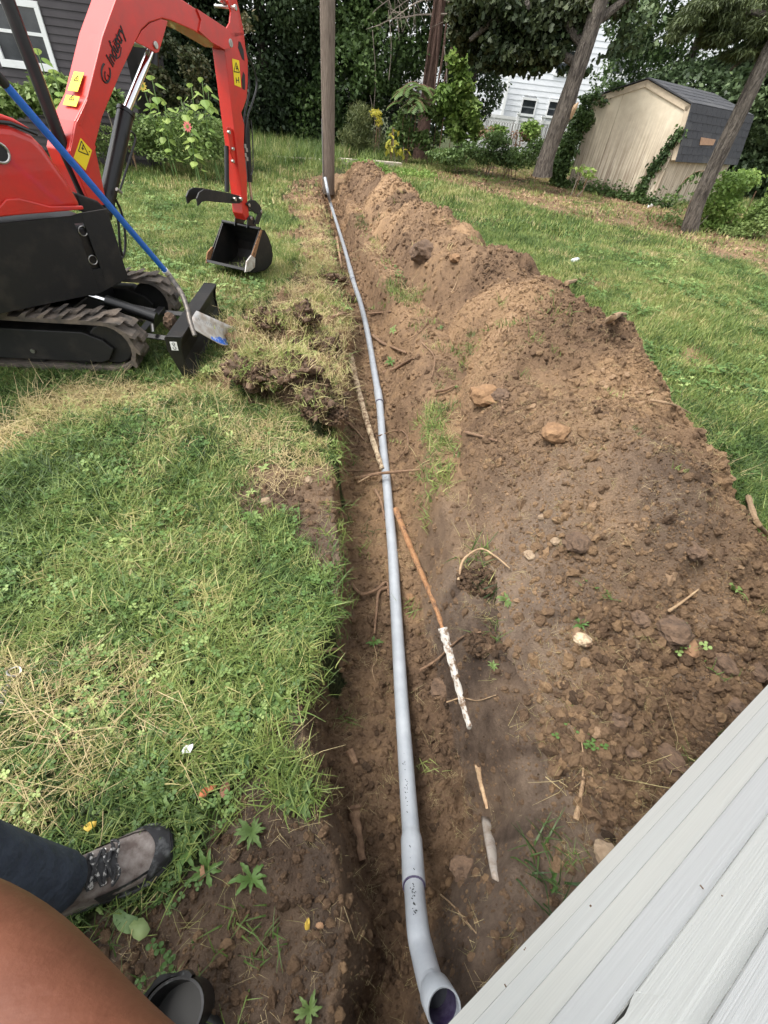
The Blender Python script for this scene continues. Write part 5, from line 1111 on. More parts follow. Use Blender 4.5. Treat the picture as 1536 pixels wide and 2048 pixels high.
# ------------------------------------------------------------------ shrubs, vines and weeds
def shrub(name, label, px, y, n, size, lmt, tb=.5, gap=-.1, gs=2, seed=0, six=False, cat='shrub', group=None, dep=.5, stems=0, droop=.1, aspect=.62):
    bl = pxblobs(px, y, dep); c = np.mean([b[0] for b in bl], axis=0); t = empty(name, (c[0], y, 0), label, cat, group)
    P = blob_points(bl, n, gap, gs, seed, .1); foliage('foliage', P, size, lmt, t, tb, six, droop=droop, aspect=aspect)
    for k in range(stems):
        b_ = bl[rr_.randrange(len(bl))]; top = b_[0] + np.array([rr_.uniform(-.5, .5)*b_[1][0], rr_.uniform(-.2, .2), b_[1][2]*.5]); q = MB(); q.tube(curve([(top[0] + rr_.uniform(-.15, .15), top[1], 0), (top[0]+rr_.uniform(-.05, .05), top[1], top[2]*.5), top], 4), .012, 5); q.build('stem', MT['deadtwig'] if k % 2 else MT['root'], t)
    return t
shrub('maple_sapling', 'bright green maple sapling left of the white fence', [(915, 125, 22, 22), (925, 170, 26, 30), (920, 215, 36, 30), (930, 255, 38, 30), (895, 190, 22, 34), (940, 230, 16, 40)], 18.2, 5200, .17, 'brightleaf', .42, -.2, 2, 51, True, stems=3)
shrub('viburnum_bush', 'mid green bush below the dead branches, beside the sapling', [(830, 245, 45, 40), (860, 275, 40, 28), (800, 275, 36, 30), (870, 230, 26, 26)], 18.6, 4200, .13, 'midleaf', .5, -.15, 2, 52, stems=4)
shrub('dark_ivy_thicket', 'dark ivy thicket on the ground left of the leaning tree', [(960, 305, 60, 24), (1030, 315, 50, 22), (900, 312, 50, 18), (1075, 300, 24, 26), (990, 280, 34, 20)], 17.5, 9000, .085, 'midleaf', .30, -.25, 3, 53, cat='ground cover')  # leaves take the darker part of their own tint range
shrub('brown_briar', 'brown dry briar stems in front of the white fence', [(985, 268, 30, 20), (1030, 278, 26, 18)], 17.9, 900, .08, 'browndead', .5, .0, 3, 54, stems=14)
shrub('pale_creeper', 'pale green creeper climbing in front of the wire fence', [(995, 262, 18, 12), (1060, 262, 20, 24)], 18.2, 1100, .11, 'brightleaf', .5, -.1, 3, 55, True)  # leaves are pale by their own colour
shrub('shed_side_bush', 'dark green bush against the left side of the shed', [(1120, 330, 22, 34), (1140, 285, 22, 34), (1165, 235, 24, 28), (1190, 200, 30, 16), (1120, 365, 20, 14), (1235, 175, 26, 12)], 17.3, 6500, .11, 'midleaf', .30, -.25, 2.4, 56)
shrub('bright_right_bush', 'yellow-green bush at the right edge behind the slim tree', [(1455, 365, 40, 22), (1440, 410, 40, 30), (1500, 400, 40, 34), (1420, 445, 22, 20), (1480, 440, 40, 20), (1530, 370, 24, 20), (1505, 350, 24, 10)], 12.1, 8500, .085, 'brightleaf', .45, -.12, 3, 57, stems=4)
shrub('lush_right_undergrowth', 'lush green undergrowth below the bush at the right edge', [(1510, 445, 40, 26), (1460, 462, 34, 12), (1545, 420, 30, 40)], 11.7, 4200, .07, 'midleaf', .75, -.15, 3, 58)
shrub('weed_by_tree_foot', 'green weeds at the foot of the slim right tree', [(1345, 405, 24, 18), (1360, 445, 16, 14), (1330, 430, 20, 12), (1400, 370, 16, 30)], 12.2, 2000, .07, 'midleaf', .6, -.05, 3, 59, stems=3)
shrub('weed_on_shed_front', 'small pale weed standing against the shed front at its left', [(1165, 337, 22, 7), (1180, 350, 14, 6)], 15.0, 130, .11, 'brightleaf', .5, -.2, 3, 60, stems=4)
# ivy on the shed corner and along its foot
q = empty('climbing_ivy', sp(SW-.2, 0, .1), 'dark ivy climbing the right front corner of the shed', 'ivy')
pts = []
for f in np.linspace(0, 1, 900):
    a = 2.33 + .50*f**1.1 ; z = .02 + 1.62*f; pts.append(sp(a + rr_.gauss(0, .05 + .05*math.sin(f*9)**2), z + rr_.gauss(0, .04), .05 + abs(rr_.gauss(0, .03))))
foliage('foliage', np.array(pts), .10, 'midleaf', q, .25, droop=.7)
q = empty('ivy_at_shed_foot', sp(SW*.6, 0, .2), 'low ivy growing along the foot of the shed front', 'ivy')
pts = [sp(rr_.uniform(.2, SW+.6), abs(rr_.gauss(0, .10 + .12*math.exp(-((f-.6)*9)**2))), rr_.uniform(.02, .35)) for f in np.linspace(0, 1, 1500)]
foliage('foliage', np.array(pts) + np.array([0, 0, .03]), .10, 'midleaf', q, .28)
# the long arching spray across the shed side
q = empty('arching_spray', at_y(1380, 400, 12.6)*np.array([1, 1, 0]), 'thin arching stem with hanging leaves in front of the shed side wall', 'plant')
c = curve([at_y(1352, 402, 12.6), at_y(1362, 370, 12.6), at_y(1385, 348, 12.6), at_y(1408, 342, 12.6), at_y(1425, 352, 12.6)], 8); m2 = MB(); m2.tube(c, .008, 5); m2.build('stem', MT['root'], q)
foliage('foliage', np.array([c[i] for i in range(len(c)) for _ in range(2)]), .14, 'midleaf', q, .5, droop=.9, aspect=.4)
# yellow plants left of the bush
shrub('goldenrod', 'yellow flowering goldenrod clump in the rough behind the pole', [(752, 225, 12, 8), (758, 242, 8, 10)], 17.9, 420, .06, 'yelleaf', .5, -.1, 4, 61, stems=7, cat='wildflower')
shrub('yellow_leaved_weed', 'yellow-green broad-leaved weed in front of the goldenrod', [(790, 262, 12, 14), (783, 290, 12, 14), (805, 300, 12, 12)], 17.4, 120, .16, 'yelleaf', .35, -.1, 4, 62, stems=4, droop=.6, cat='weed')
shrub('seeding_grass_clump', 'greyish seeding grass clump right of the pole', [(720, 240, 26, 36), (705, 275, 30, 26), (740, 285, 36, 26)], 18.0, 5200, .14, 'oliveleaf', .60, -.25, 4, 63, aspect=.12, droop=-.9, cat='tall grass')
shrub('low_back_weeds', 'low green weeds behind the far end of the soil heap', [(790, 345, 60, 12), (840, 350, 40, 14), (860, 375, 14, 10), (730, 325, 50, 8)], 15.2, 2600, .08, 'brightleaf', .42, -.15, 4, 64, cat='weeds')
# fern-like sumac
SU = empty('sumac', (gx(815, 18.4), 18.4, 0), 'staghorn sumac with long feathery leaves below the dead branches', 'shrub')
sb = at_y(818, 265, 18.4); lv = []
for k in range(26):
    st = at_y(818 + rr_.uniform(-22, 30), rr_.uniform(165, 215), 18.35 + rr_.uniform(-.2, .2)); a = rr_.uniform(0, 6.28); L_ = rr_.uniform(.5, .8); p = [st]; d = np.array([math.cos(a), math.sin(a)*.6, .45])
    for j in range(7): d = d + np.array([0, 0, -.2]); d /= np.linalg.norm(d); p.append(p[-1] + d*L_/7)
    q = MB(); q.tube(p, .006, 4)
    sd2 = np.cross(d*[1, 1, 0], UZ); sd2 /= np.linalg.norm(sd2)+1e-6; V = []; F = []
    for j in range(1, 8):
        for s_ in (-1, 1):
            for h_ in (0, .5):
                b_ = p[j]*(1-h_) + p[j-1]*h_; e_ = (sd2*s_ + np.array([0, 0, -.35]))*.17; ww = (p[j]-p[j-1])*.28; n0 = len(V); V += [b_, b_ + e_*.5 + ww, b_ + e_, b_ + e_*.5 - ww]; F.append((n0, n0+1, n0+2, n0+3))
    n_ = len(V); me = fast_mesh('frond', np.array(V) - np.array(SU.location), F, {'tint': np.full(n_, rr_.uniform(.35, .75))}); link_mesh('frond', me, MT['midleaf'], SU); q.build('stem', MT['midstem'] if 'midstem' in MT else MT['root'], SU)
for k in range(3): q = MB(); q.tube(curve([sb*[1, 1, 0], sb + np.array([rr_.uniform(-.3, .3), 0, .3]), at_y(815 + k*12, 200, 18.4)], 4), .018, 6); q.build('stem', MT['root'], SU)
# tall weeds and sunflowers by the dark house
shrub('weed_bed', 'bed of tall green weeds between the boom cylinder and the dipper', [(310, 262, 56, 34), (380, 250, 50, 36), (425, 268, 34, 34), (270, 282, 44, 30), (350, 300, 70, 24), (440, 300, 40, 20), (200, 280, 40, 30)], 10.7, 15000, .065, 'midleaf', .72, -.18, 3, 71, cat='weeds', dep=.9)
shrub('house_front_bush', 'leafy bush below the window of the dark brown house', [(70, 195, 60, 26), (150, 190, 50, 30), (215, 190, 40, 20), (110, 165, 40, 22), (250, 215, 34, 18), (20, 205, 60, 20)], 10.3, 5200, .12, 'midleaf', .66, -.05, 3, 72, stems=5, dep=.3)
shrub('pale_hedge_vine', 'brownish green vine hanging on the hedge under the boom', [(318, 90, 34, 40), (322, 150, 34, 40), (385, 130, 34, 40), (320, 200, 36, 30), (370, 180, 50, 24), (500, 40, 12, 30), (300, 240, 20, 30)], 11.6, 7500, .085, 'brownish', .62, -.15, 3, 73, dep=.3, cat='vine')
def sunflower(u, vb, vt, y, label, flower=None, seed=0):
    rr = random.Random(seed); top = at_y(u + rr.uniform(-4, 4), vt, y); base = np.array([top[0] + rr.uniform(-.1, .1), y, 0]); t = empty('sunflower_plant', base, label, 'plant', 'tall heart-leaved plants by the dark house')
    c = curve([base, (base+top)/2 + np.array([rr.uniform(-.08, .08), 0, 0]), top], 8); q = MB(); q.tube(c, [.014 - .008*i/len(c) for i in range(len(c))], 6); q.build('stem', mat('green stem', (.12, .2, .06), None), t)
    for k in range(15):
        p = np.array(c[int(len(c)*(.35 + .64*k/15))]); a = k*2.4; L_ = rr.uniform(.10, .19); d = np.array([math.cos(a), math.sin(a), .1]); pe = p + d*.09; s_ = np.array([-d[1], d[0], 0]); dn = np.array([d[0], d[1], -rr.uniform(.3, 1.0)]); dn /= np.linalg.norm(dn)
        out = [(0, 0), (-.08, .30), (.12, .46), (.45, .36), (.8, .12), (1.0, 0), (.8, -.12), (.45, -.36), (.12, -.46), (-.08, -.30)]
        V = [pe + dn*x*L_ + s_*w_*L_*.95 + np.array([0, 0, -abs(w_)*L_*.25]) for x, w_ in out]; me = bpy.data.meshes.new('leaf'); O_ = np.array(t.location)
        me.from_pydata([tuple(v-O_) for v in V] , [], [tuple(range(10))]); at = me.attributes.new('tint', 'FLOAT', 'POINT'); at.data.foreach_set('value', [rr.uniform(.45, .95)]*10); link_mesh('leaf', me, MT['brightleaf'], t)
    if flower:
        q = MB(); tt = np.array(c[-1]) + np.array([0, -.02, -.02])
        for k in range(11):
            a = k/11*6.28; e1 = np.array([math.cos(a), 0, math.sin(a)]); e2 = np.array([-math.sin(a), 0, math.cos(a)])
            q.add([tt + e1*.02, tt + e1*.05 + e2*.014, tt + e1*.085, tt + e1*.05 - e2*.014], [(0, 1, 2, 3)])
        q.build('flower', MT[flower], t)
for i, (u, vb, vt, y, fl) in enumerate(((300, 300, 152, 10.3, None), (288, 300, 168, 10.4, 'yellowfl'), (400, 300, 156, 10.2, None), (384, 300, 168, 10.3, None), (418, 300, 175, 10.4, None), (360, 300, 195, 10.2, None), (373, 300, 250, 9.8, 'pinkfl'), (75, 200, 98, 9.6, None), (108, 200, 140, 9.4, None), (330, 300, 205, 10.1, None))):
    sunflower(u, vb, vt, y, ['tall heart-leaved plant just right of the boom cylinder', 'heart-leaved plant with a yellow bloom behind the cylinder rod', 'tallest heart-leaved plant left of the dipper arm', 'heart-leaved plant left of the tallest one', 'heart-leaved plant closest to the dipper arm', 'short heart-leaved plant amid the weed bed', 'small plant with one pink flower in the weed bed', 'thin heart-leaved plant rising in front of the white window', 'heart-leaved plant below the sill of the white window', 'low heart-leaved plant between boom cylinder and pink flower'][i], fl, i)

# ------------------------------------------------------------------ utility pole, edging and yard debris
pb = G(657, 366); PO = empty('wooden_pole', pb, 'weathered brown wooden utility pole at the far end of the trench', 'utility pole')
k_ = (np.linalg.norm(G(668, 366) - G(646, 366)))/22
q = MB(); top = at_y(654, -160, pb[1]); q.tube([pb - UZ*.2, pb + UZ*.6, pb + (top-pb)*.5, top], [10.2*k_, 10*k_, 10.4*k_, 11*k_], 18); q.build('shaft', MT['pole'], PO, sm=True)
q = MB(); q.tube([pb + (top-pb)*.02 + np.array([-.10, -.12, 0]), pb + (top-pb)*.3 + np.array([-.12, -.07, 0])], .012, 6); q.build('ground_wire', MT['wire'], PO)
def lump(name, c, r, mt, label, cat, seed=0, flat=.7, group=None, rough=.35, sub=2, rot=0, str_=1.0):
    rr = random.Random(seed); bm = bmesh.new(); bmesh.ops.create_icosphere(bm, subdivisions=sub, radius=1); sx, sy = rr.uniform(.85, 1.25)*str_, rr.uniform(.7, .95); ca, sa = math.cos(rot), math.sin(rot)
    for v in bm.verts:
        k = 1 + rough*(float(vn(v.co.x*1.6 + seed, v.co.y*1.6 + v.co.z*1.9, seed)) + .5*float(vn(v.co.x*4 + seed*3, v.co.z*4 - v.co.y*3, seed))); x, y, z = v.co.x*sx*k*r, v.co.y*sy*k*r, v.co.z*flat*k*r; v.co = Vector((x*ca - y*sa, x*sa + y*ca, z))
    me = bpy.data.meshes.new(name); bm.to_mesh(me); bm.free(); o = link_mesh(name, me, MT[mt], loc=c); return tag(o, label, cat, group)
def onsurf(u, v):                        # meet the sight line with the actual soil surface
    d = ray(u, v); t0 = (CAMH - .75)/-d[2]; t1 = (CAMH + .65)/-d[2]
    for _ in range(2):
        t = np.linspace(t0, t1, 260); P = CAM + d*t[:, None]; hit = P[:, 2] <= surf(P[:, 0], P[:, 1])
        if not hit.any(): return G(u, v)
        k = max(int(np.argmax(hit)), 1); t0, t1 = t[k-1], t[k]
    return CAM + d*t1
def stick(name, pxs, r, mt, label, cat='stick', lift=.0, group=None, sides=8, fork=False, parent=None, heights=None):
    if heights is None: P = [onsurf(u, v) + UZ*(lift+r*.5) for u, v in pxs]
    else: P = [G(u, v, h) for (u, v), h in zip(pxs, heights)]
    c = curve(P, 6) if len(P) > 2 else P; n = len(c); rad = [r*(1.0 - .45*i/max(1, n-1)) * (1 + .12*math.sin(i*2.1)) for i in range(n)]
    q = MB(); q.tube(c, rad, sides); org = P[0]; o = q.build(name, MT[mt], None, sm=True)
    for v in o.data.vertices: v.co -= Vector(org)
    o.location = Vector(org); return tag(o, label, cat, group)
st = [at_y(580, 322, 15.0), at_y(640, 326, 15.0)]
q = MB()
for (ua, va, ub, vb) in ((538, 321, 612, 326), (617, 325, 646, 328), (676, 325, 742, 329), (746, 329, 802, 334)):
    a, b_ = G(ua, va+3), G(ub, vb+3); q = MB(); q.box((a+b_)/2 + UZ*.07, (np.linalg.norm(b_-a), .12, .15), ((b_-a)/np.linalg.norm(b_-a), np.cross(UZ, (b_-a)/np.linalg.norm(b_-a)), UZ))
    o = q.build('edging_stone', MT['stonepale'] if 'stonepale' in MT else MT.setdefault('stonepale', mat('pale edging stone', (.52, .47, .38), (.36, .31, .24), 14, .9, 0, .6, 60)), None, bev=.02)
    tag(o, {538: 'pale edging log at the left, partly hidden in tall grass', 617: 'short pale edging log just left of the pole', 676: 'pale edging log directly right of the pole', 746: 'pale edging log furthest right of the pole'}[ua], 'edging', 'pale edging logs behind the pole')

# old pipes and roots in the trench
o = stick('old_rusty_pipe', [(790, 1025), (812, 1082), (840, 1150), (866, 1212), (884, 1266)], .019, 'rust', 'rust-brown old pipe crossing the trench floor under the conduit', 'old pipe', lift=.02)
R0p = np.array(o.location)
o2 = stick('chalky_white_pipe', [(883, 1264), (893, 1300), (906, 1350), (920, 1405), (936, 1462)], .024, 'oldwhite', 'chalky white broken pipe continuing from the rusty old pipe', 'old pipe', lift=.025)
stick('peeling_root', [(700, 716), (712, 768), (728, 830), (746, 890), (764, 945)], .030, 'flaky', 'pale flaking root running along the trench floor left of the conduit', 'root', lift=.015)
stick('old_pipe_stub', [(655, 385), (662, 415), (664, 442)], .020, 'plywood', 'pale old pipe left of the conduit at the far end', 'old pipe', lift=.02)
stick('wooden_lath', [(673, 484), (678, 515), (683, 545)], .022, 'plywood', 'pale brown wooden lath standing in the trench edge', 'lath', lift=.05)
# short pale half-pipe shard
a, b_ = onsurf(972, 1640), onsurf(990, 1762); q = MB(); dxy = (b_-a)/np.linalg.norm(b_-a); sx_ = np.cross(dxy, UZ); V = []; F = []
for i in range(9):
    t = i/8; c = a + (b_-a)*t + UZ*.022; rr0 = .036*(1 - .45*t**2)
    for j in range(7): an = math.pi*(j/6); V.append(c + sx_*math.cos(an)*rr0*1.0 + UZ*(math.sin(an)*rr0*.7 - .012 + rr_.uniform(-.0012, .0012)))
F = [(i*7+j, i*7+j+1, i*7+j+8, i*7+j+7) for i in range(8) for j in range(6)]
q.add(V, F); o = q.build('pipe_shard', MT['oldgrey'] if 'oldgrey' in MT else MT.setdefault('oldgrey', mat('stained grey pipe', (.38, .34, .30), (.18, .13, .09), 18, .8, 0, .4, 60, thr=(.45, .7), bdist=.003)), None, sm=True); sdm = o.modifiers.new('solid', 'SOLIDIFY'); sdm.thickness = .004
tag(o, 'short grey-white pipe shard lying in the soil right of the conduit', 'pipe shard')
stick('splintered_wood', [(955, 1533), (962, 1570), (974, 1618)], .012, 'tornwood', 'pale wood splinter above the grey pipe shard', 'splinter')
stick('bark_slab', [(708, 1612), (712, 1650), (724, 1722)], .026, 'root', 'flat brown bark slab at the left foot of the trench, near its near end', 'bark')
stick('bark_scrap', [(700, 1505), (712, 1530)], .018, 'root', 'small brown bark scrap above the flat bark slab', 'bark')
RTS = [
 ([(722, 955), (752, 948), (790, 944), (858, 938)], .013, 'root', 'thick brown root crossing over the conduit', .0, [-.33, -.28, -.26, -.20]),
 ([(716, 965), (745, 950), (775, 947)], .006, 'paleroot', 'frayed pale end of the root crossing over the conduit', .02, [-.34, -.29, -.27]),
 ([(690, 945), (730, 944), (768, 940)], .005, 'root', 'thin root left of the conduit beside the crossing root', .01, None),
 ([(745, 676), (765, 692), (785, 700), (812, 712)], .017, 'root', 'brown root sticking out right of the conduit halfway along the trench', .02, None),
 ([(765, 752), (790, 742), (808, 732), (826, 722)], .017, 'root', 'dark root stub slanting up the right trench wall', .02, None),
 ([(738, 632), (760, 630), (782, 628)], .012, 'root', 'short root across the trench floor in the narrow part', .02, None),
 ([(664, 648), (690, 640), (715, 655), (722, 680)], .014, 'root', 'dark root arching out of the left trench wall', .05, None),
 ([(664, 700), (668, 672), (700, 676), (728, 700)], .007, 'paleroot', 'thin pale root looping below the dark arching root', .03, None),
 ([(694, 848), (712, 864), (728, 884)], .010, 'root', 'short brown root lying left of the peeling root', .01, None),
 ([(704, 1178), (722, 1196), (750, 1188), (772, 1172), (776, 1200)], .010, 'root', 'flat brown root looping left of the conduit', .03, None),
 ([(775, 1180), (757, 1190), (752, 1230), (748, 1272)], .009, 'root', 'brown root hanging down beside the looping root', .02, None),
 ([(912, 1175), (922, 1135), (955, 1113), (985, 1128), (1012, 1152)], .006, 'paleroot', 'dry bent root arching above the dark sod at the right trench edge', .05, None),
 ([(836, 1352), (870, 1330), (900, 1302), (925, 1284), (955, 1278)], .006, 'root', 'wavy root passing over the chalky white pipe', .05, None),
 ([(890, 1412), (920, 1404), (950, 1410), (985, 1400)], .003, 'paleroot', 'fine pale rootlets crossing the tip of the white pipe', .04, None),
 ([(748, 1295), (753, 1320), (744, 1340), (750, 1366)], .003, 'paleroot', 'thin pale rootlet on the soil left of the conduit', .01, None),
 ([(880, 1790), (905, 1812), (930, 1842), (950, 1866)], .003, 'paleroot', 'thin yellow rootlet right of the sweep elbow', .01, None),
 ([(752, 880), (800, 868), (815, 895), (790, 930), (770, 925)], .005, 'root', 'thin looping root right of the conduit above the crossing root', .03, None),
 ([(750, 985), (762, 1010), (768, 1045)], .011, 'root', 'dark root vanishing under the conduit', .02, None),
 ([(870, 790), (890, 786), (908, 778)], .012, 'root', 'brown root end at the foot of the heap near the ochre rock', .02, None),
 ([(930, 872), (960, 880), (992, 890)], .010, 'root', 'brown root piece lying on the heap near the trench', .02, None),
 ([(1005, 820), (1003, 790), (1004, 772)], .007, 'root', 'thin upright root on the heap beside the ochre rock', .0, None),
 ([(1332, 1228), (1352, 1215), (1390, 1186)], .006, 'paleroot', 'pale twig lying on the lower part of the heap', .02, None),
 ([(1148, 1642), (1158, 1590), (1164, 1556)], .008, 'wood', 'straight pale stick on the bare soil beside the siding', .01, None),
 ([(1162, 1560), (1164, 1520), (1160, 1482)], .003, 'paleroot', 'thin straw-coloured stalk above the straight stick', .01, None),
 ([(1180, 1490), (1190, 1505), (1204, 1530)], .004, 'paleroot', 'short pale stick above the siding edge', .01, None),
 ([(1490, 1000), (1504, 1050), (1530, 1080), (1540, 1110)], .014, 'wood', 'split pale branch at the right edge beside the heap', .02, None),
 ([(1296, 812), (1340, 822), (1378, 836)], .007, 'wood', 'pale stick lying in the grass at the right foot of the heap', .03, None),
 ([(640, 1312), (668, 1304), (684, 1306)], .008, 'wood', 'short wood stub in the left trench wall', .02, None),
 ([(860, 640), (835, 672), (800, 690)], .004, 'root', 'fine root on the heap slope in the narrow part', .02, None),
 ([(842, 690), (868, 720), (862, 760)], .006, 'root', 'crooked root at the right trench edge halfway along', .02, None),
 ([(895, 600), (910, 575), (916, 552)], .004, 'paleroot', 'pale straw-like root on the far heap', .02, None),
 ([(686, 545), (700, 520), (708, 498)], .006, 'root', 'small root beside the lath in the far trench', .02, None),
 ([(708, 480), (722, 468), (732, 462)], .007, 'root', 'short root across the far trench floor', .02, None)]
for i, (pxs, r_, mt_, lab, lf, hh) in enumerate(RTS): stick('root' if mt_ in ('root', 'paleroot') else 'twig', pxs, r_, mt_, lab, 'root' if mt_ in ('root', 'paleroot') else 'twig', lf, heights=hh)
for (pxs, r_, lab) in (([(1072, 590), (1078, 572), (1083, 556)], .022, 'upright wooden stake in the grass behind the heap'), ([(1130, 574), (1150, 566), (1160, 562)], .022, 'dark wood scrap lying in the grass near the bare patch'), ([(1212, 652), (1232, 640), (1250, 634)], .022, 'pale split log piece lying on the lawn right of the heap')):
    stick('wood_scrap', pxs, r_, 'wood', lab, 'wood', .02, heights=[.0, .12, .24] if 'upright' in lab else None)
RK = [(975, 800, .10, 'rockorange', 'ochre rock with a pale top on the heap beside the trench'), (1108, 872, .075, 'rockorange', 'rounded light brown clod in the middle of the heap'), (1000, 795, .05, 'rockdark', 'dark hollow clod under the ochre rock'), (1150, 1092, .06, 'rockdark', 'brown clod on the middle of the near heap'), (1386, 1108, .045, 'rockdark', 'grey stone on the right slope of the heap'), (1340, 1270, .07, 'rockdark', 'dark crumbly clod above the pale orange chip'),
 (1376, 1298, .035, 'brickpale', 'flat orange stone chip near the siding'), (1165, 1283, .035, 'flaky', 'flat wood-brown chip on the lower heap'), (1500, 1345, .055, 'rockdark', 'brown rock at the right near the siding edge'), (1335, 1525, .05, 'rockdark', 'flat brown clod beside the siding'), (1240, 1440, .03, 'rockdark', 'small rounded clod in the rubble'), (1280, 1240, .03, 'rockdark', 'small clod left of the dark crumbly clod'),
 (930, 1746, .042, 'rockdark', 'ochre clod on the trench floor right of the elbow joint'), (880, 1380, .05, 'rockdark', 'brown clod on the trench floor under the white pipe'), (820, 1195, .025, 'rockorange', 'broken ochre stone right of the conduit'), (532, 1005, .028, 'stone', 'pale stone on the bare patch of the left lawn'), (618, 962, .025, 'stone', 'half-buried pale stone near the left trench edge'), (850, 512, .16, 'rockdark', 'large dark sod clump where heap and trench meet'), (910, 520, .07, 'rockorange', 'ochre lump beside the large dark sod clump'),
 (1210, 1712, .035, 'stone', 'pale stone touching the siding edge'), (1110, 1085, .02, 'stone', 'tiny pale stone on the heap'), (1058, 1112, .022, 'stone', 'pale stone chip left of the middle clod'), (1085, 1035, .018, 'stone', 'small pale stone on the heap centre'), (1440, 1330, .04, 'rockdark', 'brown clod left of the right-hand rock'), (1255, 1500, .03, 'rockdark', 'grey stone beside the reddish clod'), (1470, 1420, .035, 'rockdark', 'small brown rock closest to the siding')]
MT['brickpale'] = mat('orange stone chip', (.28, .16, .09), (.22, .13, .07), 30, .9, 0, .5, 80, bdist=.003); MT['rock_red'] = mat('reddish clod', (.22, .10, .065), (.28, .14, .09), 30, .95, 0, .8, 60, bdist=.006)
for i, (u, v, r_, mt_, lab) in enumerate(RK):
    p = onsurf(u, v); lump('rock' if 'clod' not in lab and 'clump' not in lab else 'clod', p + UZ*r_*.25, r_, mt_, lab, 'rock' if 'clod' not in lab and 'clump' not in lab else 'clod', i, .62, sub=3, rot=i*1.3, rough=.75 if 'dark' in mt_ else .5)
# the dark sod clod on the left bank with dry grass round it
pc = []; sg = []
def sod(u, v, r, lab, seed):
    p = onsurf(u, v); o = lump('sod_clod', p + UZ*r*.25, r, 'rockdark', lab, 'clod', seed, .62, sub=5, rough=1.5, rot=seed)
    for v_ in o.data.vertices:
        c = v_.co; k = 1 + .16*float(fbm(c.x*38 + seed, c.y*38 + c.z*31, seed, 3)); v_.co = c*k
    o.data.update(); vs = o.data.vertices
    for k in range(int(900*(r/.12)**2)):
        c = vs[rr_.randrange(len(vs))].co
        if c.z > .15*r and k % 14 == 0: sg.append((p[0] + c.x, p[1] + c.y, p[2] + r*.25 + c.z - .006))
        if c.z > -.3*r: pc.append((p[0] + c.x, p[1] + c.y, p[2] + r*.25 + c.z))
sod(505, 760, .125, 'big dark crumbly sod clod on the left bank below the shovel', 3)
sod(560, 772, .095, 'dark sod clod touching the right side of the big one', 4)
sod(625, 815, .085, 'dark sod clod on the bank edge closest to the trench', 5)
sod(655, 565, .12, 'sod clod on the trench lip level with the dozer blade', 6)
sod(545, 655, .12, 'sod clod on the bank right of the shovel tip', 9)
sod(600, 640, .11, 'sod clod behind the middle of the dug-up bank', 10)
sod(648, 700, .12, 'sod clod on the trench lip left of the conduit, near the arching root', 11)
sod(668, 800, .085, 'crumbly clod hanging at the trench lip beside the peeling root', 12)
sod(590, 750, .11, 'tall sod clod behind the two dark ones', 13)
sod(470, 725, .07, 'small clod between the shovel blade and the big dark sod clod', 14)
sod(600, 700, .09, 'low sod clod in the middle of the dug-up bank', 8)
for (u, v, r_) in ((610, 770, .16), (560, 700, .16), (650, 830, .14), (620, 560, .22), (955, 1165, .09), (960, 1290, .06), (850, 510, .15), (700, 600, .1), (520, 800, .12)):
    q_ = onsurf(u, v)
    for k in range(420):
        a = rr_.uniform(0, 6.28); r2 = r_*math.sqrt(rr_.random()); pc.append((q_[0] + math.cos(a)*r2, q_[1] + math.sin(a)*r2*.8, q_[2] + rr_.uniform(-.01, .03)))
pc = np.array(pc); scatter('sod_grass', np.array(sg), rng.normal(0, .6, (len(sg), 3)) + np.array([0, 0, 3]), rng.uniform(.55, 1.1, len(sg)), np.clip(rng.normal(.68, .16, len(sg)), 0, 1), T1, MT['grass'], 'yellowed grass sprouting from the overturned sod clods', 'grass')
scatter('sod_crumbs', pc, rng.uniform(0, 6.28, (len(pc), 3)), rng.uniform(.005, .015, len(pc)), np.clip(rng.normal(.22, .1, len(pc)), 0, 1), rocks, MT['clod'], 'dark crumbs clinging to the sod clods on both trench edges', 'soil lumps')
# tufts hanging over the trench lips
def lips(pts, n, nm, label, prot, tb, s=(.6, 1.2)):
    A = []
    for (u, v, r_) in pts:
        q_ = onsurf(u, v)
        for k in range(n): A.append((q_[0] + rr_.gauss(0, r_), q_[1] + rr_.gauss(0, r_)))
    A = np.array(A); z = surf(A[:, 0], A[:, 1]); k = z > -.22; A, z = A[k], z[k]; m_ = len(A)
    scatter(nm, np.stack([A[:, 0], A[:, 1], z], 1), np.stack([rng.normal(0, .4, m_), rng.normal(0, .4, m_), rng.uniform(0, 6.28, m_)], 1), rng.uniform(*s, m_), np.clip(rng.normal(tb, .15, m_), 0, 1), prot, MT['grass'], label, 'grass')
lips([(862, 860, .03), (868, 900, .05), (866, 945, .05), (870, 985, .05), (868, 830, .05), (800, 585, .10), (770, 600, .08), (690, 960, .05), (690, 1000, .05), (688, 1060, .05), (690, 1130, .05), (685, 1190, .05), (672, 1240, .05), (690, 905, .05), (820, 600, .08), (930, 715, .10)], 13, 'trench_lip_grass', 'grass tufts hanging over both lips of the trench', T1, .40)
lips([(560, 640, .15), (600, 690, .15), (640, 600, .15), (650, 560, .12), (550, 720, .12), (620, 740, .14), (680, 640, .12), (600, 640, .15), (660, 700, .1), (500, 740, .05), (620, 520, .15), (625, 545, .15)], 30, 'dry_bank_grass', 'dry yellowed grass over the dug-up left bank', T1, .72, (.7, 1.3))
lips([(590, 1590, .03), (580, 1560, .025), (540, 1490, .04), (600, 1330, .04)], 16, 'margin_tufts', 'isolated grass tufts at the edge of the bare soil', T1, .5)

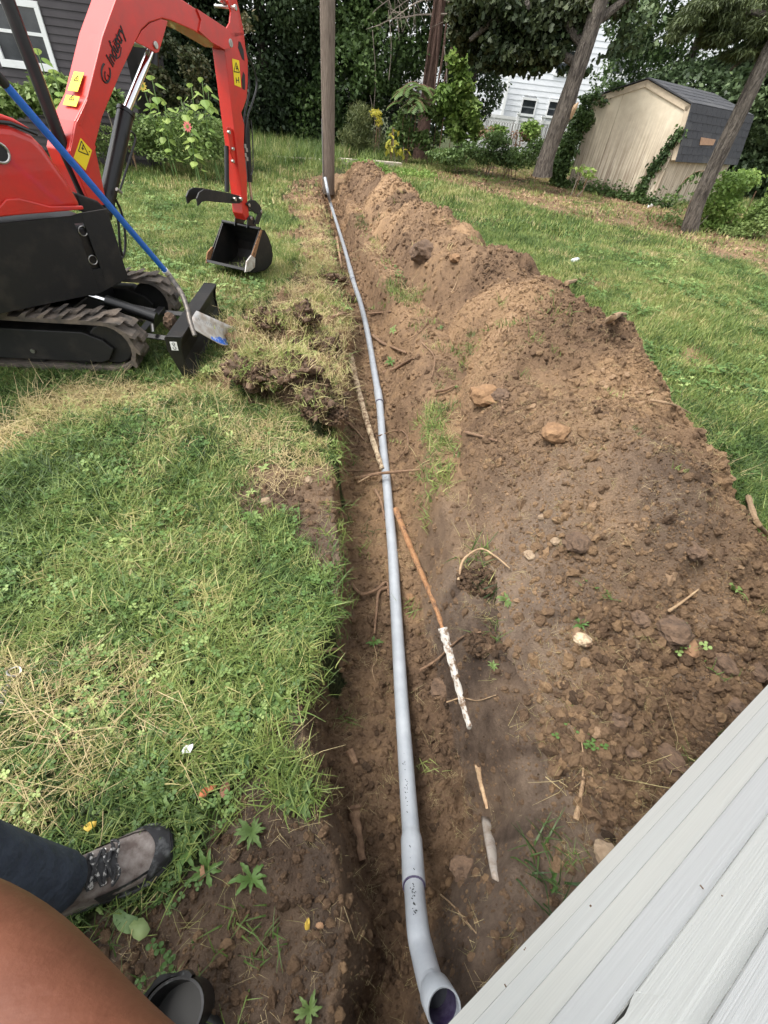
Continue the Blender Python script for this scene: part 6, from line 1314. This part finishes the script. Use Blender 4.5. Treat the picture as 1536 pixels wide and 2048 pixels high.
# ------------------------------------------------------------------ litter and small things on the near ground
def flat(name, u, v, r, mt, label, cat, seed=0, n=9, z=.03, th=.001, curl=.3, asp=.7, group=None):
    rr = random.Random(seed); p = onsurf(u, v) + UZ*z; a0 = rr.uniform(0, 6.28); V = [p*0]; ring = []
    for k in range(n):
        a = k/n*6.28; q_ = r*rr.uniform(.65, 1.1); x, y = math.cos(a)*q_, math.sin(a)*q_*asp; ring.append(np.array([x*math.cos(a0)-y*math.sin(a0), x*math.sin(a0)+y*math.cos(a0), rr.uniform(-.2, 1)*curl*r]))
    q = MB(); q.add([np.zeros(3)] + ring, [(0, i+1, (i+1) % n + 1) for i in range(n)]); o = q.build(name, MT[mt], None, sm=True); o.location = Vector(p); sd_m = o.modifiers.new('solid', 'SOLIDIFY'); sd_m.thickness = th; return tag(o, label, cat, group)
flat('paper_scrap', 380, 1508, .020, 'paper', 'torn white paper scrap in the grass above the boot', 'paper', 1, z=.035, curl=.8)
flat('white_plastic', 1297, 421, .10, 'paper', 'crumpled white plastic at the right front corner of the shed', 'litter', 3, z=.06, curl=1)
flat('brick_chip', 412, 1590, .020, 'brick', 'larger orange brick chip on the soil above the boot toe', 'brick chip', 4, th=.006, curl=.2, z=.02)
flat('brick_chip', 428, 1580, .013, 'brick', 'smaller orange brick chip touching the larger one', 'brick chip', 5, th=.006, z=.02)
flat('fallen_leaf', 452, 1584, .022, 'rock_red', 'reddish brown fallen leaf right of the brick chips', 'leaf', 6, z=.02)
flat('fallen_leaf', 403, 1748, .020, 'brickpale', 'tan fallen leaf right of the boot', 'leaf', 7, z=.012)
flat('fallen_leaf', 615, 1850, .012, 'yellowfl', 'small yellow curled leaf on bare soil near the elbow', 'leaf', 8, z=.01, curl=1)
flat('fallen_leaf', 640, 1851, .012, 'brickpale', 'small tan leaf beside the yellow one', 'leaf', 9, z=.01)
flat('fallen_leaf', 190, 1658, .018, 'yellowfl', 'yellow three-part leaf in the grass left of the boot toe', 'leaf', 10, z=.03, curl=.8)
MT['leafgreen'] = mat('broad green leaf', (.10, .17, .06), (.15, .23, .09), 20, .6); MT['leafpale'] = mat('pale green leaf', (.16, .22, .08), (.20, .26, .10), 20, .6)
flat('broad_leaf', 258, 1845, .040, 'leafgreen', 'large dark green leaf lying below the boot', 'leaf', 11, z=.02, asp=.5)
flat('broad_leaf', 285, 1860, .028, 'leafpale', 'pale green leaf next to the large dark leaf', 'leaf', 12, z=.025)
flat('broad_leaf', 40, 1625, .020, 'leafpale', 'bright round leaf at the left edge beside the trouser leg', 'leaf', 13, z=.03)
# thistle-like rosettes on the bare margin
for i, (u, v, s_) in enumerate(((600, 1600, .75), (505, 1665, .6), (380, 1640, .6), (620, 2020, .45), (1010, 1205, .55), (985, 1335, .3), (560, 785, .9), (850, 375, 3.0))):
    p = onsurf(u, v); me = rosette(100+i, 13, .075).copy(); at = me.attributes.new('tint', 'FLOAT', 'POINT'); at.data.foreach_set('value', [.45 + .04*i]*len(me.vertices)); o = link_mesh('leafy_weed', me, MT['midleaf'], loc=p + UZ*.008); o.scale = (s_,)*3
    tag(o, ['jagged-leaved weed on the bare soil right of the boot toe', 'small green weed right of the boot', 'broad-leaved weed above the brick chips', 'withered weed at the bottom edge left of the elbow', 'green seedling on the dark sod right of the rusty pipe', 'tiny seedling near the chalky pipe', 'leafy weed below the big sod clod', 'bright weed at the far end of the heap'][i], 'weed')
# bottle on the lawn
a, b_ = G(1140, 524, .04), G(1162, 517, .04); dd = (b_-a)/np.linalg.norm(b_-a); L_ = .22; m0 = (a+b_)/2
BO = empty('plastic_bottle', m0 - UZ*.03, 'clear crushed plastic bottle lying on the lawn right of the heap', 'bottle')
MT['clearp'] = mat('clear plastic', (.62, .70, .80), (.72, .78, .86), 30, .2)
q = MB(); q.tube([m0 - dd*L_*.5, m0 - dd*L_*.46, m0 - dd*.02, m0 + dd*.01, m0 + dd*L_*.26, m0 + dd*L_*.38, m0 + dd*L_*.44], [.022, .032, .033, .028, .032, .014, .013], 12); q.build('bottle_body', MT['clearp'], BO, sm=True)
q = MB(); q.tube([m0 - dd*.05, m0 + dd*.0], .0338, 12); q.build('label_band', MT['white'], BO); q = MB(); q.tube([m0 + dd*L_*.44, m0 + dd*L_*.5], .0155, 10); q.build('cap', MT['white'], BO)
# ring and chain at the left edge
p = onsurf(38, 1351) + UZ*.03; KR = empty('ring_and_chain', p, 'metal ring with a short dark chain in the grass at the left edge', 'chain')
q = MB(); q.tube([p + np.array([math.cos(t)*.021, math.sin(t)*.016, .004*math.sin(t*2)]) for t in np.linspace(0, 6.283, 22)], .0028, 6, cap=False); q.build('ring', MT['zinc'], KR, sm=True)
for k in range(7):
    c = onsurf(24 - k*4, 1372 + k*11) + UZ*.026; q = MB(); an = k*.9; q.tube([c + np.array([math.cos(t)*.009*math.cos(an) - math.sin(t)*.006*math.sin(an), math.cos(t)*.009*math.sin(an) + math.sin(t)*.006*math.cos(an), math.sin(t)*.005*(k % 2)]) for t in np.linspace(0, 6.283, 12)], .0022, 5, cap=False); q.build('chain_link', MT['chain'], KR, sm=True)
# leaf litter under the trees
def litter(n, cond, nm, label, size, mt='browndead', yr=(8, 26), xr=(-4, 20)):
    y = rng.uniform(*yr, n); x = rng.uniform(*xr, n); k = cond(x, y); x, y = x[k], y[k]; P = np.stack([x, y, gz(x, y) + .015], 1); V, F, T = leaf_mesh(P, size*rng.uniform(.6, 1.3, len(P)), rng.random(len(P)), .7, 2.0, -.2); me = fast_mesh(nm, V, F, {'tint': T}); o = link_mesh(nm, me, MT[mt]); tag(o, label, 'leaf litter', kind='stuff')
litter(30000, lambda x, y: inpoly(x + fbm(x*1.5, y*1.5, 33)*1.4, y + fbm(x*1.5, y*1.5, 34)*1.4, LITTER), 'leaf_litter', 'brown fallen leaves under the trees in front of the shed', .075)
# dark scrap of the black plastic on the ground at the bottom edge: a cut pipe fitting seen from above
bo = G(372, 2012, 0); FT = empty('black_drain_fitting', bo, 'black plastic drain fitting with open mouths standing at the bottom edge', 'pipe fitting')
def mouth(cx, cy, rx, ry, z0, z1, rot, name, flange=0):
    q = MB(); ca, sa = math.cos(rot), math.sin(rot); n = 30
    def ring(k, z, o=0): return [np.array([cx + (math.cos(t)*(rx*k+o))*ca - (math.sin(t)*(ry*k+o))*sa, cy + (math.cos(t)*(rx*k+o))*sa + (math.sin(t)*(ry*k+o))*ca, z]) for t in np.linspace(0, 2*math.pi, n, endpoint=False)]
    q.loft([ring(1.03, z0), ring(1.0, z1-.03), ring(1.0, z1-.006, .004), ring(1, z1, .002), ring(1, z1-.002, -.003), ring(1, z1-.03, -.005), ring(.85, z0, -.005)], cap=False); return q.build(name, MT['blkplastic'], FT, sm=True)
mouth(bo[0] + .004, bo[1] - .004, .060, .050, -.03, .14, .35, 'large_mouth'); mouth(bo[0] + .115, bo[1] - .055, .034, .032, -.03, .06, 0, 'small_mouth')
q = MB(); q.tube([bo + np.array([.004, -.004, .045]), bo + np.array([.004, -.004, .05])], .05, 20); q.build('painted_interior_shade', MT['ink'], FT)  # black disc painted in place of the shade inside the mouth
q = MB(); V = []; F = []
for i in range(13):
    t = .35 + math.pi*(.28 + .62*i/12); ex = 1 + .05*math.sin(i*1.3)
    for k_, z in ((1.02, .10), (1.16*ex, .125), (1.14*ex, .155), (1.0, .150)): V.append(np.array([bo[0] + .004 + math.cos(t)*.060*k_, bo[1] - .004 + math.sin(t)*.050*k_*1.05, z]))
q.add(V, [(i*4+j, i*4+j+1, i*4+j+5, i*4+j+4) for i in range(12) for j in range(3)]); q.build('rim_flange', MT['blkplastic'], FT, sm=True)
q = MB(); q.tube(curve([bo + np.array([-.05, -.02, .0]), bo + np.array([.03, -.02, .01]), bo + np.array([.10, -.05, .005])], 4), .03, 12); q.build('body', MT['blkplastic'], FT, sm=True)

# ------------------------------------------------------------------ the photographer: leg, boot and near forearm come into view
def skinned(name, chains, mt, parent, root=0, sub=2):
    """chains: list of lists of (co, radius); chains share vertices by equal coordinates"""
    V = []; Rr = []; E = []; key = {}
    def idx_(c, r):
        k = tuple(round(float(x), 4) for x in c)
        if k not in key: key[k] = len(V); V.append(k); Rr.append(r)
        return key[k]
    for ch in chains:
        p = None
        for c, r in ch:
            i = idx_(c, r)
            if p is not None and p != i: E.append((p, i))
            p = i
    O_ = np.array(parent.location) if parent is not None else np.zeros(3)
    me = bpy.data.meshes.new(name); me.from_pydata([tuple(np.array(v)-O_) for v in V], E, []); o = link_mesh(name, me, None, parent); me.materials.append(MT[mt])
    o.modifiers.new('skin', 'SKIN').use_smooth_shade = True
    sv = me.skin_vertices[0].data
    for i, r in enumerate(Rr): sv[i].radius = (r, r) if np.isscalar(r) else r; sv[i].use_root = (i == root)
    s_ = o.modifiers.new('sub', 'SUBSURF'); s_.levels = sub; s_.render_levels = sub; return o
ank = G(118, 1768, .13); toe = G(347, 1684, .03); _t = toe - G(90, 1806, .03); heel = toe - _t/np.linalg.norm(_t)*.335
PE_ = empty('person', (-.95, -.12, 0), 'person taking the photograph, bare forearm and navy trouser leg with dusty work boot', 'person')
knee = np.array([ank[0] - .10, ank[1] + .01, .50]); hip = np.array([-1.03, -.05, .92]); pel = np.array([-1.06, -.16, .98])
hip2 = np.array([-1.05, -.27, .92]); knee2 = np.array([-.93, -.42, .50]); ank2 = np.array([-.98, -.46, .12])
che = np.array([-1.03, -.16, 1.28]); nek = np.array([-1.0, -.16, 1.50]); hd = np.array([-.96, -.155, 1.62]); hd2 = np.array([-.955, -.155, 1.72])
shl = np.array([-.99, .02, 1.42]); shr = np.array([-.99, -.34, 1.42])
elb = AT(-185, 1888, .5); wri = AT(225, 2255, .36); hnd = AT(470, 2480, .30)
elr = np.array([-.62, -.52, 1.2]); wrr = np.array([-.30, -.38, 1.38]); hnr = np.array([-.14, -.30, 1.44])
body = [[(pel, .12), ((pel+che)/2, .13), (che, .14), (nek, .058), (hd, .085), (hd2, .075)], [(che, .14), (shl, .065), ((shl+elb)/2, .052), (elb, .047), ((elb*.6+wri*.4), .051), (wri, .036), (hnd, .034)], [(che, .14), (shr, .065), ((shr+elr)/2, .05), (elr, .045), ((elr+wrr)/2, .044), (wrr, .03), (hnr, .034)],
        [(pel, .12), (hip, .085), ((hip+knee)/2, .075), (knee, .06), (ank, .045)], [(pel, .12), (hip2, .085), ((hip2+knee2)/2, .075), (knee2, .06), (ank2, .045)]]
skinned('body', body, 'skin', PE_)
def fingers(hand, dirv, upv, side, nm):
    dirv = dirv/np.linalg.norm(dirv); s_ = np.cross(dirv, upv); s_ /= np.linalg.norm(s_)
    for k, (o_, L_) in enumerate(((-.030, .068), (-.010, .078), (.010, .074), (.029, .058))):
        b_ = hand + s_*o_; q = MB(); c = curve([b_ - dirv*.02, b_ + dirv*L_*.4, b_ + dirv*L_*.75 + upv*.012, b_ + dirv*L_*.85 + upv*.035], 4); q.tube(c, [.0095 - .003*i/len(c) for i in range(len(c))], 8); q.build('finger', MT['skin'], PE_, sm=True)
    b_ = hand - dirv*.03 + s_*.035*side; q = MB(); c = curve([b_, b_ + s_*.025*side + dirv*.03, b_ + s_*.03*side + dirv*.055 + upv*.02], 4); q.tube(c, [.011 - .003*i/len(c) for i in range(len(c))], 8); q.build('thumb', MT['skin'], PE_, sm=True)
fingers(hnd, hnd - wri, np.array([.1, .3, .6]), 1, 'l'); fingers(hnr, hnr - wrr, UZ, -1, 'r')
skinned('trousers', [[(pel, .135), (hip, .10), ((hip+knee)/2, .09), (knee, .078), ((knee+ank)/2, .068), (ank + np.array([0, 0, .03]), .066), (ank + np.array([.01, .0, -.03]), .068)], [(pel, .135), (hip2, .10), ((hip2+knee2)/2, .09), (knee2, .078), ((knee2+ank2)/2, .072), (ank2, .075)]], 'denim', PE_)
skinned('shirt', [[(pel + UZ*.03, .142), ((pel+che)/2, .148), (che, .158), (nek - UZ*.05, .075)], [(che, .158), (shl, .082), ((shl+elb)/2 + (shl-elb)*.12, .068)], [(che, .158), (shr, .082), ((shr+elr)/2 + (shr-elr)*.12, .066)]], 'shirt', PE_)
q = MB(); rg = []
for i in range(7):
    f = i/6; z = 1.68 + .13*math.sin(f*math.pi/2); rr0 = .094*math.cos(f*math.pi/2*.92); rg.append([np.array([-.972 + math.cos(t)*rr0*1.05, -.155 + math.sin(t)*rr0*.85, z]) for t in np.linspace(0, 2*math.pi, 18, endpoint=False)])
q.loft(rg); q.build('hair', MT['hair'], PE_, sm=True)
for s_ in (-1, 1):
    q = MB(); c = np.array([-.878, -.155 + s_*.032, 1.665]); q.tube([c - np.array([.01, 0, 0]), c + np.array([.004, 0, 0])], .010, 10); q.build('eye', MT['white'], PE_, sm=True)
    q = MB(); q.tube([np.array([-.965, -.155 + s_*.085, 1.67]), np.array([-.965, -.155 + s_*.100, 1.655]), np.array([-.96, -.155 + s_*.088, 1.63])], .012, 8); q.build('ear', MT['skin'], PE_, sm=True)
q = MB(); q.tube([np.array([-.875, -.155, 1.665]), np.array([-.852, -.155, 1.635]), np.array([-.87, -.155, 1.628])], [.008, .014, .010], 8); q.build('nose', MT['skin'], PE_, sm=True)
q = MB(); q.tube([np.array([-.872, -.178, 1.60]), np.array([-.866, -.155, 1.598]), np.array([-.872, -.132, 1.60])], .006, 6); q.build('mouth', MT['rock_red'], PE_, sm=True)
# boots
def boot(heel, toe, name_suffix=''):
    ax = (toe - heel)*np.array([1, 1, 0]); L_ = np.linalg.norm(ax); ax /= L_; sd = np.cross(UZ, ax); H0 = np.array([heel[0], heel[1], 0.005])
    prof_ = [(0, .030, .0), (.03, .036, 0), (.10, .040, 0), (.25, .041, 0), (.42, .040, 0), (.58, .046, 0), (.72, .052, 0), (.84, .050, 0), (.93, .042, 0), (.98, .028, 0), (1.0, .012, 0)]
    q = MB(); rg = []
    for f, w_, _ in prof_:
        w_ = w_*1.28; c = H0 + ax*L_*f; rg.append([c + sd*w_*a + UZ*z for a, z in ((-1, .002), (-1.06, .012), (-1.04, .030), (-.9, .036), (.9, .036), (1.04, .030), (1.06, .012), (1, .002))])
    q.loft(rg); sole = q.build('sole', MT['bootrubber'], PE_, sm=True)
    q = MB(); rg = []
    hts = [(0.01, .028, .13), (.05, .034, .15), (.14, .038, .155), (.24, .040, .15), (.34, .040, .135), (.44, .041, .112), (.55, .044, .092), (.66, .047, .080), (.77, .047, .074), (.87, .042, .066), (.94, .033, .056), (.985, .018, .044)]
    hts = [(f, w_*1.28, h*1.05) for f, w_, h in hts]
    for f, w_, h in hts:
        c = H0 + ax*L_*f; ring = []
        for t in np.linspace(0, math.pi, 15): ring.append(c + sd*math.cos(t)*w_*(1.0 if abs(math.cos(t)) > .1 else 1) + UZ*(.032 + (h-.032)*math.sin(t)**.62))
        rg.append(ring)
    q.loft(rg); up_ = q.build('boot', MT['leather'], PE_, sm=True)
    def top(f, a, o=.002):                # point on the upper: along f, across a (-1..1)
        fs_ = [h[0] for h in hts]; w_ = np.interp(f, fs_, [h[1] for h in hts]); h = np.interp(f, fs_, [h[2] for h in hts]); t = math.acos(max(-1, min(1, a)))
        return H0 + ax*L_*f + sd*math.cos(t)*(w_+o) + UZ*(.032 + (h-.032)*math.sin(t)**.62 + o)
    O_ = np.array(PE_.location)
    q = MB(); V = []; fs_ = np.linspace(.80, .99, 7)   # rubber toe cap: broad band round the toe
    al = np.linspace(-.995, .995, 17)
    for i in range(5):
        for a in al:
            k = i/4; fedge = .80 + .10*(1 - abs(a)**2); f = fedge + (.992 - fedge)*k; V.append(top(f, a, .0035))
    q.add(V, [(i*17+j, i*17+j+1, i*17+j+18, i*17+j+17) for i in range(4) for j in range(16)]); q.build('toe_cap', MT['bootrubber'], up_, sm=True, org=O_)
    q = MB()
    for s_ in (-1, 1):                    # rubber rand along the sides
        V = []
        for f in np.linspace(.50, .86, 9):
            for a in (.985, .90): V.append(top(f, s_*(a + (.015 if a > .95 else -.16*((f-.5)/.36))), .003))
        q.add(V, [(2*i, 2*i+1, 2*i+3, 2*i+2) for i in range(8)])
    q.build('rand', MT['bootrubber'], up_, sm=True, org=O_)
    q = MB(); V = [top(f, a, .0045) for f in np.linspace(.30, .66, 6) for a in np.linspace(-.42, .42, 7)]; q.add(V, [(i*7+j, i*7+j+1, i*7+j+8, i*7+j+7) for i in range(5) for j in range(6)]); q.build('tongue', MT['bootrubber'], up_, sm=True, org=O_)
    for k in range(4):
        f = .36 + k*.072; q = MB(); q.tube(curve([top(f, -.6, .006), top(f+.02, -.2, .012), top(f+.045, .2, .012), top(f+.06, .6, .006)], 5), .0042, 6); q.build('lace', MT['lace'], up_, sm=True, org=O_)
        q = MB(); q.tube(curve([top(f, .6, .006), top(f+.02, .2, .013), top(f+.045, -.2, .013), top(f+.06, -.6, .006)], 5), .0042, 6); q.build('lace', MT['lace'], up_, sm=True, org=O_)
        for s_ in (-1, 1): c = top(f+.005, s_*.55, .004); q = MB(); q.tube([c, c + UZ*.004], .005, 8); q.build('eyelet', MT['zinc'], up_, org=O_)
    for s_, g_ in ((-1, .012), (1, .0)):
        c = top(.66, s_*.1, .010); q = MB(); q.tube(curve([c, c + sd*s_*.025 + UZ*.012 + ax*.01, c + sd*s_*.04 + ax*-.01, c + sd*s_*.012 + UZ*.004], 5), .003, 6); q.build('lace_bow', MT['lace'], up_, sm=True, org=O_)
    q = MB(); q.loft([[H0 + ax*L_*(.15) + sd*math.cos(t)*.046 + ax*math.sin(t)*.052 + UZ*z for t in np.linspace(0, 2*math.pi, 20, endpoint=False)] for z in (.10, .14, .18)], cap=False); q.build('cuff', MT['leather'], up_, sm=True, org=O_)
boot(heel, toe); boot(np.array([-1.06, -.50, 0]), np.array([-.78, -.42, 0]))
